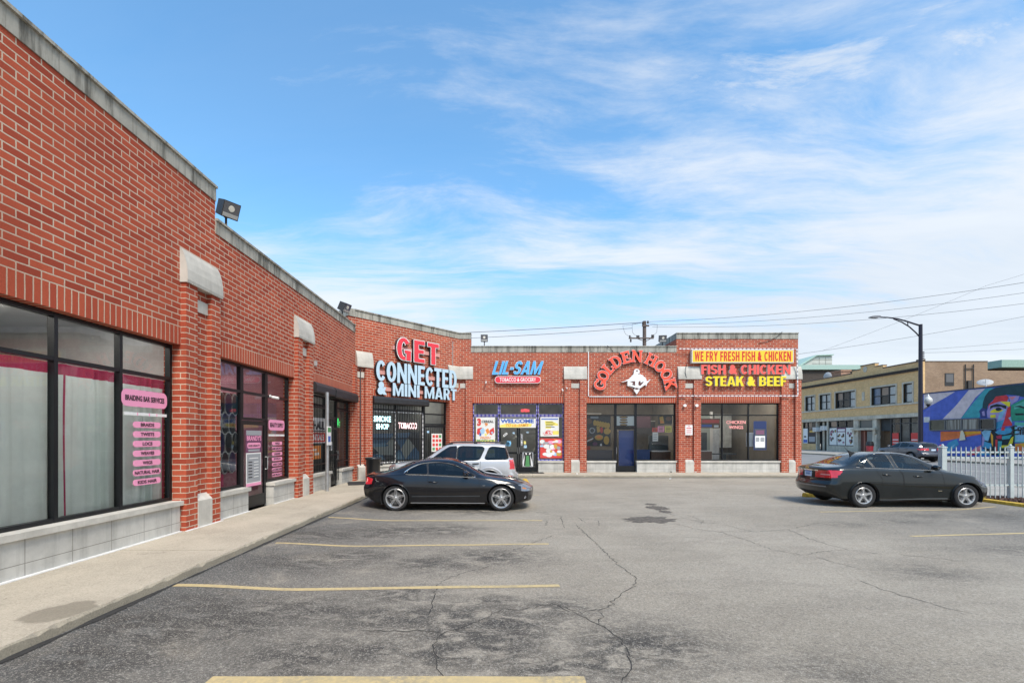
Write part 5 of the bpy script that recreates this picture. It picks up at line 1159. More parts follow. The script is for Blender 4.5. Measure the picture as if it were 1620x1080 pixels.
def make_wheel(parent, c, side, r, w, rim_r, style):
    """wheel (empty-free: the tyre's carcass is the wheel part) > tyre, rim"""
    wl = bpy.data.objects.new('wheel', None); col.objects.link(wl); wl.parent = parent; wl.location = c
    if side < 0: wl.rotation_euler = (0, 0, math.pi)
    # local +y is outwards
    mb = MB(); prof = [(rim_r-.012, -w*.5), (rim_r+.02, -w*.5), (r-.03, -w*.5), (r-.008, -w*.42), (r, -w*.30)]
    for g_ in (-.18, 0, .18): prof += [(r, w*(g_-.05)), (r-.006, w*(g_-.045)), (r-.006, w*(g_+.045)), (r, w*(g_+.05))]
    prof += [(r, w*.30), (r-.008, w*.42), (r-.03, w*.5), (rim_r+.035, w*.52), (rim_r+.012, w*.47), (rim_r-.004, w*.40)]
    mb.lathe(prof, 48, axis='y'); mb.build('tyre', TYRE, wl, smooth=True)
    mb = MB(); mb.lathe([(rim_r+.010, w*.47), (rim_r+.004, w*.49), (rim_r-.012, w*.47), (rim_r-.022, w*.36), (rim_r-.03, -.02)], 48, axis='y'); n5 = 5
    for k in range(n5):
        a = 2*math.pi*k/n5+math.pi/2; ca, sa = math.cos(a), math.sin(a)
        def Q(rad, tan, y): return (rad*ca-tan*sa, y, rad*sa+tan*ca)
        segs = [(0.05, .050, .40), (rim_r*.45, .036, .40), (rim_r*.78, .040, .43), (rim_r-.014, .058, .455)] if style == 'broad' else [(0.05, .046, .38), (rim_r*.45, .040, .37), (rim_r*.75, .037, .40), (rim_r-.012, .047, .45)]
        for (r0, h0, y0), (r1, h1, y1) in zip(segs, segs[1:]):
            y0 *= w; y1 *= w; dp = .045
            mb.face([Q(r0, h0*.55, y0), Q(r0, -h0*.55, y0), Q(r1, -h1*.55, y1), Q(r1, h1*.55, y1)])
            for s_ in (1, -1):
                q = [Q(r0, s_*h0*.55, y0), Q(r1, s_*h1*.55, y1), Q(r1, s_*h1, y1-dp), Q(r0, s_*h0, y0-dp)]
                mb.face(q if s_ < 0 else q[::-1])
        if style != 'broad':   # fine groove in each spoke
            mb.face([Q(.09, .006, w*.382+.001), Q(.09, -.006, w*.382+.001), Q(rim_r-.05, -.008, w*.432+.001), Q(rim_r-.05, .008, w*.432+.001)], 1)
    mb.lathe([(.0, w*.43), (.03, w*.43), (.036, w*.41), (.062, w*.395), (.07, w*.34)], 20, axis='y')
    for k in range(5):
        a = 2*math.pi*(k+.5)/5+math.pi/2; mb.lathe([(0, w*.405), (.009, w*.40), (.009, w*.36)], 8, 1, c=(.048*math.cos(a), 0, .048*math.sin(a)), axis='y')
    mb.build('rim', [RIM, RIMD], wl)
    mb = MB(); mb.lathe([(.0, w*.20), (rim_r*.66, w*.20), (rim_r*.68, w*.12)], 32, 0, axis='y'); mb.lathe([(.0, w*.05), (rim_r-.02, w*.05)], 32, 1, axis='y'); mb.build('brake_disc', [mat('brake_steel', (.16, .155, .15), .45, .7), RIMD], wl)

def make_car(name, label, cat, S, loc, yaw, scale=1.0, dx=.022):
    root = empty(name, label, cat)
    L0, L1 = S['x0'], S['x1']
    xs = np.concatenate([[L0], L0+.5*(1-np.cos(np.linspace(0, math.pi/2, 22)[1:-1]))**1.0*.9, np.arange(L0+.45, L1-.45, dx), (L1-.5*(1-np.cos(np.linspace(0, math.pi/2, 22)[1:-1]))*.9)[::-1], [L1]])
    xs = np.unique(np.round(xs, 4))
    C = lambda k: pchip([p[0] for p in S[k]], [p[1] for p in S[k]], xs)
    zb, yb, zm, ym, zs, ys, zr, yr, zt = [C(k) for k in ('zb', 'yb', 'zm', 'ym', 'zs', 'ys', 'zr', 'yr', 'zt')]
    zl = C('zl') if 'zl' in S else zb+(zm-zb)*.45; yl = C('yl') if 'yl' in S else yb+(ym-yb)*.55
    # section rows
    rows_y = [0*ym, yb*.90, yb, yl, ym, ys+(ym-ys)*.35, ys, ys+(yr-ys)*.5, ys+(yr-ys)*.88, yr-.075, yr*.55, 0*ym]
    rows_z = [zb, zb, zb+.035, zl, zm, zs-.045, zs, zs+(zr-zs)*.5, zs+(zr-zs)*.90, zr+(zt-zr)*.38, zr+(zt-zr)*.80, zt]
    RY, RZ = np.array(rows_y), np.array(rows_z)
    sub = [2, 2, 6, 9, 12, 4, 12, 12, 5, 10, 12]; nr = sum(sub)+1
    tk = np.concatenate([[0], np.cumsum(sub)]).astype(float); tt = np.arange(nr, dtype=float)
    nx = len(xs); GY = np.zeros((nx, nr)); GZ = np.zeros((nx, nr))
    for i in range(nx):
        ch = np.concatenate([[0], np.cumsum(np.hypot(np.diff(RY[:, i]), np.diff(RZ[:, i]))+1e-4)])
        s = np.interp(tt, tk, ch); GY[i] = pchip(ch, RY[:, i], s); GZ[i] = pchip(ch, RZ[:, i], s)
    GX = np.repeat(xs[:, None], nr, 1)
    # end profiles: how far the ends step back at each height, and their curve in plan
    def ends(GX, GY, GZ):
        wr = np.clip((L0+S.get('rlen', .5)-GX)/S.get('rlen', .5), 0, 1); wf = np.clip((GX-(L1-S.get('flen', .5)))/S.get('flen', .5), 0, 1)
        wr, wf = wr*wr*(3-2*wr), wf*wf*(3-2*wf)
        rz = pchip([p[0] for p in S['rear']], [p[1] for p in S['rear']], GZ.ravel()).reshape(GZ.shape); fz_ = pchip([p[0] for p in S['front']], [p[1] for p in S['front']], GZ.ravel()).reshape(GZ.shape)
        ymx = max(ym)
        return GX+wr*(rz+S['rplan']*(np.abs(GY)/ymx)**2.4)-wf*(fz_+S['fplan']*(np.abs(GY)/ymx)**2.4)
    V = []; Fc = []; reg = []
    X3 = ends(GX, GY, GZ)
    n1 = nx*nr
    A = np.stack([X3, GY, GZ], -1).reshape(-1, 3); B = A*[1, -1, 1]
    verts = np.concatenate([A, B])
    idx = np.arange(n1).reshape(nx, nr)
    q = np.stack([idx[:-1, :-1], idx[1:, :-1], idx[1:, 1:], idx[:-1, 1:]], -1).reshape(-1, 4)
    rowid = np.tile(np.arange(nr-1), nx-1)
    fA = q[:, ::-1]; fB = q+n1
    faces = np.concatenate([fA, fB]); freg = np.concatenate([rowid, rowid]); fend = np.zeros(len(faces), int)
    # end caps
    K = 26
    def endcap(i, sgn):
        nonlocal verts, faces, freg, fend
        y, z = GY[i], GZ[i]; u = np.linspace(1, -1, K+1)
        cy = y[:, None]*u[None]; cz = np.repeat(z[:, None], K+1, 1); cx = ends(np.full_like(cy, xs[i]), cy, cz)
        base = len(verts); verts = np.concatenate([verts, np.stack([cx, cy, cz], -1).reshape(-1, 3)])
        id2 = base+np.arange(nr*(K+1)).reshape(nr, K+1)
        q2 = np.stack([id2[:-1, :-1], id2[:-1, 1:], id2[1:, 1:], id2[1:, :-1]], -1).reshape(-1, 4)
        if sgn < 0: q2 = q2[:, ::-1]
        faces = np.concatenate([faces, q2[:, ::-1]]); freg = np.concatenate([freg, np.repeat(np.arange(nr-1), K)]); fend = np.concatenate([fend, np.full(len(q2), sgn)])
    endcap(nx-1, 1); endcap(0, -1)
    r_sh = sum(sub[:6]); r_pil = sum(sub[:8])            # shoulder row, roof-edge row
    # snap to window outlines and arches on the side
    side_polys = [smooth_poly(p, 2, S.get('wr_', .12)) for _, p in S['windows']]
    sidev = np.abs(verts[:, 1]) > .35
    X, Z = verts[:, 0].copy(), verts[:, 2].copy(); X0, Z0 = X.copy(), Z.copy(); bvh0 = BVHTree.FromPolygons([Vector(v) for v in verts], [tuple(f) for f in faces])
    for p in side_polys+[q for _, k_, q, _ in S['lamps'] if k_ == 's']: X, Z = np.where(sidev, snap_to(p, X, Z, dx)[0], X), np.where(sidev, snap_to(p, X, Z, dx)[1], Z)
    for wx in S['wheels']:
        D = np.hypot(X-wx, Z-S['wz']); m = sidev & (np.abs(D-S['arch']) < dx*.52) & (D > .01)
        k = S['arch']/np.maximum(D, .01); X, Z = np.where(m, wx+(X-wx)*k, X), np.where(m, S['wz']+(Z-S['wz'])*k, Z)
    verts[:, 0], verts[:, 2] = X, Z
    for i_ in np.nonzero((np.abs(X-X0)+np.abs(Z-Z0)) > 1e-6)[0]:      # keep moved points on the skin
        sg = 1 if verts[i_, 1] > 0 else -1; hh = bvh0.ray_cast(Vector((X[i_], sg*2.0, Z[i_])), Vector((0, -sg, 0)))
        if hh[0] is not None and abs(hh[0].y-verts[i_, 1]) < .05: verts[i_, 1] = hh[0].y
    cen = verts[faces].mean(1); cx, cy, cz = cen.T; ay = np.abs(cy)
    e1 = verts[faces[:, 2]]-verts[faces[:, 0]]; e2 = verts[faces[:, 3]]-verts[faces[:, 1]]; nrm = np.cross(e1, e2); nrm /= np.linalg.norm(nrm, axis=1)[:, None]+1e-12
    part = np.full(len(faces), 0); names = ['body']
    def assign(nm, mask):
        nonlocal part
        if not mask.any(): return
        if nm not in names: names.append(nm)
        part[mask] = names.index(nm)
    side = (freg >= 2) & (freg <= r_pil+3) & (fend == 0)
    for nm, p in S['doors']:
        for sg, tg in ((1, 'L'), (-1, 'R')): assign(nm+'|'+tg, side & (cy*sg > .3) & inpoly(p, cx, cz) & (freg < r_pil+1))
    for nm, xa, xb, ylim, in S['top']:       # hood, boot lid, seen from above
        assign(nm, (freg >= r_sh) & (fend == 0) & (cx > xa) & (cx < xb) & (ay < ylim))
    for k, ((nm, _), p) in enumerate(zip(S['windows'], side_polys)):
        for sg, tg in ((1, 'L'), (-1, 'R')): assign('side_window|%s%d' % (tg, k), side & (cy*sg > .3) & inpoly(p, cx, cz))
    wa, wb_, ww0, ww1 = S['windscreen']      # x at the bottom, x at the top, half widths
    def screen(nm, xb, xt, w0, w1, bow):
        t_ = (cx-xb)/(xt-xb); lim = w0+(w1-w0)*np.clip(t_, 0, 1); bowx = bow*(ay/.7)**2
        t2 = ((cx+(bowx if xb > xt else -bowx))-xb)/(xt-xb)
        assign(nm, (freg >= r_pil) & (fend == 0) & (t2 > 0) & (t2 < 1) & (ay < lim) & (cz > S['zscreen']))
    screen('windscreen', wa, wb_, ww0, ww1, S.get('bow', .12))
    ra, rb, rw0, rw1 = S['rear_screen']; screen('rear_window', ra, rb, rw0, rw1, S.get('rbow', .10))
    for nm, kind, p, (lo, hi) in S['lamps']:
        if kind == 's': msk = inpoly(p, cx, cz) & (ay > .3) & (freg >= 2)
        else: msk = inpoly(p, ay, cz) & ((cx < lo) if kind == 'r' else (cx > hi)) & (freg >= 2)
        for sg, tg in ((1, 'L'), (-1, 'R')): assign(nm+'|'+tg, msk & (cy*sg > 0))
    for nm, kind, p, lim in S.get('ends', []): assign(nm, inpoly(p, ay, cz) & ((cx < lim) if kind == 'r' else (cx > lim)) & (freg >= 2))
    keep = np.ones(len(faces), bool)
    for wx in S['wheels']: keep &= ~((np.hypot(cx-wx, cz-S['wz']) < S['arch']) & (ay > .5))
    PM = S['mats']; objs = {}
    bvh = BVHTree.FromPolygons([Vector(v) for v in verts], [tuple(f) for f in faces])
    for k, nm in enumerate(names):
        msk = keep & (part == k)
        if not msk.any(): continue
        fs = faces[msk]; used, inv = np.unique(fs.ravel(), return_inverse=True); fs = inv.reshape(-1, 4)
        base = nm.split('|')[0]; me = bpy.data.meshes.new(base); me.from_pydata([tuple(v) for v in verts[used]], [], [tuple(f) for f in fs])
        me.materials.append(PM.get(base, PM['body']))
        me.polygons.foreach_set('use_smooth', [True]*len(me.polygons))
        if base == 'body':
            me.materials.append(UNDER); low = (freg[msk] < 2); me.polygons.foreach_set('material_index', low.astype(int))
        bm = bmesh.new(); bm.from_mesh(me); bmesh.ops.remove_doubles(bm, verts=bm.verts, dist=.0004)
        bm.to_mesh(me); bm.free(); me.update()
        o = bpy.data.objects.new(base, me); col.objects.link(o); o.parent = root; objs[nm] = o
    body = objs['body']
    # projecting onto the skin
    def side_pt(x, z, sg, off=.002):
        h = bvh.ray_cast(Vector((x, sg*2.0, z)), Vector((0, -sg, 0)))
        return (h[0]+Vector((0, sg*off, 0)), h[1]) if h[0] else (None, None)
    def proj(p, d, off=.002):
        d = Vector(d); h = bvh.ray_cast(Vector(p)-d*3, d); return h[0]-d*off if h[0] else None
    def strip(mb, P, wdt, nrmv, m=0):
        P = [p for p in P if p is not None]
        for a, b in zip(P, P[1:]):
            d = (b-a); 
            if d.length > .25 or d.length < 1e-5: continue
            n = d.normalized().cross(Vector(nrmv))*wdt/2; mb.face([a-n, b-n, b+n, a+n], m)
    def dens(poly, step=.02, closed=False):
        out = []; pp = list(poly)+([poly[0]] if closed else [])
        for a, b in zip(pp, pp[1:]):
            n = max(1, int(math.hypot(b[0]-a[0], b[1]-a[1])/step))
            for k in range(n): out.append((a[0]+(b[0]-a[0])*k/n, a[1]+(b[1]-a[1])*k/n))
        out.append(pp[-1]); return out
    # panel gaps as part of the doors; window rubber / bright trim
    for nm, p in S['doors']:
        for sg, tg in ((1, 'L'), (-1, 'R')):
            d = objs.get(nm+'|'+tg)
            if not d: continue
            mb = MB(); pts = [q for q in dens(p, .02, True) if q[1] < S['beltz']+.02]
            runs = []; cur = []
            for q_ in dens(p, .02, True):
                if q_[1] <= S['beltz']+.01: cur.append(q_)
                elif cur: runs.append(cur); cur = []
            if cur: runs.append(cur)
            for rn in runs: strip(mb, [side_pt(x, z, sg, .0015)[0] for x, z in rn], .009, (0, sg, 0))
            mb.build('panel_gap', SEAM, d)
            for hx, hz in [h for h in S['handles'] if inpoly(p, np.array([h[0]]), np.array([h[1]]))[0]]:
                c = side_pt(hx, hz, sg, .0)[0]; hb = MB()
                hb.tube([c+Vector((-.11, 0, .004)), c+Vector((-.085, sg*.028, .006)), c+Vector((.0, sg*.036, .0)), c+Vector((.085, sg*.028, -.004)), c+Vector((.11, 0, -.004))], [.014, .017, .018, .017, .013], 8); hb.build('handle', S['handle_mat'], d, smooth=True)
    for k, p in enumerate(side_polys):
        for sg, tg in ((1, 'L'), (-1, 'R')):
            w = objs.get('side_window|%s%d' % (tg, k))
            if not w: continue
            mb = MB(); strip(mb, [side_pt(x, z, sg, .004)[0] for x, z in dens(p, .02, True)], S.get('rubber', .022), (0, sg, 0)); mb.build('seal', BLACK, w)
    for (nm, poly, wdt, mm, closed) in S.get('trim', []):
        for sg in (1, -1):
            mb = MB(); strip(mb, [side_pt(x, z, sg, .007)[0] for x, z in dens(smooth_poly(poly, 2) if closed else poly, .02, closed)], wdt, (0, sg, 0)); mb.build(nm, mm, root)
    # arch lips and wheel wells
    for wx in S['wheels']:
        for sg in (1, -1):
            mb = MB(); P = []
            for a in np.linspace(-28, 208, 60):
                x, z = wx+(S['arch']+.004)*math.cos(R(a)), S['wz']+(S['arch']+.004)*math.sin(R(a))
                if z < S['zlip']: continue
                p = side_pt(x, z, sg, .002)[0]
                if p is not None: P.append(p)
            if len(P) > 3: mb.tube(P, S.get('lip', .011), 6); mb.build('arch_lip', PM.get('arch_lip', PM['body']), root, smooth=True)
            mb = MB(); pr = [(S['arch']+.006, sg*.50), (S['arch']+.006, sg*(S['ytrack']+.055))]
            for a0, a1 in zip(np.linspace(-25, 205, 30), np.linspace(-25, 205, 30)[1:]):
                q = [(wx+pr[0][0]*math.cos(R(a)), y, S['wz']+pr[0][0]*math.sin(R(a))) for a, y in ((a0, pr[0][1]), (a1, pr[0][1]), (a1, pr[1][1]), (a0, pr[1][1]))]; mb.face(q)
            mb.prism([(wx+S['arch']*math.cos(R(a)), S['wz']+S['arch']*math.sin(R(a))) for a in np.linspace(-25, 205, 24)], 'y', sg*.49, sg*.50); mb.build('wheel_well', UNDER, root)
            make_wheel(root, (wx, sg*(S['ytrack']-.10), S['wr']), sg, S['wr'], .215, S['rim'], S['rim_style'])
    # cabin: dashboard, seats
    for (nm, cx_, cy_, w_, h_, z_) in S['seats']:
        mb = MB(); mb.prism(smooth_poly([(cx_-.30, z_), (cx_+.28, z_), (cx_+.28, z_+.15), (cx_-.12, z_+.16), (cx_-.24, z_+h_), (cx_-.36, z_+h_)], 2), 'y', cy_-w_/2, cy_+w_/2); s_ = mb.build(nm, CABIN, root)
        if 'bench' not in nm:
            mb = MB(); mb.prism(smooth_poly([(cx_-.37, z_+h_+.02), (cx_-.27, z_+h_+.02), (cx_-.28, z_+h_+.20), (cx_-.36, z_+h_+.20)], 2), 'y', cy_-.13, cy_+.13); mb.build('headrest', CABIN, s_)
    mb = MB(); dxx = S['dash']; mb.prism(smooth_poly([(dxx-.45, S['beltz']-.35), (dxx+.05, S['beltz']-.35), (dxx+.05, S['beltz']-.12), (dxx-.30, S['beltz']-.04), (dxx-.48, S['beltz']-.14)], 2), 'y', -.62, .62); mb.build('dashboard', CABIN, root)
    mb = MB(); mb.tube([(dxx-.55+.09*math.sin(a), .36+.18*math.cos(a), S['beltz']-.02+.165*math.sin(a)) for a in np.linspace(0, 6.2832, 22)], .014, 6); mb.build('steering_wheel', BLACK, root)
    # mirrors
    for sg in (1, -1):
        mx_, mz_ = S['mirror']; c = side_pt(mx_, mz_, sg, 0)[0]
        if c is None: c = Vector((mx_, sg*.8, mz_))
        mb = MB(); prof = []; 
        for k in range(9):
            u = k/8; rr = math.sin(math.pi*(.12+.80*u))**.6
            prof.append((c+Vector((-.03+.0*u, sg*(.06+.20*u), .05)), .075*rr))
        n = 14; base = len(mb.v)
        for p, rr in prof:
            for j in range(n):
                a = 2*math.pi*j/n; mb.v.append((p.x+rr*.85*math.cos(a)+(.03 if math.cos(a) > 0 else 0), p.y, p.z+rr*1.0*math.sin(a)))
        for i in range(8):
            for j in range(n): mb.f.append((base+i*n+j, base+(i+1)*n+j, base+(i+1)*n+(j+1) % n, base+i*n+(j+1) % n)); mb.m.append(0); mb.uvo.append((0, 0))
        mb.f.append(tuple(base+j for j in range(n))); mb.m.append(0); mb.uvo.append((0, 0)); mb.f.append(tuple(base+8*n+j for j in range(n))); mb.m.append(0); mb.uvo.append((0, 0))
        mi = mb.build('mirror', PM.get('mirror', PM['body']), root, smooth=True)
        st_ = MB(); st_.tube([c+Vector((.02, -sg*.03, -.03)), c+Vector((-.01, sg*.10, .03))], .022, 8); st_.build('mirror_arm', BLACK, mi)
    S['after'](root, objs, proj, side_pt, strip) if 'after' in S else None
    root.matrix_world = T(loc) @ Matrix.Rotation(yaw, 4, 'Z') @ Matrix.Scale(scale, 4)
    return root

# --- black two-door coupe (true-size profile, wheel midpoint at x=0)
BLKP = paint('paint_black', (.004, .004, .006), .0, .3, dust=.010)
COUPE = dict(x0=-2.36, x1=2.26, wheels=(-1.375, 1.375), wz=.335, wr=.335, arch=.372, rim=.245, rim_style='fine', ytrack=.915, zlip=.20, beltz=.93,
  zb=[(-2.36, .36), (-2.2, .27), (-1.9, .19), (-1.0, .165), (1.0, .165), (1.8, .17), (2.1, .20), (2.26, .24)],
  yb=[(-2.36, .70), (-2.2, .82), (-1.9, .87), (-1, .875), (1, .875), (1.8, .87), (2.1, .82), (2.26, .72)],
  zm=[(-2.36, .60), (-1.4, .62), (0, .56), (1.4, .60), (2.26, .50)],
  ym=[(-2.36, .80), (-2.2, .88), (-1.9, .915), (-1.4, .932), (-.6, .915), (.5, .915), (1.4, .932), (1.9, .905), (2.1, .86), (2.26, .78)],
  zs=[(-2.36, .86), (-2.1, .90), (-1.5, .925), (-.5, .925), (.5, .88), (.9, .855), (1.5, .78), (2.0, .66), (2.26, .56)],
  ys=[(-2.36, .72), (-2.2, .80), (-1.9, .845), (-1.3, .855), (-.5, .845), (.6, .845), (1.3, .83), (1.9, .79), (2.1, .75), (2.26, .66)],
  zr=[(-2.36, .885), (-2.0, .935), (-1.6, .98), (-1.25, 1.07), (-.9, 1.205), (-.5, 1.275), (-.1, 1.275), (.25, 1.19), (.6, 1.02), (.85, .895), (1.0, .87), (1.5, .80), (2.0, .685), (2.26, .58)],
  yr=[(-2.36, .66), (-2.0, .74), (-1.6, .70), (-1.2, .63), (-.6, .58), (0, .58), (.4, .64), (.8, .76), (1.0, .76), (1.5, .74), (2.0, .68), (2.26, .56)],
  zt=[(-2.36, .90), (-2.25, .945), (-2.0, .965), (-1.75, 1.00), (-1.5, 1.075), (-1.1, 1.235), (-.7, 1.335), (-.35, 1.362), (0, 1.335), (.3, 1.255), (.7, 1.06), (.98, .925), (1.2, .89), (1.6, .835), (1.95, .755), (2.15, .67), (2.26, .60)],
  rear=[(.2, .12), (.4, .03), (.58, .0), (.72, .05), (.85, .09), (.95, .05), (1.4, .05)], front=[(.15, .10), (.3, .02), (.5, .0), (.62, .03), (.8, .14), (1.4, .2)], rplan=.20, fplan=.30, rlen=.55, flen=.6,
  windows=[('rear', [(-1.20, .955), (-1.02, 1.09), (-.80, 1.19), (-.60, 1.225), (-.575, 1.1), (-.545, .945)]), ('front', [(-.52, .945), (-.55, 1.1), (-.575, 1.228), (-.3, 1.245), (.02, 1.205), (.28, 1.11), (.50, .99), (.70, .885)])], wsm=1,
  doors=[('door', [(-.53, .93), (-.55, 1.24), (-.1, 1.25), (.3, 1.13), (.74, .875), (.80, .80), (.81, .50), (.77, .25), (-.60, .25), (-.56, .5)])],
  handles=[(-.40, .755)], handle_mat=BLKP, top=[('hood', .98, 2.14, .66), ('boot_lid', -2.3, -1.82, .66)],
  windscreen=(.93, .12, .74, .56), rear_screen=(-1.80, -.98, .62, .50), zscreen=.9, bow=.16, rbow=.10,
  lamps=[('tail_light', 's', [(-2.42, .70), (-2.16, .705), (-2.0, .74), (-1.97, .83), (-2.10, .87), (-2.42, .87)], (0, 0)), ('tail_light', 'r', [(.46, .70), (1.0, .70), (1.0, .86), (.5, .85)], (-2.0, 9)), ('headlight', 's', [(1.80, .665), (2.35, .50), (2.35, .60), (2.05, .70)], (0, 0)), ('headlight', 'f', [(.42, .50), (1.0, .52), (1.0, .70), (.46, .60)], (0, 1.9))],
  ends=[('grille', 'f', [(0, .22), (.30, .25), (.36, .58), (0, .60)], 2.0), ('intake', 'f', [(.45, .24), (.72, .26), (.74, .40), (.5, .38)], 1.9)],
  trim=[('window_trim', [(-1.24, .948), (-1.04, 1.105), (-.80, 1.21), (-.5, 1.253), (-.2, 1.250), (.10, 1.20), (.32, 1.11), (.54, .985), (.76, .868), (.4, .885), (-.2, .915), (-.7, .94)], .018, CHROME, True), ('sill_trim', [(-.98, .215), (.95, .205)], .018, mat('satin_trim', (.42, .43, .44), .3, .8), False)],
  mirror=(.47, .925), dash=.95, seats=[('seat', .05, .37, .5, .60, .30), ('seat', .05, -.37, .5, .60, .30), ('bench_seat', -.75, 0, 1.1, .50, .34)])
GT = tint_glass('coupe_glass', (.20, .22, .23), 1.3)
def coupe_after(root, objs, proj, side_pt, strip):
    # paler strip painting the reflection along the door crease, badge, amber corner of the head lamp, fog lamp, antenna-less
    for sg in (1, -1):
        mb = MB(); strip(mb, [side_pt(x, .385+.012*(x+1)*.3, sg, .004)[0] for x in np.arange(-.95, .85, .03)], .030, (0, sg, 0)); mb.build('crease_reflection', S_GLEAM, root)
        mb = MB(); P = [side_pt(x, z, sg, .003)[0] for x, z in ((1.93, .585), (1.99, .57), (2.03, .56))]; strip(mb, P, .05, (0, sg, 0)); mb.build('turn_lamp', LAMPA, objs['headlight|L' if sg > 0 else 'headlight|R'])
        c = side_pt(1.995, .36, sg, .002)[0]
        if c: mb = MB(); mb.lathe([(0, 0), (.035, 0), (.04, -.01)], 12, c=(c.x, c.y, c.z), axis='y'); mb.build('fog_light', LAMPC, root)
        c = side_pt(.92, .665, sg, .003)[0]
        if c: mb = MB(); mb.box(c.x-.03, c.x+.03, c.y-.003, c.y+.003, c.z-.006, c.z+.006); mb.build('badge', CHROME, root)
        mb = MB(); strip(mb, [side_pt(x, z, sg, .0015)[0] for x, z in [(.83, .80), (.95, .83), (1.0, .845)]], .007, (0, sg, 0)); strip(mb, [side_pt(1.06+.0*k, z, sg, .0015)[0] for k, z in enumerate(np.arange(.72, .80, .02))], .007, (0, sg, 0)); mb.build('panel_gap', SEAM, root)
        pass
    mb = MB(); P = [proj((x, 0.0, 0), (0, 0, -1), .002) for x in ()]
    for sg in (1, -1): strip(mb, [proj((x, sg*.66, 1), (0, 0, -1), .002) for x in np.arange(1.0, 2.1, .04)], .008, (0, 0, 1))
    mb.build('hood_gap', SEAM, root)
    mb = MB(); strip(mb, [proj((-1.9-.04*0, y, 1), (0, 0, -1), .002) for y in np.arange(-.62, .63, .04)], .008, (0, 0, 1)); mb.build('boot_gap', SEAM, root)
    tb = MB(); tb.tube([Vector((-2.28, .5, .26)), Vector((-2.42, .5, .26))], .035, 10); tb.build('exhaust', CHROME, root)
S_GLEAM = paint('crease_gleam_grey', (.035, .040, .045), .3, .35, dust=.05)
GRILLE = mat('grille_black', (.01, .01, .01), .4)
COUPE['mats'] = dict(body=BLKP, side_window=GT, windscreen=GT, rear_window=GT, tail_light=LAMPR, headlight=LAMPC, grille=GRILLE, intake=GRILLE); COUPE['after'] = coupe_after

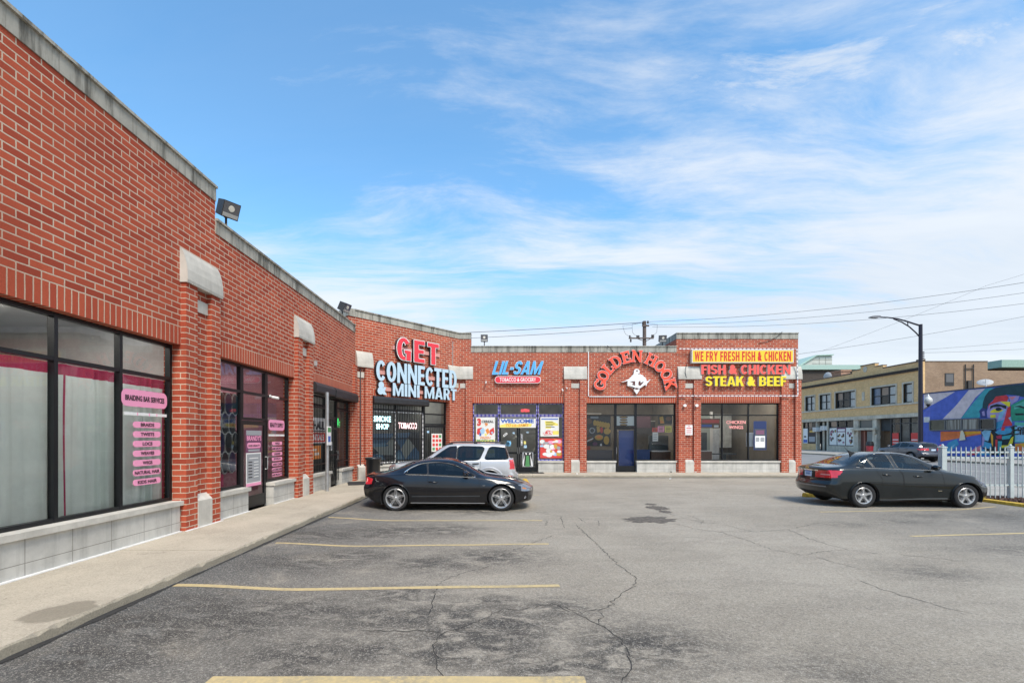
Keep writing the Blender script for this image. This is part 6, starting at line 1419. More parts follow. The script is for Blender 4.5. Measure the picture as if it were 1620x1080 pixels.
# --- dark charcoal four-door sedan
CHP = paint('paint_charcoal', (.007, .009, .009), .0, .3, dust=.022)
GS = tint_glass('sedan_glass', (.84, .92, .89), 1.5)
SEDAN = dict(x0=-2.36, x1=2.24, wheels=(-1.343, 1.343), wz=.33, wr=.33, arch=.372, rim=.215, rim_style='broad', ytrack=.895, zlip=.22, beltz=1.02,
  zb=[(-2.36, .40), (-2.2, .30), (-1.9, .22), (-1.0, .20), (1.0, .20), (1.8, .20), (2.1, .22), (2.24, .26)],
  yb=[(-2.36, .72), (-2.2, .82), (-1.9, .855), (-1, .865), (1, .865), (1.8, .85), (2.1, .80), (2.24, .70)],
  zm=[(-2.36, .64), (-1.4, .66), (0, .60), (1.4, .62), (2.24, .54)],
  ym=[(-2.36, .80), (-2.2, .865), (-1.9, .89), (-1.4, .905), (-.6, .895), (.5, .895), (1.4, .905), (1.85, .875), (2.1, .82), (2.24, .74)],
  zs=[(-2.36, 1.0), (-2.1, 1.035), (-1.5, 1.065), (-.5, 1.035), (.5, .99), (.9, .965), (1.5, .88), (2.0, .76), (2.24, .64)],
  ys=[(-2.36, .70), (-2.2, .78), (-1.9, .815), (-1.3, .825), (-.5, .825), (.6, .825), (1.3, .80), (1.85, .75), (2.1, .69), (2.24, .60)],
  zr=[(-2.36, 1.03), (-2.0, 1.085), (-1.7, 1.135), (-1.35, 1.25), (-1.0, 1.365), (-.6, 1.42), (-.2, 1.415), (.2, 1.33), (.6, 1.145), (.86, 1.02), (1.05, .98), (1.5, .905), (2.0, .785), (2.24, .66)],
  yr=[(-2.36, .64), (-2.0, .72), (-1.7, .70), (-1.3, .63), (-.7, .585), (0, .585), (.4, .635), (.8, .73), (1.05, .73), (1.5, .71), (2.0, .63), (2.24, .50)],
  zt=[(-2.36, 1.06), (-2.27, 1.10), (-2.0, 1.115), (-1.8, 1.14), (-1.5, 1.26), (-1.1, 1.405), (-.7, 1.465), (-.3, 1.478), (.05, 1.455), (.4, 1.345), (.8, 1.15), (1.1, 1.02), (1.3, .985), (1.7, .92), (2.0, .84), (2.15, .77), (2.24, .68)],
  rear=[(.2, .14), (.45, .02), (.60, .0), (.72, .06), (.95, .085), (1.08, .04), (1.12, .03), (1.5, .03)], front=[(.15, .10), (.3, .02), (.5, .0), (.65, .03), (.85, .14), (1.5, .2)], rplan=.22, fplan=.34, rlen=.55, flen=.65,
  windows=[('quarter', [(-1.46, 1.12), (-1.28, 1.265), (-1.14, 1.34), (-1.02, 1.07), (-1.38, 1.085)]), ('rear', [(-.98, 1.07), (-1.11, 1.35), (-.95, 1.405), (-.70, 1.425), (-.56, 1.428), (-.46, 1.06)]), ('front', [(-.37, 1.055), (-.45, 1.43), (-.15, 1.405), (.09, 1.325), (.35, 1.185), (.56, 1.03)])], wsm=1,
  doors=[('rear_door', [(-1.02, 1.07), (-1.15, 1.36), (-.9, 1.435), (-.52, 1.445), (-.40, 1.05), (-.30, .9), (-.28, .30), (-.95, .30), (-.99, .42), (-.85, .62), (-.86, .80)]), ('front_door', [(-.37, 1.06), (-.46, 1.445), (-.1, 1.42), (.12, 1.33), (.58, 1.03), (.74, .96), (.78, .60), (.72, .30), (-.26, .30), (-.28, .9)])],
  handles=[(-.72, .90), (.10, .86)], handle_mat=CHP, top=[('hood', 1.12, 2.10, .66), ('boot_lid', -2.33, -1.82, .64)],
  windscreen=(1.06, .16, .72, .56), rear_screen=(-1.86, -1.06, .64, .53), zscreen=1.03, bow=.18, rbow=.12,
  lamps=[('tail_light', 's', [(-2.45, .80), (-2.14, .79), (-1.94, .90), (-1.86, 1.0), (-2.1, 1.01), (-2.45, .97)], (0, 0)), ('tail_light', 'r', [(.36, .835), (1.0, .80), (1.0, 1.01), (.42, .985)], (-2.0, 9)), ('headlight', 's', [(1.62, .80), (1.80, .66), (2.3, .58), (2.3, .72), (1.9, .80)], (0, 0)), ('headlight', 'f', [(.36, .60), (1.0, .60), (1.0, .85), (.46, .75)], (0, 1.85))],
  ends=[('grille', 'f', [(0, .42), (.40, .44), (.36, .70), (0, .72)], 1.95), ('lower_grille', 'f', [(0, .26), (.5, .28), (.46, .38), (0, .38)], 1.9)],
  trim=[('belt_trim', [(-1.48, 1.10), (-1.2, 1.078), (-.5, 1.058), (.2, 1.035), (.60, 1.012)], .016, CHROME, False)],
  mirror=(.52, 1.05), dash=1.05, seats=[('seat', .0, .37, .5, .62, .36), ('seat', .0, -.37, .5, .62, .36), ('bench_seat', -.85, 0, 1.2, .56, .38)])
for k_ in ('zr', 'zt'): SEDAN[k_] = [(x, z+(.035 if -1.2 < x < .3 else .018 if -1.6 < x < .7 else 0)) for x, z in SEDAN[k_]]
SEDAN['windows'] = [(n_, [(x, z+(.03 if z > 1.25 else 0)) for x, z in p]) for n_, p in SEDAN['windows']]
SEDAN['doors'] = [(n_, [(x, z+(.035 if z > 1.25 else 0)) for x, z in p]) for n_, p in SEDAN['doors']]
def sedan_after(root, objs, proj, side_pt, strip):
    x = proj((0, 0, .88), (1, 0, 0), 0).x
    mb = MB(); mb.box(x-.012, x+.01, -.155, .155, .80, .955); p = mb.build('number_plate', PLATE, root)
    mb = MB(); mb.box(x-.015, x-.011, -.14, .14, .925, .948); mb.box(x-.015, x-.011, -.11, .11, .84, .905, 1); mb.build('plate_print', [PLATEB, mat('plate_print_pale', (.16, .25, .42), .5)], p)
    mb = MB(); strip(mb, [proj((0, y, .985), (1, 0, 0), .006) for y in np.arange(-.40, .41, .04)], .035, (1, 0, 0)); mb.build('plate_trim', CHROME, root)
    e = proj((0, 0, 1.045), (1, 0, 0), 0); mb = MB(); mb.prism([(-.085+0, -.012), (-.03, -.018), (-.03, -.03), (.03, -.03), (.03, -.018), (.085, -.012), (.075, .018), (.03, .012), (.03, .028), (-.03, .028), (-.03, .012), (-.075, .018)], 'x', e.x-.012, e.x+.02)
    bo = mb.build('badge', mat('badge_gold', (.52, .40, .16), .3, .8), root); bo.location = (0, 0, e.z)
    mb = MB(); strip(mb, [proj((0, y, .56), (1, 0, 0), .004) for y in np.arange(-.72, .73, .04)], .03, (1, 0, 0)); mb.build('bumper_trim', mat('satin_strip', (.22, .23, .24), .3, .6), root)
    mb = MB()
    for sg in (1, -1): strip(mb, [proj((0, sg*(.64+.10*max(0, (.84-z))), z), (1, 0, 0), .003) for z in np.arange(.72, 1.08, .03)], .010, (1, 0, 0))
    strip(mb, [proj((0, y, .735), (1, 0, 0), .003) for y in np.arange(-.74, .75, .04)], .010, (1, 0, 0)); mb.build('boot_gap', SEAM, root)
    for sg in (1, -1):   # clear bands in the tail lamps, badge on front door, fuel flap, reflectors, grey strip along the sill
        mb = MB(); strip(mb, [proj((0, sg*y, .885), (1, 0, 0), .003) for y in np.arange(.48, .76, .03)], .035, (1, 0, 0)); mb.build('lamp_band', mat('lamp_band', (.70, .30, .28), .2, coat=1), objs['tail_light|L' if sg > 0 else 'tail_light|R'])
        c = side_pt(.66, .47, sg, .003)[0]; mb = MB(); mb.box(c.x-.05, c.x+.05, c.y-.003, c.y+.003, c.z-.012, c.z+.012); mb.build('badge', CHROME, root)
        mb = MB(); strip(mb, [side_pt(x, .245+.015*math.sin(x*2), sg, .003)[0] for x in np.arange(-.9, .88, .03)], .035, (0, sg, 0)); mb.build('sill_strip', mat('sill_grey', (.06, .065, .065), .4), root)
    mb = MB(); cc = side_pt(-1.60, .93, 1, .002)[0]
    P = [side_pt(-1.60+.085*math.cos(a), .93+.085*math.sin(a), 1, .002)[0] for a in np.linspace(0, 6.283, 26)]; strip(mb, P, .007, (0, 1, 0)); mb.build('fuel_flap', SEAM, root)
    mb = MB(); strip(mb, [proj((x, 0, 1.3), (0, 0, -1), .002) for x in ()], .01, (0, 0, 1))
    a = proj((-1.02, 0, 1.6), (0, 0, -1), 0); mb = MB(); mb.prism([(a.x+.16, a.z-.01), (a.x-.10, a.z-.03), (a.x-.11, a.z+.0), (a.x-.16, a.z+.09), (a.x-.02, a.z+.03), (a.x+.14, a.z+.0)], 'y', -.018, .018); mb.tube([(a.x-.11, 0, a.z+.03), (a.x-.24, 0, a.z+.17)], .007, 6); mb.build('antenna', BLACK, root)
SEDAN['mats'] = dict(body=CHP, side_window=GS, windscreen=GS, rear_window=GS, tail_light=LAMPR, headlight=LAMPC, grille=GRILLE, lower_grille=GRILLE); SEDAN['after'] = sedan_after

# --- silver boxy sport utility
SILP = paint('paint_silver', (.47, .47, .475), .35, .32, dust=.10); CLAD = paint('cladding_silver', (.46, .46, .47), .2, .45, dust=.2)
GV = tint_glass('suv_dark_glass', (.16, .18, .18), 1.1)
SUVS = dict(x0=-2.34, x1=2.2, wheels=(-1.31, 1.31), wz=.36, wr=.36, arch=.43, rim=.22, rim_style='broad', ytrack=.90, zlip=.30, beltz=1.09,
  zb=[(-2.22, .48), (-2.05, .40), (-1.8, .33), (-1.0, .30), (1.0, .30), (1.8, .32), (2.05, .36), (2.2, .42)],
  yb=[(-2.22, .80), (-2.1, .87), (-1.9, .89), (-1, .87), (1, .87), (1.8, .87), (2.05, .82), (2.2, .74)],
  zm=[(-2.22, .72), (-1.4, .74), (0, .70), (1.4, .72), (2.2, .66)],
  ym=[(-2.22, .84), (-2.1, .895), (-1.9, .905), (-1.3, .915), (-.6, .90), (.5, .90), (1.3, .915), (1.8, .885), (2.05, .83), (2.2, .76)],
  zs=[(-2.22, 1.12), (-1.9, 1.12), (-.5, 1.10), (.5, 1.08), (.85, 1.06), (1.4, 1.0), (1.9, .95), (2.2, .84)],
  ys=[(-2.22, .78), (-2.1, .83), (-1.9, .845), (-1, .85), (.6, .85), (1.3, .83), (1.8, .80), (2.05, .75), (2.2, .67)],
  zr=[(-2.22, 1.16), (-2.16, 1.22), (-2.05, 1.42), (-1.96, 1.58), (-1.85, 1.615), (-1.0, 1.64), (-.3, 1.64), (.05, 1.61), (.35, 1.47), (.75, 1.19), (.95, 1.07), (1.4, 1.02), (1.9, .97), (2.2, .86)],
  yr=[(-2.22, .70), (-2.05, .71), (-1.9, .69), (-1, .68), (0, .68), (.4, .69), (.85, .76), (1.4, .74), (1.9, .70), (2.2, .58)],
  zt=[(-2.22, 1.2), (-2.18, 1.30), (-2.06, 1.55), (-1.97, 1.645), (-1.8, 1.675), (-1.0, 1.695), (-.3, 1.695), (.08, 1.66), (.4, 1.49), (.85, 1.17), (1.0, 1.10), (1.4, 1.06), (1.9, 1.0), (2.12, .95), (2.2, .88)],
  rear=[(.3, .10), (.45, .0), (.62, .0), (.70, .08), (.9, .12), (1.1, .16), (1.4, .24), (1.7, .30)], front=[(.3, .06), (.5, .0), (.7, .0), (.8, .05), (1.2, .10)], rplan=.10, fplan=.24, rlen=.6, flen=.5,
  windows=[('quarter', [(-1.98, 1.13), (-1.90, 1.53), (-1.33, 1.575), (-1.13, 1.12)]), ('rear', [(-.98, 1.11), (-1.16, 1.50), (-1.08, 1.57), (-.26, 1.585), (-.22, 1.10)]), ('front', [(-.20, 1.10), (-.235, 1.585), (.03, 1.56), (.22, 1.44), (.72, 1.09)])], wsm=1,
  doors=[('rear_door', [(-1.02, 1.12), (-1.17, 1.5), (-1.0, 1.6), (-.24, 1.61), (-.20, 1.1), (-.2, .42), (-.86, .42), (-.90, .62), (-1.0, .80)]), ('front_door', [(-.19, 1.1), (-.23, 1.61), (.05, 1.59), (.24, 1.46), (.74, 1.08), (.80, .95), (.78, .42), (-.19, .42)])],
  handles=[(-.86, 1.0), (-.05, .98)], handle_mat=BLACK, top=[('hood', 1.02, 2.1, .68)],
  windscreen=(.95, .12, .72, .62), rear_screen=(-2.16, -1.99, .62, .60), zscreen=1.12, bow=.10, rbow=.02,
  lamps=[('tail_light', 's', [(-2.3, .82), (-2.08, .83), (-2.06, .88), (-1.97, 1.12), (-2.3, 1.13)], (0, 0)), ('tail_light', 'r', [(.66, .82), (1.0, .82), (1.0, 1.12), (.70, 1.12)], (-2.0, 9)), ('headlight', 's', [(1.86, .70), (2.3, .70), (2.3, .92), (1.9, .94)], (0, 0)), ('headlight', 'f', [(.5, .70), (1.0, .70), (1.0, .92), (.5, .92)], (0, 1.85))],
  ends=[('grille', 'f', [(0, .66), (.48, .66), (.48, .90), (0, .90)], 1.9)], trim=[], mirror=(.62, 1.13), dash=.85, lip=.02,
  seats=[('seat', -.1, .37, .5, .66, .50), ('seat', -.1, -.37, .5, .66, .50), ('bench_seat', -1.0, 0, 1.2, .62, .52)])
def suv_after(root, objs, proj, side_pt, strip):
    for sg in (1, -1):
        mb = MB(); P = [proj((x, sg*.60, 2.0), (0, 0, -1), .055) for x in np.arange(-1.75, .0, .1)]; P = [p for p in P if p]
        P = [P[0]+Vector((-.10, 0, -.055))]+P+[P[-1]+Vector((.12, 0, -.06))]; mb.tube(P, .017, 8); rl = mb.build('roof_rail', BLACK, root)
        mb = MB(); 
        for x in (-1.75, -.85, -.02): q = proj((x, sg*.60, 2), (0, 0, -1), 0); mb.box(q.x-.06, q.x+.06, q.y-.02, q.y+.02, q.z-.01, q.z+.05)
        mb.build('rail_foot', BLACK, rl)
        # clear U in the lamp
        mb = MB(); P = [side_pt(x, z, sg, .003)[0] for x, z in ((-2.05, 1.03), (-2.13, 1.03), (-2.13, .90), (-2.05, .90))]; strip(mb, [P[0], P[1]], .05, (0, sg, 0)); mb.build('lamp_band', LAMPC, objs['tail_light|L' if sg > 0 else 'tail_light|R'])
        for wx in (-1.31, 1.31):   # broad wheel arch cladding
            mb = MB(); rows = []
            for a in np.linspace(2, 178, 40):
                ro, ri = .535, .432; p = side_pt(wx+ro*math.cos(R(a)), .36+ro*math.sin(R(a)), sg, .002)[0]; q = side_pt(wx+(ri+.02)*math.cos(R(a)), .36+(ri+.02)*math.sin(R(a)), sg, .020)[0]
                if p is not None and q is not None: rows.append((p, q, p.lerp(q, .35)+Vector((0, sg*.018, 0))))
            for a, b in zip(rows, rows[1:]):
                for i, j in ((0, 2), (2, 1)):
                    f_ = [a[i], b[i], b[j], a[j]]; mb.face(f_ if sg > 0 else f_[::-1])
            mb.build('arch_cladding', SILP, root, smooth=True)
    for sg in (1, -1):
        mb = MB(); strip(mb, [side_pt(x, z, sg, .003)[0] for x, z in [(-1.09, 1.6), (-1.03, 1.35), (-.98, 1.12)]], .006, (0, sg, 0)); mb.build('panel_gap', SEAM, root)
    # blue rag caught under the rear end of the roof rail
SUVS['mats'] = dict(body=SILP, side_window=GV, windscreen=tint_glass('suv_front_glass', (.5, .6, .58), 1.3), rear_window=GV, tail_light=LAMPR, headlight=LAMPC, grille=GRILLE); SUVS['after'] = suv_after

ZC = -.03
car1 = make_car('coupe_car', 'glossy black two-door coupe parked nose-out with silver five-spoke wheels', 'car', COUPE, (-1.33, 12.47, ZC), R(0), .955)
car2 = make_car('sport_utility_car', 'silver boxy SUV with roof rails parked behind the black coupe', 'car', SUVS, (-1.72, 16.05, ZC), R(182), .975)
car3 = make_car('sedan_car', 'dark charcoal four-door sedan with red tail lights parked at the right kerb', 'car', SEDAN, (10.72, 12.95, ZC), R(-2.4), .955)
# rag on the silver car
mb = MB(); random.seed(4)
for k in range(7): mb.prism([(random.uniform(-.07, .07)+.05*math.cos(a), random.uniform(.0, .10)+.06*math.sin(a)) for a in np.linspace(0, 5.4, 6)], 'y', -.05+.014*k, -.04+.014*k)
o = mb.build('rag', [mat('rag_blue', (.22, .50, .72), .8)]); o.location = (.20, 15.36, 1.55); tag(o, 'crumpled light blue rag on the rear roof edge of the silver SUV', 'rag')
# --- dark grey hatchback SUV in the street
HBP = paint('paint_slate', (.07, .075, .09), .45, .3, dust=.1)
HB = dict(SUVS); HB.update(zlip=.28, windows=[('quarter', [(-1.55, 1.16), (-1.40, 1.27), (-1.15, 1.34), (-1.02, 1.14)]), ('rear', [(-.95, 1.13), (-1.06, 1.36), (-.8, 1.42), (-.33, 1.44), (-.26, 1.10)]), ('front', [(-.16, 1.095), (-.22, 1.44), (.10, 1.40), (.30, 1.30), (.72, 1.06)])],
  zr=[(-2.22, 1.05), (-2.12, 1.12), (-1.9, 1.25), (-1.6, 1.37), (-1.2, 1.44), (-.5, 1.48), (0, 1.45), (.35, 1.33), (.75, 1.12), (.98, 1.03), (1.4, .98), (1.9, .92), (2.2, .82)],
  zt=[(-2.22, 1.08), (-2.12, 1.18), (-1.9, 1.33), (-1.65, 1.45), (-1.2, 1.52), (-.5, 1.55), (0, 1.53), (.4, 1.38), (.85, 1.12), (1.0, 1.06), (1.4, 1.02), (1.9, .96), (2.12, .90), (2.2, .84)],
  rear_screen=(-2.10, -1.68, .60, .52), lamps=[('tail_light', 's', [(-2.3, .86), (-2.0, .90), (-1.8, .98), (-2.0, 1.04), (-2.3, 1.04)], (0, 0)), ('tail_light', 'r', [(.36, .90), (1.0, .86), (1.0, 1.04), (.40, 1.0)], (-1.95, 9)), ('headlight', 's', [(1.80, .70), (2.3, .70), (2.3, .85), (1.9, .90)], (0, 0))], rplan=.22, handle_mat=HBP)
HB['mats'] = dict(body=HBP, side_window=tint_glass('hatch_glass', (.35, .42, .42), 1.3), windscreen=MATS['hatch_glass'], rear_window=MATS['hatch_glass'], tail_light=LAMPR, headlight=LAMPC, grille=GRILLE, arch_lip=BLACK)
def hb_after(root, objs, proj, side_pt, strip):
    x = proj((0, 0, .9), (1, 0, 0), 0).x; mb = MB(); mb.box(x-.012, x+.01, -.16, .16, .86, .98); mb.build('number_plate', PLATE, root)
    mb = MB(); mb.prism([(x-.02, .40), (x+.12, .40), (x+.12, .70), (x-.02, .70)], 'y', -.8, .8) if False else mb.box(x-.03, x+.10, -.66, .66, .46, .66); mb.build('bumper', BLACK, root)
HB['after'] = hb_after
make_car('hatchback_car', 'dark slate grey hatchback seen from behind, parked across the street by the lamp post', 'car', HB, (31.3, 36.1, -.02), R(90), .98, .04)
# ------------------------------------------------------------ across the street
YB = brick_mat('tan_brick', (.85, .54, .24), (.66, .40, .17), (.70, .58, .38), .21, .075, .008, .5, .35, .3)
BB = brick_mat('brown_brick', (.36, .24, .15), (.25, .165, .11), (.42, .33, .24), .21, .075, .009, .5, .45, .3)
TRIMS = stone_mat('street_stone', (.58, .52, .41), .25); SASH = mat('window_sash_dark', (.03, .03, .03), .5)
BLINDW = mat('blind_white', (.80, .80, .78), .7, vary=.1); BLINDB = mat('blind_blue', (.28, .36, .50), .7, vary=.2); BLINDD = mat('pane_dark', (.035, .04, .045), .1, spec=.8)
DGLASS = glass_mat('far_glass', (.92, .94, .94), 1.5, .01)
def fX(X): return F*X
FY = T((41.5, 64.5, 0)) @ Matrix.Rotation(R(-90), 4, 'Z')
sY = lambda px: 64.5-F*41.5/(px-CX)
zY = lambda px, py: CAM_H+(CY-py)*(F*41.5/(px-CX))/F
bld = empty('brick_building', 'two-storey tan brick building with a stepped parapet across the street', 'building', M=FY)
S1 = sY(1457)
ops = [(sY(1274.5), sY(1289)), (sY(1297), sY(1314)), (sY(1322), sY(1353)), (sY(1379), sY(1417.5)), (sY(1429.5), sY(1443.5))]
mb = MB(); WZ0, WZ1 = 5.36, 7.30; x = -9.0
mb.box(-9, S1, 0, .4, 4.25, WZ0)
for a, b in ops: mb.box(x, a, 0, .4, WZ0, WZ1); x = b
mb.box(x, S1, 0, .4, WZ0, WZ1); mb.box(-9, S1, 0, .4, WZ1, 9.30)
pa, pb = sY(1348), sY(1397); mb.box(pa, pb, 0, .4, 9.30, 9.62); mb.box(pa+1.3, pb-1.1, 0, .4, 9.62, 9.98)
mb.build('wall', YB, bld)
mb = MB(); mb.box(-9, pa, -.05, .45, 9.30, 9.42); mb.box(pb, S1, -.05, .45, 9.30, 9.42); mb.box(pa, pa+1.3, -.05, .45, 9.62, 9.72); mb.box(pb-1.1, pb, -.05, .45, 9.62, 9.72); mb.box(pa+1.3, pb-1.1, -.05, .45, 9.98, 10.08); mb.build('parapet_coping', mat('coping_brown', (.16, .12, .09), .9, vary=.3), bld)
mb = MB(); mb.box(-9, S1, -.16, -.001, 8.44, 8.62); mb.box(-9, S1, -.26, -.001, 8.62, 8.72); mb.build('cornice', mat('cornice_dark', (.05, .042, .036), .8, vary=.3), bld)
mb = MB(); mb.box(-9, S1, -.10, -.001, 5.16, 5.33); mb.box(-9, S1, -.12, .02, 3.86, 4.245)
mb.prism(ellipse(sY(1369), 9.55, .28, .34, 14), 'y', -.05, -.001); mb.box(sY(1364), sY(1368), -.04, -.001, 6.0, 7.0); mb.build('stone_trim', TRIMS, bld)
def sash(a, b, kinds, halves=True):
    mb = MB(); mb.box(a-.16, a, -.06, .12, WZ0-.14, WZ1+.16); mb.box(b, b+.16, -.06, .12, WZ0-.14, WZ1+.16); mb.box(a, b, -.06, .12, WZ1, WZ1+.16); mb.box(a, b, -.08, .12, WZ0-.14, WZ0)
    w = mb.build('window', TRIMS, bld); n = len(kinds); fr = MB(); W = b-a
    for k in range(n+1): fr.box(a+W*k/n-.05+(.05 if k == 0 else -.05 if k == n else 0), a+W*k/n+.05+(.05 if k == 0 else -.05 if k == n else 0), .13, .22, WZ0, WZ1)
    for z in (WZ0+.05, (WZ0+WZ1)/2, WZ1-.05): fr.box(a+.1, b-.1, .14, .21, z-.05, z+.05)
    fr.build('sash', SASH, w)
    for k, (up, lo) in enumerate(kinds):
        for (z0, z1, mm) in (((WZ0+WZ1)/2, WZ1, up), (WZ0, (WZ0+WZ1)/2, lo)):
            g = MB(); g.box(a+W*k/n, a+W*(k+1)/n, .24, .27, z0, z1); g.build('blind', mm, w)
    g = MB(); g.face([(a, .20, WZ0), (b, .20, WZ0), (b, .20, WZ1), (a, .20, WZ1)]); g.build('pane', DGLASS, w)
W_, B_, D_ = BLINDW, BLINDB, BLINDD
PNKB = mat('blind_pink', (.50, .36, .28), .8)
for (a, b), kd in zip(ops, ([(W_, W_), (W_, W_)], [(W_, W_), (W_, W_)], [(PNKB, D_), (D_, D_), (W_, W_)], [(B_, B_), (PNKB, D_), (W_, W_)], [(W_, W_)])): sash(a, b, kd)
# ground floor
def gf(a, b, z0, z1, m, y0=0.05, y1=.3, nm='shopfront'): q = MB(); q.box(sY(a), sY(b), y0, y1, z0, z1); return q.build(nm, m, bld)
mb = MB(); mb.box(-9, sY(1270), 0, .4, .1, 3.86); mb.build('wall', YB, bld)
for a, b in ((1291, 1292.5), (1308, 1310.5), (1350.5, 1358), (1380.5, 1387), (1452.5, 1457)): gf(a, b, .1, 3.86, TRIMS, -.03, .4, 'pier')
gf(1310.5, 1350.5, .1, .75, TRIMS, -.02, .3, 'stall_riser'); gf(1270, 1291, .1, .95, YB, -.02, .3, 'stall_riser')
def shopwin(pxs, z0, z1, zt, m):
    mb = MB(); xs_ = [sY(p) for p in pxs]
    for x in xs_: mb.box(x-.07, x+.07, .06, .2, z0, z1)
    for a, b in zip(xs_, xs_[1:]):
        for z in (z0+.05, zt, z1-.05): mb.box(a+.07, b-.07, .07, .19, z-.05, z+.05)
    w = mb.build('shopfront', SASH, bld)
    g = MB(); g.face([(xs_[0], .14, z0), (xs_[-1], .14, z0), (xs_[-1], .14, z1), (xs_[0], .14, z1)]); g.build('pane', DGLASS, w)
    g = MB(); g.box(xs_[0], xs_[-1], 1.2, 1.3, z0, z1); g.build('backing', m, w)
FDK = mat('far_interior', (.06, .065, .065), .9, vary=.4, vscale=.8)
shopwin((1270.5, 1277, 1290.5), .95, 3.86, 3.1, FDK); shopwin((1311, 1323.5, 1337, 1350), .75, 3.86, 3.05, FDK); shopwin((1408.5, 1423.5, 1438, 1452), .4, 3.86, 3.25, mat('far_curtain', (.22, .23, .22), .9, vary=.3, vscale=3))
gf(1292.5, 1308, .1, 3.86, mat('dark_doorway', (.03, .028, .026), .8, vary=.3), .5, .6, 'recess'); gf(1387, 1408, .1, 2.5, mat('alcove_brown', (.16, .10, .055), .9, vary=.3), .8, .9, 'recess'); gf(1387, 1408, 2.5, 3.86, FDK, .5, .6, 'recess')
q = MB(); q.tube([(sY(1300), .3, .1), (sY(1300), .3, 3.8)], .16, 10); q.build('column', TRIMS, bld)
gf(1358, 1380.5, 3.75, 3.86, TRIMS, 0, .3, 'portal_head'); q = MB(); q.box(sY(1350), sY(1389), -.35, .0, 2.62, 2.86); q.box(sY(1351), sY(1354), -.22, 0, 2.2, 2.62); q.box(sY(1384), sY(1387), -.22, 0, 2.2, 2.62); q.build('portal_hood', TRIMS, bld)
gf(1358, 1380.5, 2.86, 3.75, mat('transom_dark', (.08, .09, .085), .2), .15, .2, 'transom'); gf(1358, 1380.5, .1, 2.62, mat('portal_red', (.14, .05, .035), .7), .3, .4, 'recess'); gf(1369, 1379, .15, 2.5, mat('portal_door', (.14, .17, .17), .3), .2, .29, 'door'); gf(1364.5, 1366.5, .1, 2.55, mat('portal_post', (.30, .12, .08), .7), .15, .29, 'door_post')
# side and rear walls, roof
mb = MB(); mb.box(S1-.401+.4, S1+.001, .0, .001, 0, .01) if False else None
mb = MB(); mb.box(S1-.4, S1-.002, .402, 6.6, .1, 9.28); mb.box(-9, S1, 14, 14.4, .1, 9); mb.build('side_wall', BB, bld)
mb = MB(); mb.box(S1-.40, S1-.002, 6.6, 14, .1, 8.4); mb.face([(-9, .4, 8.6), (S1-.4, .4, 8.6), (S1-.4, 14, 8.6), (-9, 14, 8.6)], 1); mb.build('rear_side_wall', [BB, MATS['roof_felt']], bld)
mb = MB(); mb.box(S1-.42, S1+.03, .402, 6.6, 9.281, 9.36); mb.box(S1-.5, S1+.06, -.05, .401, 9.425, 9.55); mb.build('side_coping', mat('coping_brown', (.1, .1, .1)), bld)
q = MB(); q.box(S1, S1+.03, 2.35, 3.25, 6.9, 8.15); q = q.build('side_window', [SASH], bld); r_ = MB(); r_.box(S1+.03, S1+.05, 2.45, 3.15, 7.25, 8.05); r_.build('pane', mat('boarded_grey', (.13, .13, .13), .8), q)
q = MB(); 
for y in (4.3, 5.1): q.tube([(S1+.1, y, 6.0), (S1+.1, y, 9.0)], .05, 6)
q.tube([(S1+.1, 4.3, 8.6), (S1+.1, 5.1, 8.6)], .05, 6); q.box(S1, S1+.2, 4.5, 4.9, 6.4, 7.4); q.build('wall_pipes', mat('pipe_dark', (.05, .045, .04), .7), bld)
def top_obj(name, label, cat, mb, mats, M): o = mb.build(name, mats); o.matrix_world = M; return tag(o, label, cat)
# posters and signs on that building
hair = [(-.0, 0)]
random.seed(9)
def face_poster(label, a, b, z0, z1):
    w = sY(b)-sY(a); h = z1-z0; sh = []
    for k in range(9):
        x, z = random.uniform(-w*.36, w*.36), random.uniform(h*.12, h*.86); sh.append(('ink', ellipse(x, z, w*.13, h*.085, 9))); sh.append((random.choice(['brown', 'gold', 'pink']), ellipse(x, z-.02*h, w*.06, h*.05, 8)))
    poster('poster', label, 'poster', FY, (sY(a)+sY(b))/2, z0, w, h, 'paper', sh, y=.05)
face_poster('pale hair-style poster with many small heads, left pane of the tan building shop', 1311.8, 1323, .85, 2.95)
face_poster('hair-style poster with a violet title, middle pane of the tan building shop', 1324.2, 1336.4, .85, 2.45)
face_poster('narrow hair-style poster, right pane of the tan building shop', 1337.8, 1349.5, .85, 2.95)
poster('poster', 'violet title sheet above the middle hair-style poster', 'poster', FY, sY(1330.3), 2.46, 1.5, .5, 'plum', [('white', R4(-.6, .6, .1, .35))], y=.05)
for a, b, lab in ((1411, 1421, 'red shop notice in the left pane near the street lamp'), (1440.5, 1451.5, 'orange-red shop notice in the right pane beside the street lamp')):
    poster('poster', lab, 'poster', FY, (sY(a)+sY(b))/2, .5, sY(b)-sY(a), 1.75, 'red', [('paper', R4(-.35, .35, 1.0, 1.1)), ('paper', R4(-.35, .35, .7, .78)), ('paper', R4(-.3, .3, .4, .46))], y=.05)
poster('poster', 'white and blue shop sheet at the far left pane of the tan building', 'poster', FY, sY(1273.6), 1.0, .95, 2.0, 'white', [('blue', R4(-.4, .4, .1, .5)), ('ink', R4(-.3, .2, .8, 1.0))], y=.05)
poster('poster', 'dark poster with an orange top in the tan building corner shop', 'poster', FY, sY(1284), 1.0, 1.6, 1.9, 'ink', [('gold', R4(-.5, .5, 1.45, 1.75)), ('grey', R4(-.6, .6, .2, .9))], y=.05)
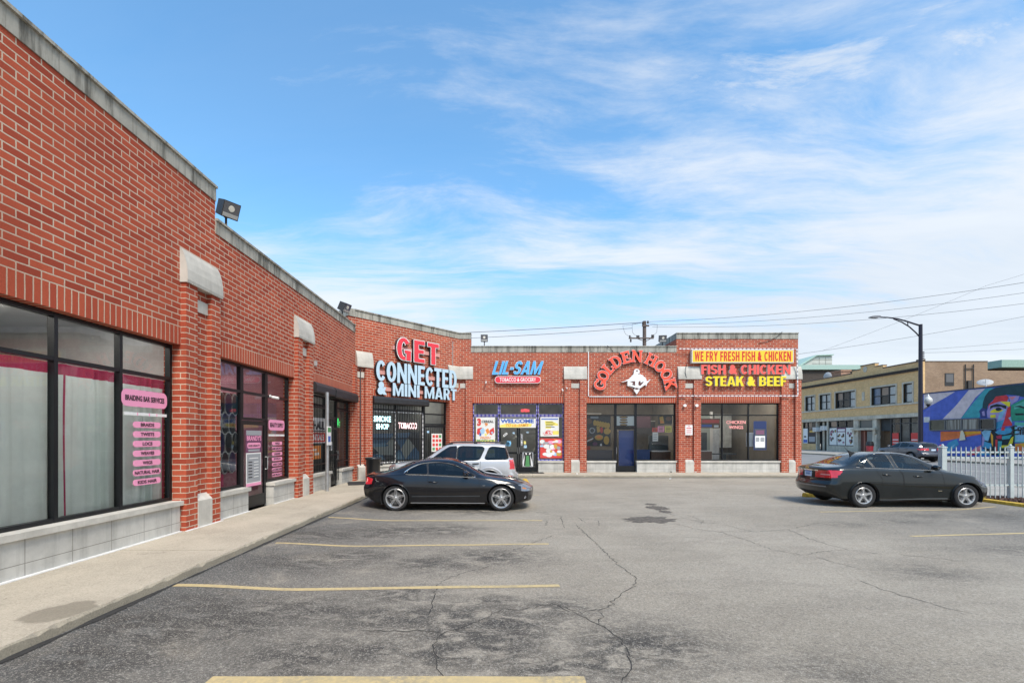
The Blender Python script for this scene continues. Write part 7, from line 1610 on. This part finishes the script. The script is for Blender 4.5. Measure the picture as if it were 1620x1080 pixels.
def ac(label, px, z): 
    o = empty('air_conditioner', label, 'air conditioner', M=FY @ T((sY(px), .0, z))); mb = MB(); mb.box(-.32, .32, -.45, .3, 0, .55); mb.build('casing', [WHITE], o); mb = MB()
    for k in range(6): mb.box(-.27, .27, -.462, -.451, .06+.08*k, .10+.08*k)
    mb.build('grille', mat('ac_grille', (.35, .35, .34), .6), o)
ac('white window air conditioner over the dark doorway of the tan building', 1293.5, 2.55); ac('small white air conditioner beside the column of the tan building', 1306, 2.7)
q = MB(); q.box(-1.1, 1.1, -.6, .6, 0, 1.75); q.box(-1.2, 1.2, -.7, .7, 1.75, 1.95)
top_obj('chimney', 'square brick chimney on the roof of the tan building', 'chimney', q, [brick_mat('chimney_brick', (.42, .21, .12), (.32, .15, .09), (.5, .42, .33), .21, .075, .01)], FY @ T((sY(1290), 3.2, 8.62)))
def dish(label, M, r):
    o = empty('satellite_dish', label, 'satellite dish', M=M); mb = MB(); mb.lathe([(0, 0), (r*.5, .03), (r*.85, .10), (r, .16)], 20, axis='y'); mb.lathe([(r, .165), (r*.85, .115), (.0, .02)], 20, axis='y'); mb.build('reflector', mat('dish_grey', (.40, .40, .39), .6), o)
    mb = MB(); mb.tube([(0, .2, -.9), (0, .1, -.1)], .04, 8); mb.tube([(0, .05, -.6*r), (0, -.45*r, -.1)], .02, 6); mb.build('mast', STEEL, o)
dish('grey satellite dish against the brick chimney of the tan building', FY @ T((sY(1297), .9, 9.75)) @ Matrix.Rotation(R(20), 4, 'Z'), .55)
dish('large tilted grey dish on the roof behind the mural wall', T((43.6, 42.2, 6.9)) @ Matrix.Rotation(R(-40), 4, 'Z') @ Matrix.Rotation(R(-55), 4, 'X'), .55)

# mural building
FM = T((41.3, 46.05, 0)) @ Matrix.Rotation(R(-90), 4, 'Z')
mur = empty('mural_building', 'low building painted with a bright striped mural and an abstract face', 'building', M=FM)
px_ = lambda a: 1455+a/7.715
py_ = lambda b: 590+b/7.715
sM = lambda a: 46.05-F*41.3/(px_(a)-CX)
zM = lambda a, b: CAM_H+(CY-py_(b))*(F*41.3/(px_(a)-CX))/F
MU = {k: mat('mural_'+k, c, .8, vary=.22, vscale=2.2, bump=.3, bscale=12) for k, c in dict(blue=(.085, .13, .46), pale=(.62, .52, .52), teal=(.05, .33, .36), navy=(.035, .045, .17), ink=(.012, .020, .025), hair=(.02, .055, .065), red=(.60, .04, .045), crimson=(.45, .03, .07), orange=(.70, .17, .045), sun=(.72, .36, .03), lilac=(.33, .27, .50), yellow=(.72, .60, .03), green=(.03, .27, .16), mint=(.10, .42, .32), aqua=(.06, .30, .48), sky=(.22, .45, .60), pink=(.66, .20, .24), white=(.62, .60, .56), periwinkle=(.13, .16, .52)).items()}
mb = MB(); ZT = 6.02
mb.box(0, 22, 0, .35, .1, ZT); mb.build('wall', MU['blue'], mur)
mb = MB(); mb.box(0, 22, -.04, .40, ZT, ZT+.10); mb.build('wall_coping', mat('mural_coping', (.05, .06, .09), .7), mur)
mb = MB(); mb.face([(0, .35, ZT-.2), (22, .35, ZT-.2), (22, 14, ZT-.2), (0, 14, ZT-.2)]); mb.box(0, .3, .352, 14, .1, ZT-.19); mb.box(0, 22, 13.7, 14, .1, ZT-.21); mb.build('rear_wall', MATS['roof_felt'], mur)
art = MB(); mk = list(MU); lay = [0]
def mp(c, pts): 
    lay[0] += 1; P = [(max(.0, min(21.9, sM(a))), max(.12, min(ZT-.01, zM(a, b)))) for a, b in pts]; art.prism(P, 'y', -.002-.0009*lay[0], -.0005, mk.index(c))
mp('pale', [(50, 255), (430, 228), (310, 300), (130, 400), (50, 440)]); mp('periwinkle', [(50, 480), (130, 410), (130, 600), (50, 600)]); mp('white', [(50, 535), (122, 535), (122, 600), (50, 600)])
mp('pale', [(600, 205), (800, 190), (680, 300), (500, 555), (280, 560), (430, 410)]); mp('teal', [(800, 190), (900, 180), (840, 260), (790, 340), (760, 430), (730, 545), (505, 550), (640, 380)])
mp('orange', [(255, 712), (750, 705), (750, 745), (255, 835)]); mp('sun', [(480, 712), (750, 706), (750, 728), (520, 760)]); mp('aqua', [(350, 850), (450, 800), (480, 870), (330, 985), (270, 1000)]); mp('sky', [(380, 900), (440, 860), (350, 985), (310, 1000)])
mp('pink', [(560, 1000), (680, 910), (750, 880), (750, 930), (640, 1000)]); mp('red', [(620, 1000), (750, 920), (750, 950), (690, 1000)]); mp('aqua', [(690, 1000), (760, 930), (880, 910), (880, 1000)])
# hair, ear, abstract face of flat facets
mp('hair', [(765, 440), (775, 350), (800, 280), (850, 215), (930, 175), (1100, 150), (1300, 135), (1300, 300), (1180, 270), (1060, 262), (950, 290), (880, 340), (830, 400), (815, 470)])
mp('navy', [(728, 460), (760, 425), (820, 440), (815, 545), (745, 545)]); mp('lilac', [(760, 470), (790, 460), (800, 520), (770, 520)])
mp('lilac', [(820, 470), (860, 380), (940, 330), (1080, 300), (1110, 420), (1100, 560), (930, 690), (900, 560), (830, 540)])
mp('red', [(895, 340), (930, 285), (1060, 268), (1085, 300), (1070, 345), (980, 345), (860, 385), (835, 430), (845, 380)]); mp('lilac', [(1085, 285), (1220, 275), (1200, 330), (1120, 385)]); mp('pink', [(1090, 290), (1180, 282), (1130, 330)])
mp('ink', [(865, 400), (940, 375), (1060, 395), (1060, 440), (990, 410), (900, 415), (860, 440)]); mp('yellow', [(860, 470), (900, 440), (960, 425), (1030, 455), (960, 480), (870, 485)]); mp('ink', ellipse(965, 440, 38, 22, 12)); mp('sky', [(980, 480), (1060, 430), (1010, 540), (950, 590)]); mp('yellow', [(865, 510), (930, 505), (930, 545), (865, 545)])
mp('yellow', [(985, 345), (1110, 350), (1100, 420), (1070, 400)]); mp('red', [(1075, 420), (1110, 400), (1110, 520), (1130, 640), (1010, 650), (1040, 560)]); mp('sky', [(1085, 545), (1115, 530), (1130, 610)]); mp('aqua', [(940, 600), (1040, 560), (1000, 660), (935, 690)])
mp('green', [(1120, 390), (1300, 300), (1300, 580), (1130, 585), (1115, 480)]); mp('mint', [(1150, 400), (1300, 330), (1300, 400), (1160, 440)]); mp('ink', [(1160, 490), (1260, 490), (1300, 510), (1180, 515)]); mp('ink', [(1130, 410), (1230, 395), (1300, 420), (1300, 440), (1220, 415)])
mp('ink', [(760, 690), (930, 690), (960, 720), (1130, 650), (1165, 660), (1150, 1000), (880, 1000), (760, 900)]); mp('aqua', [(925, 720), (980, 680), (1130, 665), (1140, 720), (1040, 750), (960, 745)]); mp('red', [(1005, 655), (1045, 655), (1040, 700), (1000, 700)]); mp('crimson', [(935, 770), (1000, 750), (1010, 800), (950, 800)]); mp('teal', [(1010, 770), (1130, 750), (1100, 800), (1010, 810)])
mp('yellow', [(1000, 880), (1080, 880), (1120, 790), (1150, 770), (1140, 850), (1090, 915), (1000, 910)]); mp('sky', [(760, 720), (800, 690), (880, 700), (840, 830), (800, 820)]); mp('aqua', [(790, 830), (880, 860), (880, 930), (760, 900)]); mp('red', [(930, 810), (955, 810), (950, 960), (925, 940)]); mp('lilac', [(770, 760), (800, 800), (780, 900), (765, 880)]); mp('sun', [(870, 720), (900, 760), (900, 900), (880, 860)]); mp('teal', [(960, 830), (1010, 830), (990, 1000), (960, 1000)])
mp('mint', [(1165, 595), (1300, 600), (1300, 850), (1165, 840)]); mp('sky', [(1175, 640), (1300, 645), (1300, 840), (1175, 830)]); mp('sun', [(1170, 860), (1300, 850), (1300, 1000), (1170, 950)]); mp('orange', [(1170, 900), (1230, 870), (1300, 930), (1300, 1000), (1200, 980)])
art.build('mural', [MU[k] for k in mk], mur)
for s, b in (('Corner', 705), ('Clinic', 755)):
    if s == 'Corner': text_obj('Corn', mur, T((sM(1240), -.075, zM(1240, 700))), BLACK, 1.35, .42, .03)
    else: text_obj('Clin', mur, T((sM(1240), -.075, zM(1240, 752))), BLACK, 1.35, .42, .03)
def mwin(x0, x1, b0, b1, n, curtainm):
    a, b = sM(x0), sM(x1); z0, z1 = zM((x0+x1)/2, b1), zM((x0+x1)/2, b0)
    mb = MB(); mb.box(a, b, -.16, -.09, z0, z0+.1); mb.box(a, b, -.16, -.09, z1-.08, z1)
    for k in range(n+1): x = a+(b-a)*k/n; mb.box(x-.06, x+.06, -.16, -.09, z0+.1, z1-.08)
    w = mb.build('window', mat('mural_sash', (.10, .10, .10), .5), mur); g = MB(); g.face([(a, -.10, z0), (b, -.10, z0), (b, -.10, z1), (a, -.10, z1)]); g.build('pane', DGLASS, w)
    for k in range(n):
        q = MB(); q.box(a+(b-a)*k/n, a+(b-a)*(k+1)/n, -.088, -.08, z0, z1); q.build('curtain_lining', curtainm[k % len(curtainm)], w)
def streaky(name, c1, c2):
    m = bpy.data.materials.new(name); m.use_nodes = True; t = NT(m.node_tree); P = t.new('ShaderNodeNewGeometry').outputs['Position']
    t.l.new(t.mix(t.ramp(t.noise(t.mapping(P, (1, 5, .15)), 1.0, 4, .6), .4, .6), c4(c1), c4(c2)), t.n['Principled BSDF'].inputs['Base Color']); t.n['Principled BSDF'].inputs['Roughness'].default_value = .9; return m
CST = streaky('pleated_lining', (.12, .12, .11), (.55, .55, .52))
mwin(140, 745, 560, 700, 3, [mat('room_olive', (.10, .11, .07), .8, vary=.5, vscale=1), CST, CST]); mwin(752, 935, 555, 690, 1, [BLINDD])
mb = MB(); mb.box(0, 22, -.5, -.11, .1, .45) if False else None
# elevated station structure, pale gable building
st = empty('elevated_station', 'raised rail platform with a pale green girder and white panels far right', 'station', (56, 52, 0))
mb = MB(); mb.box(-1.5, 40, -1, 4, 9.45, 10.25); mb.build('girder', mat('girder_green', (.27, .40, .33), .6, vary=.15), st)
mb = MB(); mb.box(-1.5, 40, 0, 3, 7.9, 9.44); mb.build('platform_wall', mat('platform_dark', (.085, .075, .065), .9, vary=.5, vscale=.6), st)
mb = MB(); mb.box(.3, 40, -1.2, -1.0, 6.1, 7.6); mb.box(1.2, 3.6, -1.22, -1.0, 7.75, 8.4); mb.build('white_panel', WHITE, st)
mb = MB(); mb.box(3.9, 6, -1.25, -1.02, 7.8, 8.5); mb.build('green_panel', mat('sign_green', (.02, .28, .15), .5), st)
mb = MB()
for x in (-1.0, 8, 16, 24, 32): mb.box(x, x+.5, 0, .5, 0, 7.9)
mb.build('column', mat('column_stained', (.33, .28, .23), .9, vary=.4), st)
gb = empty('gabled_hall', 'pale building with a light green sloping roof behind the tan building', 'building', (0, 85, 0))
gx = lambda px: (px-CX)*85/F; gzz = lambda py: CAM_H+(CY-py)*85/F
mb = MB(); mb.prism([(gx(1225), 2), (gx(1316.5), 2), (gx(1316.5), gzz(562.6)), (gx(1290), gzz(563.5)), (gx(1262), gzz(581)), (gx(1225), gzz(581))], 'y', 0, 8); mb.build('wall', [mat('cladding_pale', (.50, .50, .45), .8, vary=.12, vscale=.4)], gb)
mb = MB(); mb.prism([(gx(1222), gzz(580.5)), (gx(1262), gzz(580.5)), (gx(1290), gzz(563)), (gx(1317), gzz(562)), (gx(1317), gzz(560.6)), (gx(1289), gzz(561.8)), (gx(1261), gzz(578.6)), (gx(1222), gzz(578.8))], 'y', -.4, 8.4); mb.box(gx(1222), gx(1358), -3, -.5, gzz(588), gzz(581)); mb.build('roof', mat('roof_pale_green', (.36, .50, .43), .6, vary=.1), gb)
mb = MB(); mb.box(gx(1222), gx(1356), -2.5, -.6, 2, gzz(588)); mb.build('lower_wall', mat('hall_dark', (.07, .055, .045), .9, vary=.4), gb)
mb = MB()
for px in (1296, 1306): mb.box(gx(px)-.03, gx(px)+.03, -.03, -.001, gzz(580), gzz(565))
for py in (569, 575): mb.box(gx(1285), gx(1316), -.03, -.001, gzz(py)-.03, gzz(py)+.03)
mb.build('cladding_joint', mat('joint_grey', (.25, .25, .22), .8), gb)

# ------------------------------------------------------------ street lamp, utility pole, wires, fence, oddments
lp = empty('street_lamp', 'tall dark street lamp with a curved double arm and a lower globe light', 'street lamp', (34.55, 38.6, .11))
SLM = mat('lamp_pole_dark', (.022, .020, .032), .4, .3); K = 38.6/F
zz_ = lambda py: CAM_H+(CY-py)*K-.11
mb = MB(); mb.lathe([(.26, 0), (.26, .5), (.20, .6), (.17, 1.0), (.13, zz_(513)), (.0, zz_(512.5))], 14); mb.build('pole', SLM, lp)
dxp = lambda px: (px-1457.5)*K
mb = MB(); mb.tube([(dxp(px), 0, zz_(py)) for px, py in ((1457, 515), (1447, 512), (1435, 508), (1420, 504), (1405, 502), (1392, 501.5))], [.075, .07, .065, .06, .055, .05], 8); mb.tube([(dxp(px), 0, zz_(py)) for px, py in ((1457, 534), (1450, 526), (1440, 517), (1428, 509.5), (1415, 504.5))], .05, 8); mb.tube([(dxp(1437), 0, zz_(509)), (dxp(1437.5), 0, zz_(514.5))], .035, 6); mb.build('arm', SLM, lp)
mb = MB(); mb.prism(smooth_poly([(dxp(1376), zz_(501.5)), (dxp(1380), zz_(500)), (dxp(1391), zz_(499.6)), (dxp(1393), zz_(501)), (dxp(1391), zz_(503)), (dxp(1380), zz_(502.8))], 1), 'y', -.17, .17); mb.build('lamp_head', mat('lamp_head_grey', (.22, .22, .23), .4, .4), lp)
mb = MB(); mb.tube([(dxp(1459), 0, zz_(648)), (dxp(1464), 0, zz_(646)), (dxp(1469.5), 0, zz_(643))], .05, 8); mb.lathe([(.06, zz_(643)), (.12, zz_(641)), (.2, zz_(640)), (.1, zz_(639))], 12, c=(dxp(1469.7), 0, 0)); mb.build('bracket', SLM, lp)
mb = MB(); r_ = .29; zc = zz_(633.5); mb.lathe([(.10, zc-.30), (.22, zc-.22), (r_, zc-.02), (.27, zc+.12), (.18, zc+.26), (.09, zc+.33), (.07, zc+.40), (.03, zc+.50), (0, zc+.56)], 18, c=(dxp(1469.7), 0, 0)); mb.build('globe', mat('globe_milk', (.55, .55, .52), .25, coat=.4), lp, smooth=True)
mb = MB(); 
for k in range(4): mb.box(.12, .28, -.05, .05, zz_(566-3*k)-.04, zz_(566-3*k)+.04)
mb.build('pole_fitting', SLM, lp)
up = empty('utility_pole', 'wooden utility pole with two crossarms behind the shopping centre roof', 'utility pole', ((1019.5-CX)*40/F, 40, 0)); K2 = 40/F
zu = lambda py: CAM_H+(CY-py)*K2; xu = lambda px: (px-1019.5)*K2
WOOD = mat('pole_wood', (.13, .10, .085), .9, vary=.3)
mb = MB(); mb.lathe([(.19, 0), (.15, zu(508)), (0, zu(507.8))], 12); mb.build('pole', WOOD, up)
mb = MB(); mb.box(xu(994), xu(1033), -.22, -.12, zu(536.5), zu(534.5)); mb.box(xu(1015), xu(1026), -.2, -.1, zu(517), zu(514.5)); mb.tube([(xu(1005), -.2, zu(535.5)), (xu(1018), -.17, zu(540))], .03, 6); mb.tube([(xu(1030), -.2, zu(535.5)), (xu(1021), -.17, zu(540))], .03, 6); mb.build('crossarm', WOOD, up)
for px, py in ((995.5, 531), (997, 537), (1007, 531), (1009.5, 531), (1030.5, 530), (1032.5, 530), (1016, 509.5), (1024, 508)):
    mb = MB(); mb.lathe([(.05, 0), (.09, .06), (.05, .12), (.09, .18), (.03, .26)], 8, c=(xu(px), -.17, zu(py)-.25)); mb.build('insulator', mat('insulator_dark', (.07, .06, .055), .4), up)
WIRE = mat('wire_dark', (.03, .03, .035), .7)
def wire(label, pts, r=.02, sag=0.0):
    P = []
    for a, b in zip(pts, pts[1:]):
        a, b = Vector(a), Vector(b)
        for k in range(14): t_ = k/14; P.append(a.lerp(b, t_)-Vector((0, 0, sag*4*t_*(1-t_))))
    P.append(Vector(pts[-1])); mb = MB(); mb.tube(P, r, 5); tag(mb.build('overhead_wire', WIRE), label, 'wire')
pt = lambda px, py, y: ((px-CX)*y/F, y, CAM_H+(CY-py)*y/F)
UP1, UP2 = pt(1016, 510, 40), pt(1024, 509, 40)
wire('overhead wire from the utility pole running far left behind LIL-SAM, upper', [pt(560, 532, 44), UP1], .022, .15); wire('overhead wire from the utility pole running far left behind LIL-SAM, lower', [pt(560, 540, 44), pt(1000, 519, 40)], .018, .2)
wire('highest overhead wire rising from the utility pole to the upper right', [UP2, pt(1900, 398, 27)], .013, .75)
wire('second overhead wire rising from the utility pole to the upper right', [pt(1028, 514, 40), pt(1900, 418, 27)], .011, .8)
wire('third overhead wire rising from the utility pole to the upper right', [pt(1032, 517, 40), pt(1900, 440, 27)], .011, .85)
wire('overhead wire from the tall brick parapet up to the right past the street lamp', [pt(1263, 560, 23), pt(1900, 440, 23)], .007, .25)
wire('thin overhead wire crossing upward right in front of the clouds', [pt(1300, 555, 30), pt(1560, 452, 30), pt(1900, 340, 28)], .006, .1)
wire('thin low wire between the street lamp and the right edge', [pt(1460, 553, 38), pt(1900, 508, 38)], .009, .2)
wire('lower thin wire between the street lamp and the right edge', [pt(1460, 558, 38), pt(1900, 532, 38)], .009, .2)
for k, (a, b, c, d) in enumerate(((1000, 533, 985, 515), (1007, 531, 1000, 512), (1032, 530, 1040, 513))):
    wire(('left drooping jumper wire at the utility pole', 'middle drooping jumper wire at the utility pole', 'right drooping jumper wire at the utility pole')[k], [pt(a, b, 39.8), pt((a+c)/2-3+6*(k == 2), (b+d)/2+4, 39.8), pt(c, d, 39.8), pt(1020, 509, 39.8)], .012, .05)

# pale steel picket fence
FNC = mat('fence_pale_green_grey', (.50, .545, .52), .45, .2, vary=.1)
Yf = 13.05; xf = lambda px: (px-CX)*Yf/F; zf = lambda py: CAM_H+(CY-py)*Yf/F
def fence_post(x, w, top, label):
    o = empty('fence_post', label, 'fence post', (x, Yf, .05)); mb = MB(); mb.box(-w/2, w/2, -w/2, w/2, -.1, top-.05); mb.build('post', FNC, o)
    mb = MB(); mb.prism([(-w/2-.012, 0), (w/2+.012, 0), (w/2+.012, .02), (.0, .05), (-w/2-.012, .02)], 'y', -w/2-.012, w/2+.012)
    mb.lathe([(.02, .04), (.035, .07), (.02, .10), (0, .105)], 10); q = mb.build('cap', FNC, o); q.location = (0, 0, top-.05)
fence_post(xf(1491), .13, zf(708), 'wide pale grey square fence post at the gate end by the charcoal sedan')
fence_post(xf(1598.5), .10, zf(708), 'slim pale grey fence post with a ball finial in the picket fence'); fence_post(xf(1706), .10, zf(708), 'slim pale grey fence post at the far right end of the picket fence')
def fence(label, a, b):
    o = empty('picket_fence', label, 'fence', ((a+b)/2, Yf, .05), group=None); w = b-a; mb = MB()
    for z in (zf(715), zf(723.5), zf(767)): mb.box(-w/2, w/2, -.02, .02, z-.05-.022, z-.05+.022)
    mb.build('rail', FNC, o); n = int(round(w/.132))
    for k in range(1, n):
        x = -w/2+w*k/n; mb = MB(); mb.box(x-.008, x+.008, -.042, -.022, .03, zf(709)-.05); mb.prism([(x-.008, zf(709)-.05), (x+.008, zf(709)-.05), (x, zf(706)-.05)], 'y', -.042, -.022); mb.build('picket', FNC, o)
fence('pale grey steel picket fence panel beside the charcoal sedan nose', xf(1491)+.08, xf(1598.5)-.05); fence('pale grey steel picket fence panel at the right edge behind the yellow kerb', xf(1598.5)+.05, xf(1706)-.05)
# street oddments: red bin with black lid, red hydrant and pale board by the mural
o = empty('litter_bin', 'red street bin with a black lid in front of the tan building door', 'bin', (pt(1376, 700, 50)[0], 50, .1)); mb = MB(); mb.lathe([(.28, 0), (.33, .75), (.33, .8)], 14); mb.build('bin_body', [mat('bin_red', (.40, .03, .04), .5)], o); mb = MB(); mb.lathe([(.36, .8), (.36, .95), (.30, 1.25), (0, 1.28)], 14); mb.build('lid', [BLACK], o)
o = empty('fire_hydrant', 'red fire hydrant on the pavement below the mural', 'hydrant', (35.6, pt(1495, 700, 37.9)[1], .11)); mb = MB(); mb.lathe([(.22, 0), (.22, .06), (.15, .08), (.14, .75), (.2, .78), (.2, .84), (.16, .98), (.08, 1.08), (0, 1.12)], 16); mb.build('barrel', [mat('hydrant_red', (.55, .03, .03), .4)], o); mb = MB()
for sg in (1, -1): mb.tube([(sg*.1, 0, .6), (sg*.26, 0, .6)], .07, 10)
mb.build('nozzle', [MATS['hydrant_red']], o)
mb = MB(); mb.prism([(-.28, 0), (.28, .1), (.22, .5), (.0, 1.1), (-.1, 1.0)], 'y', -.03, 0); o = mb.build('wall_cutout', [mat('cutout_cream', (.65, .58, .42), .7)]); o.matrix_world = FM @ T((sM(532), -.075, zM(532, 825))); tag(o, 'small cream sail-shaped patch mounted on the blue mural', 'wall panel')
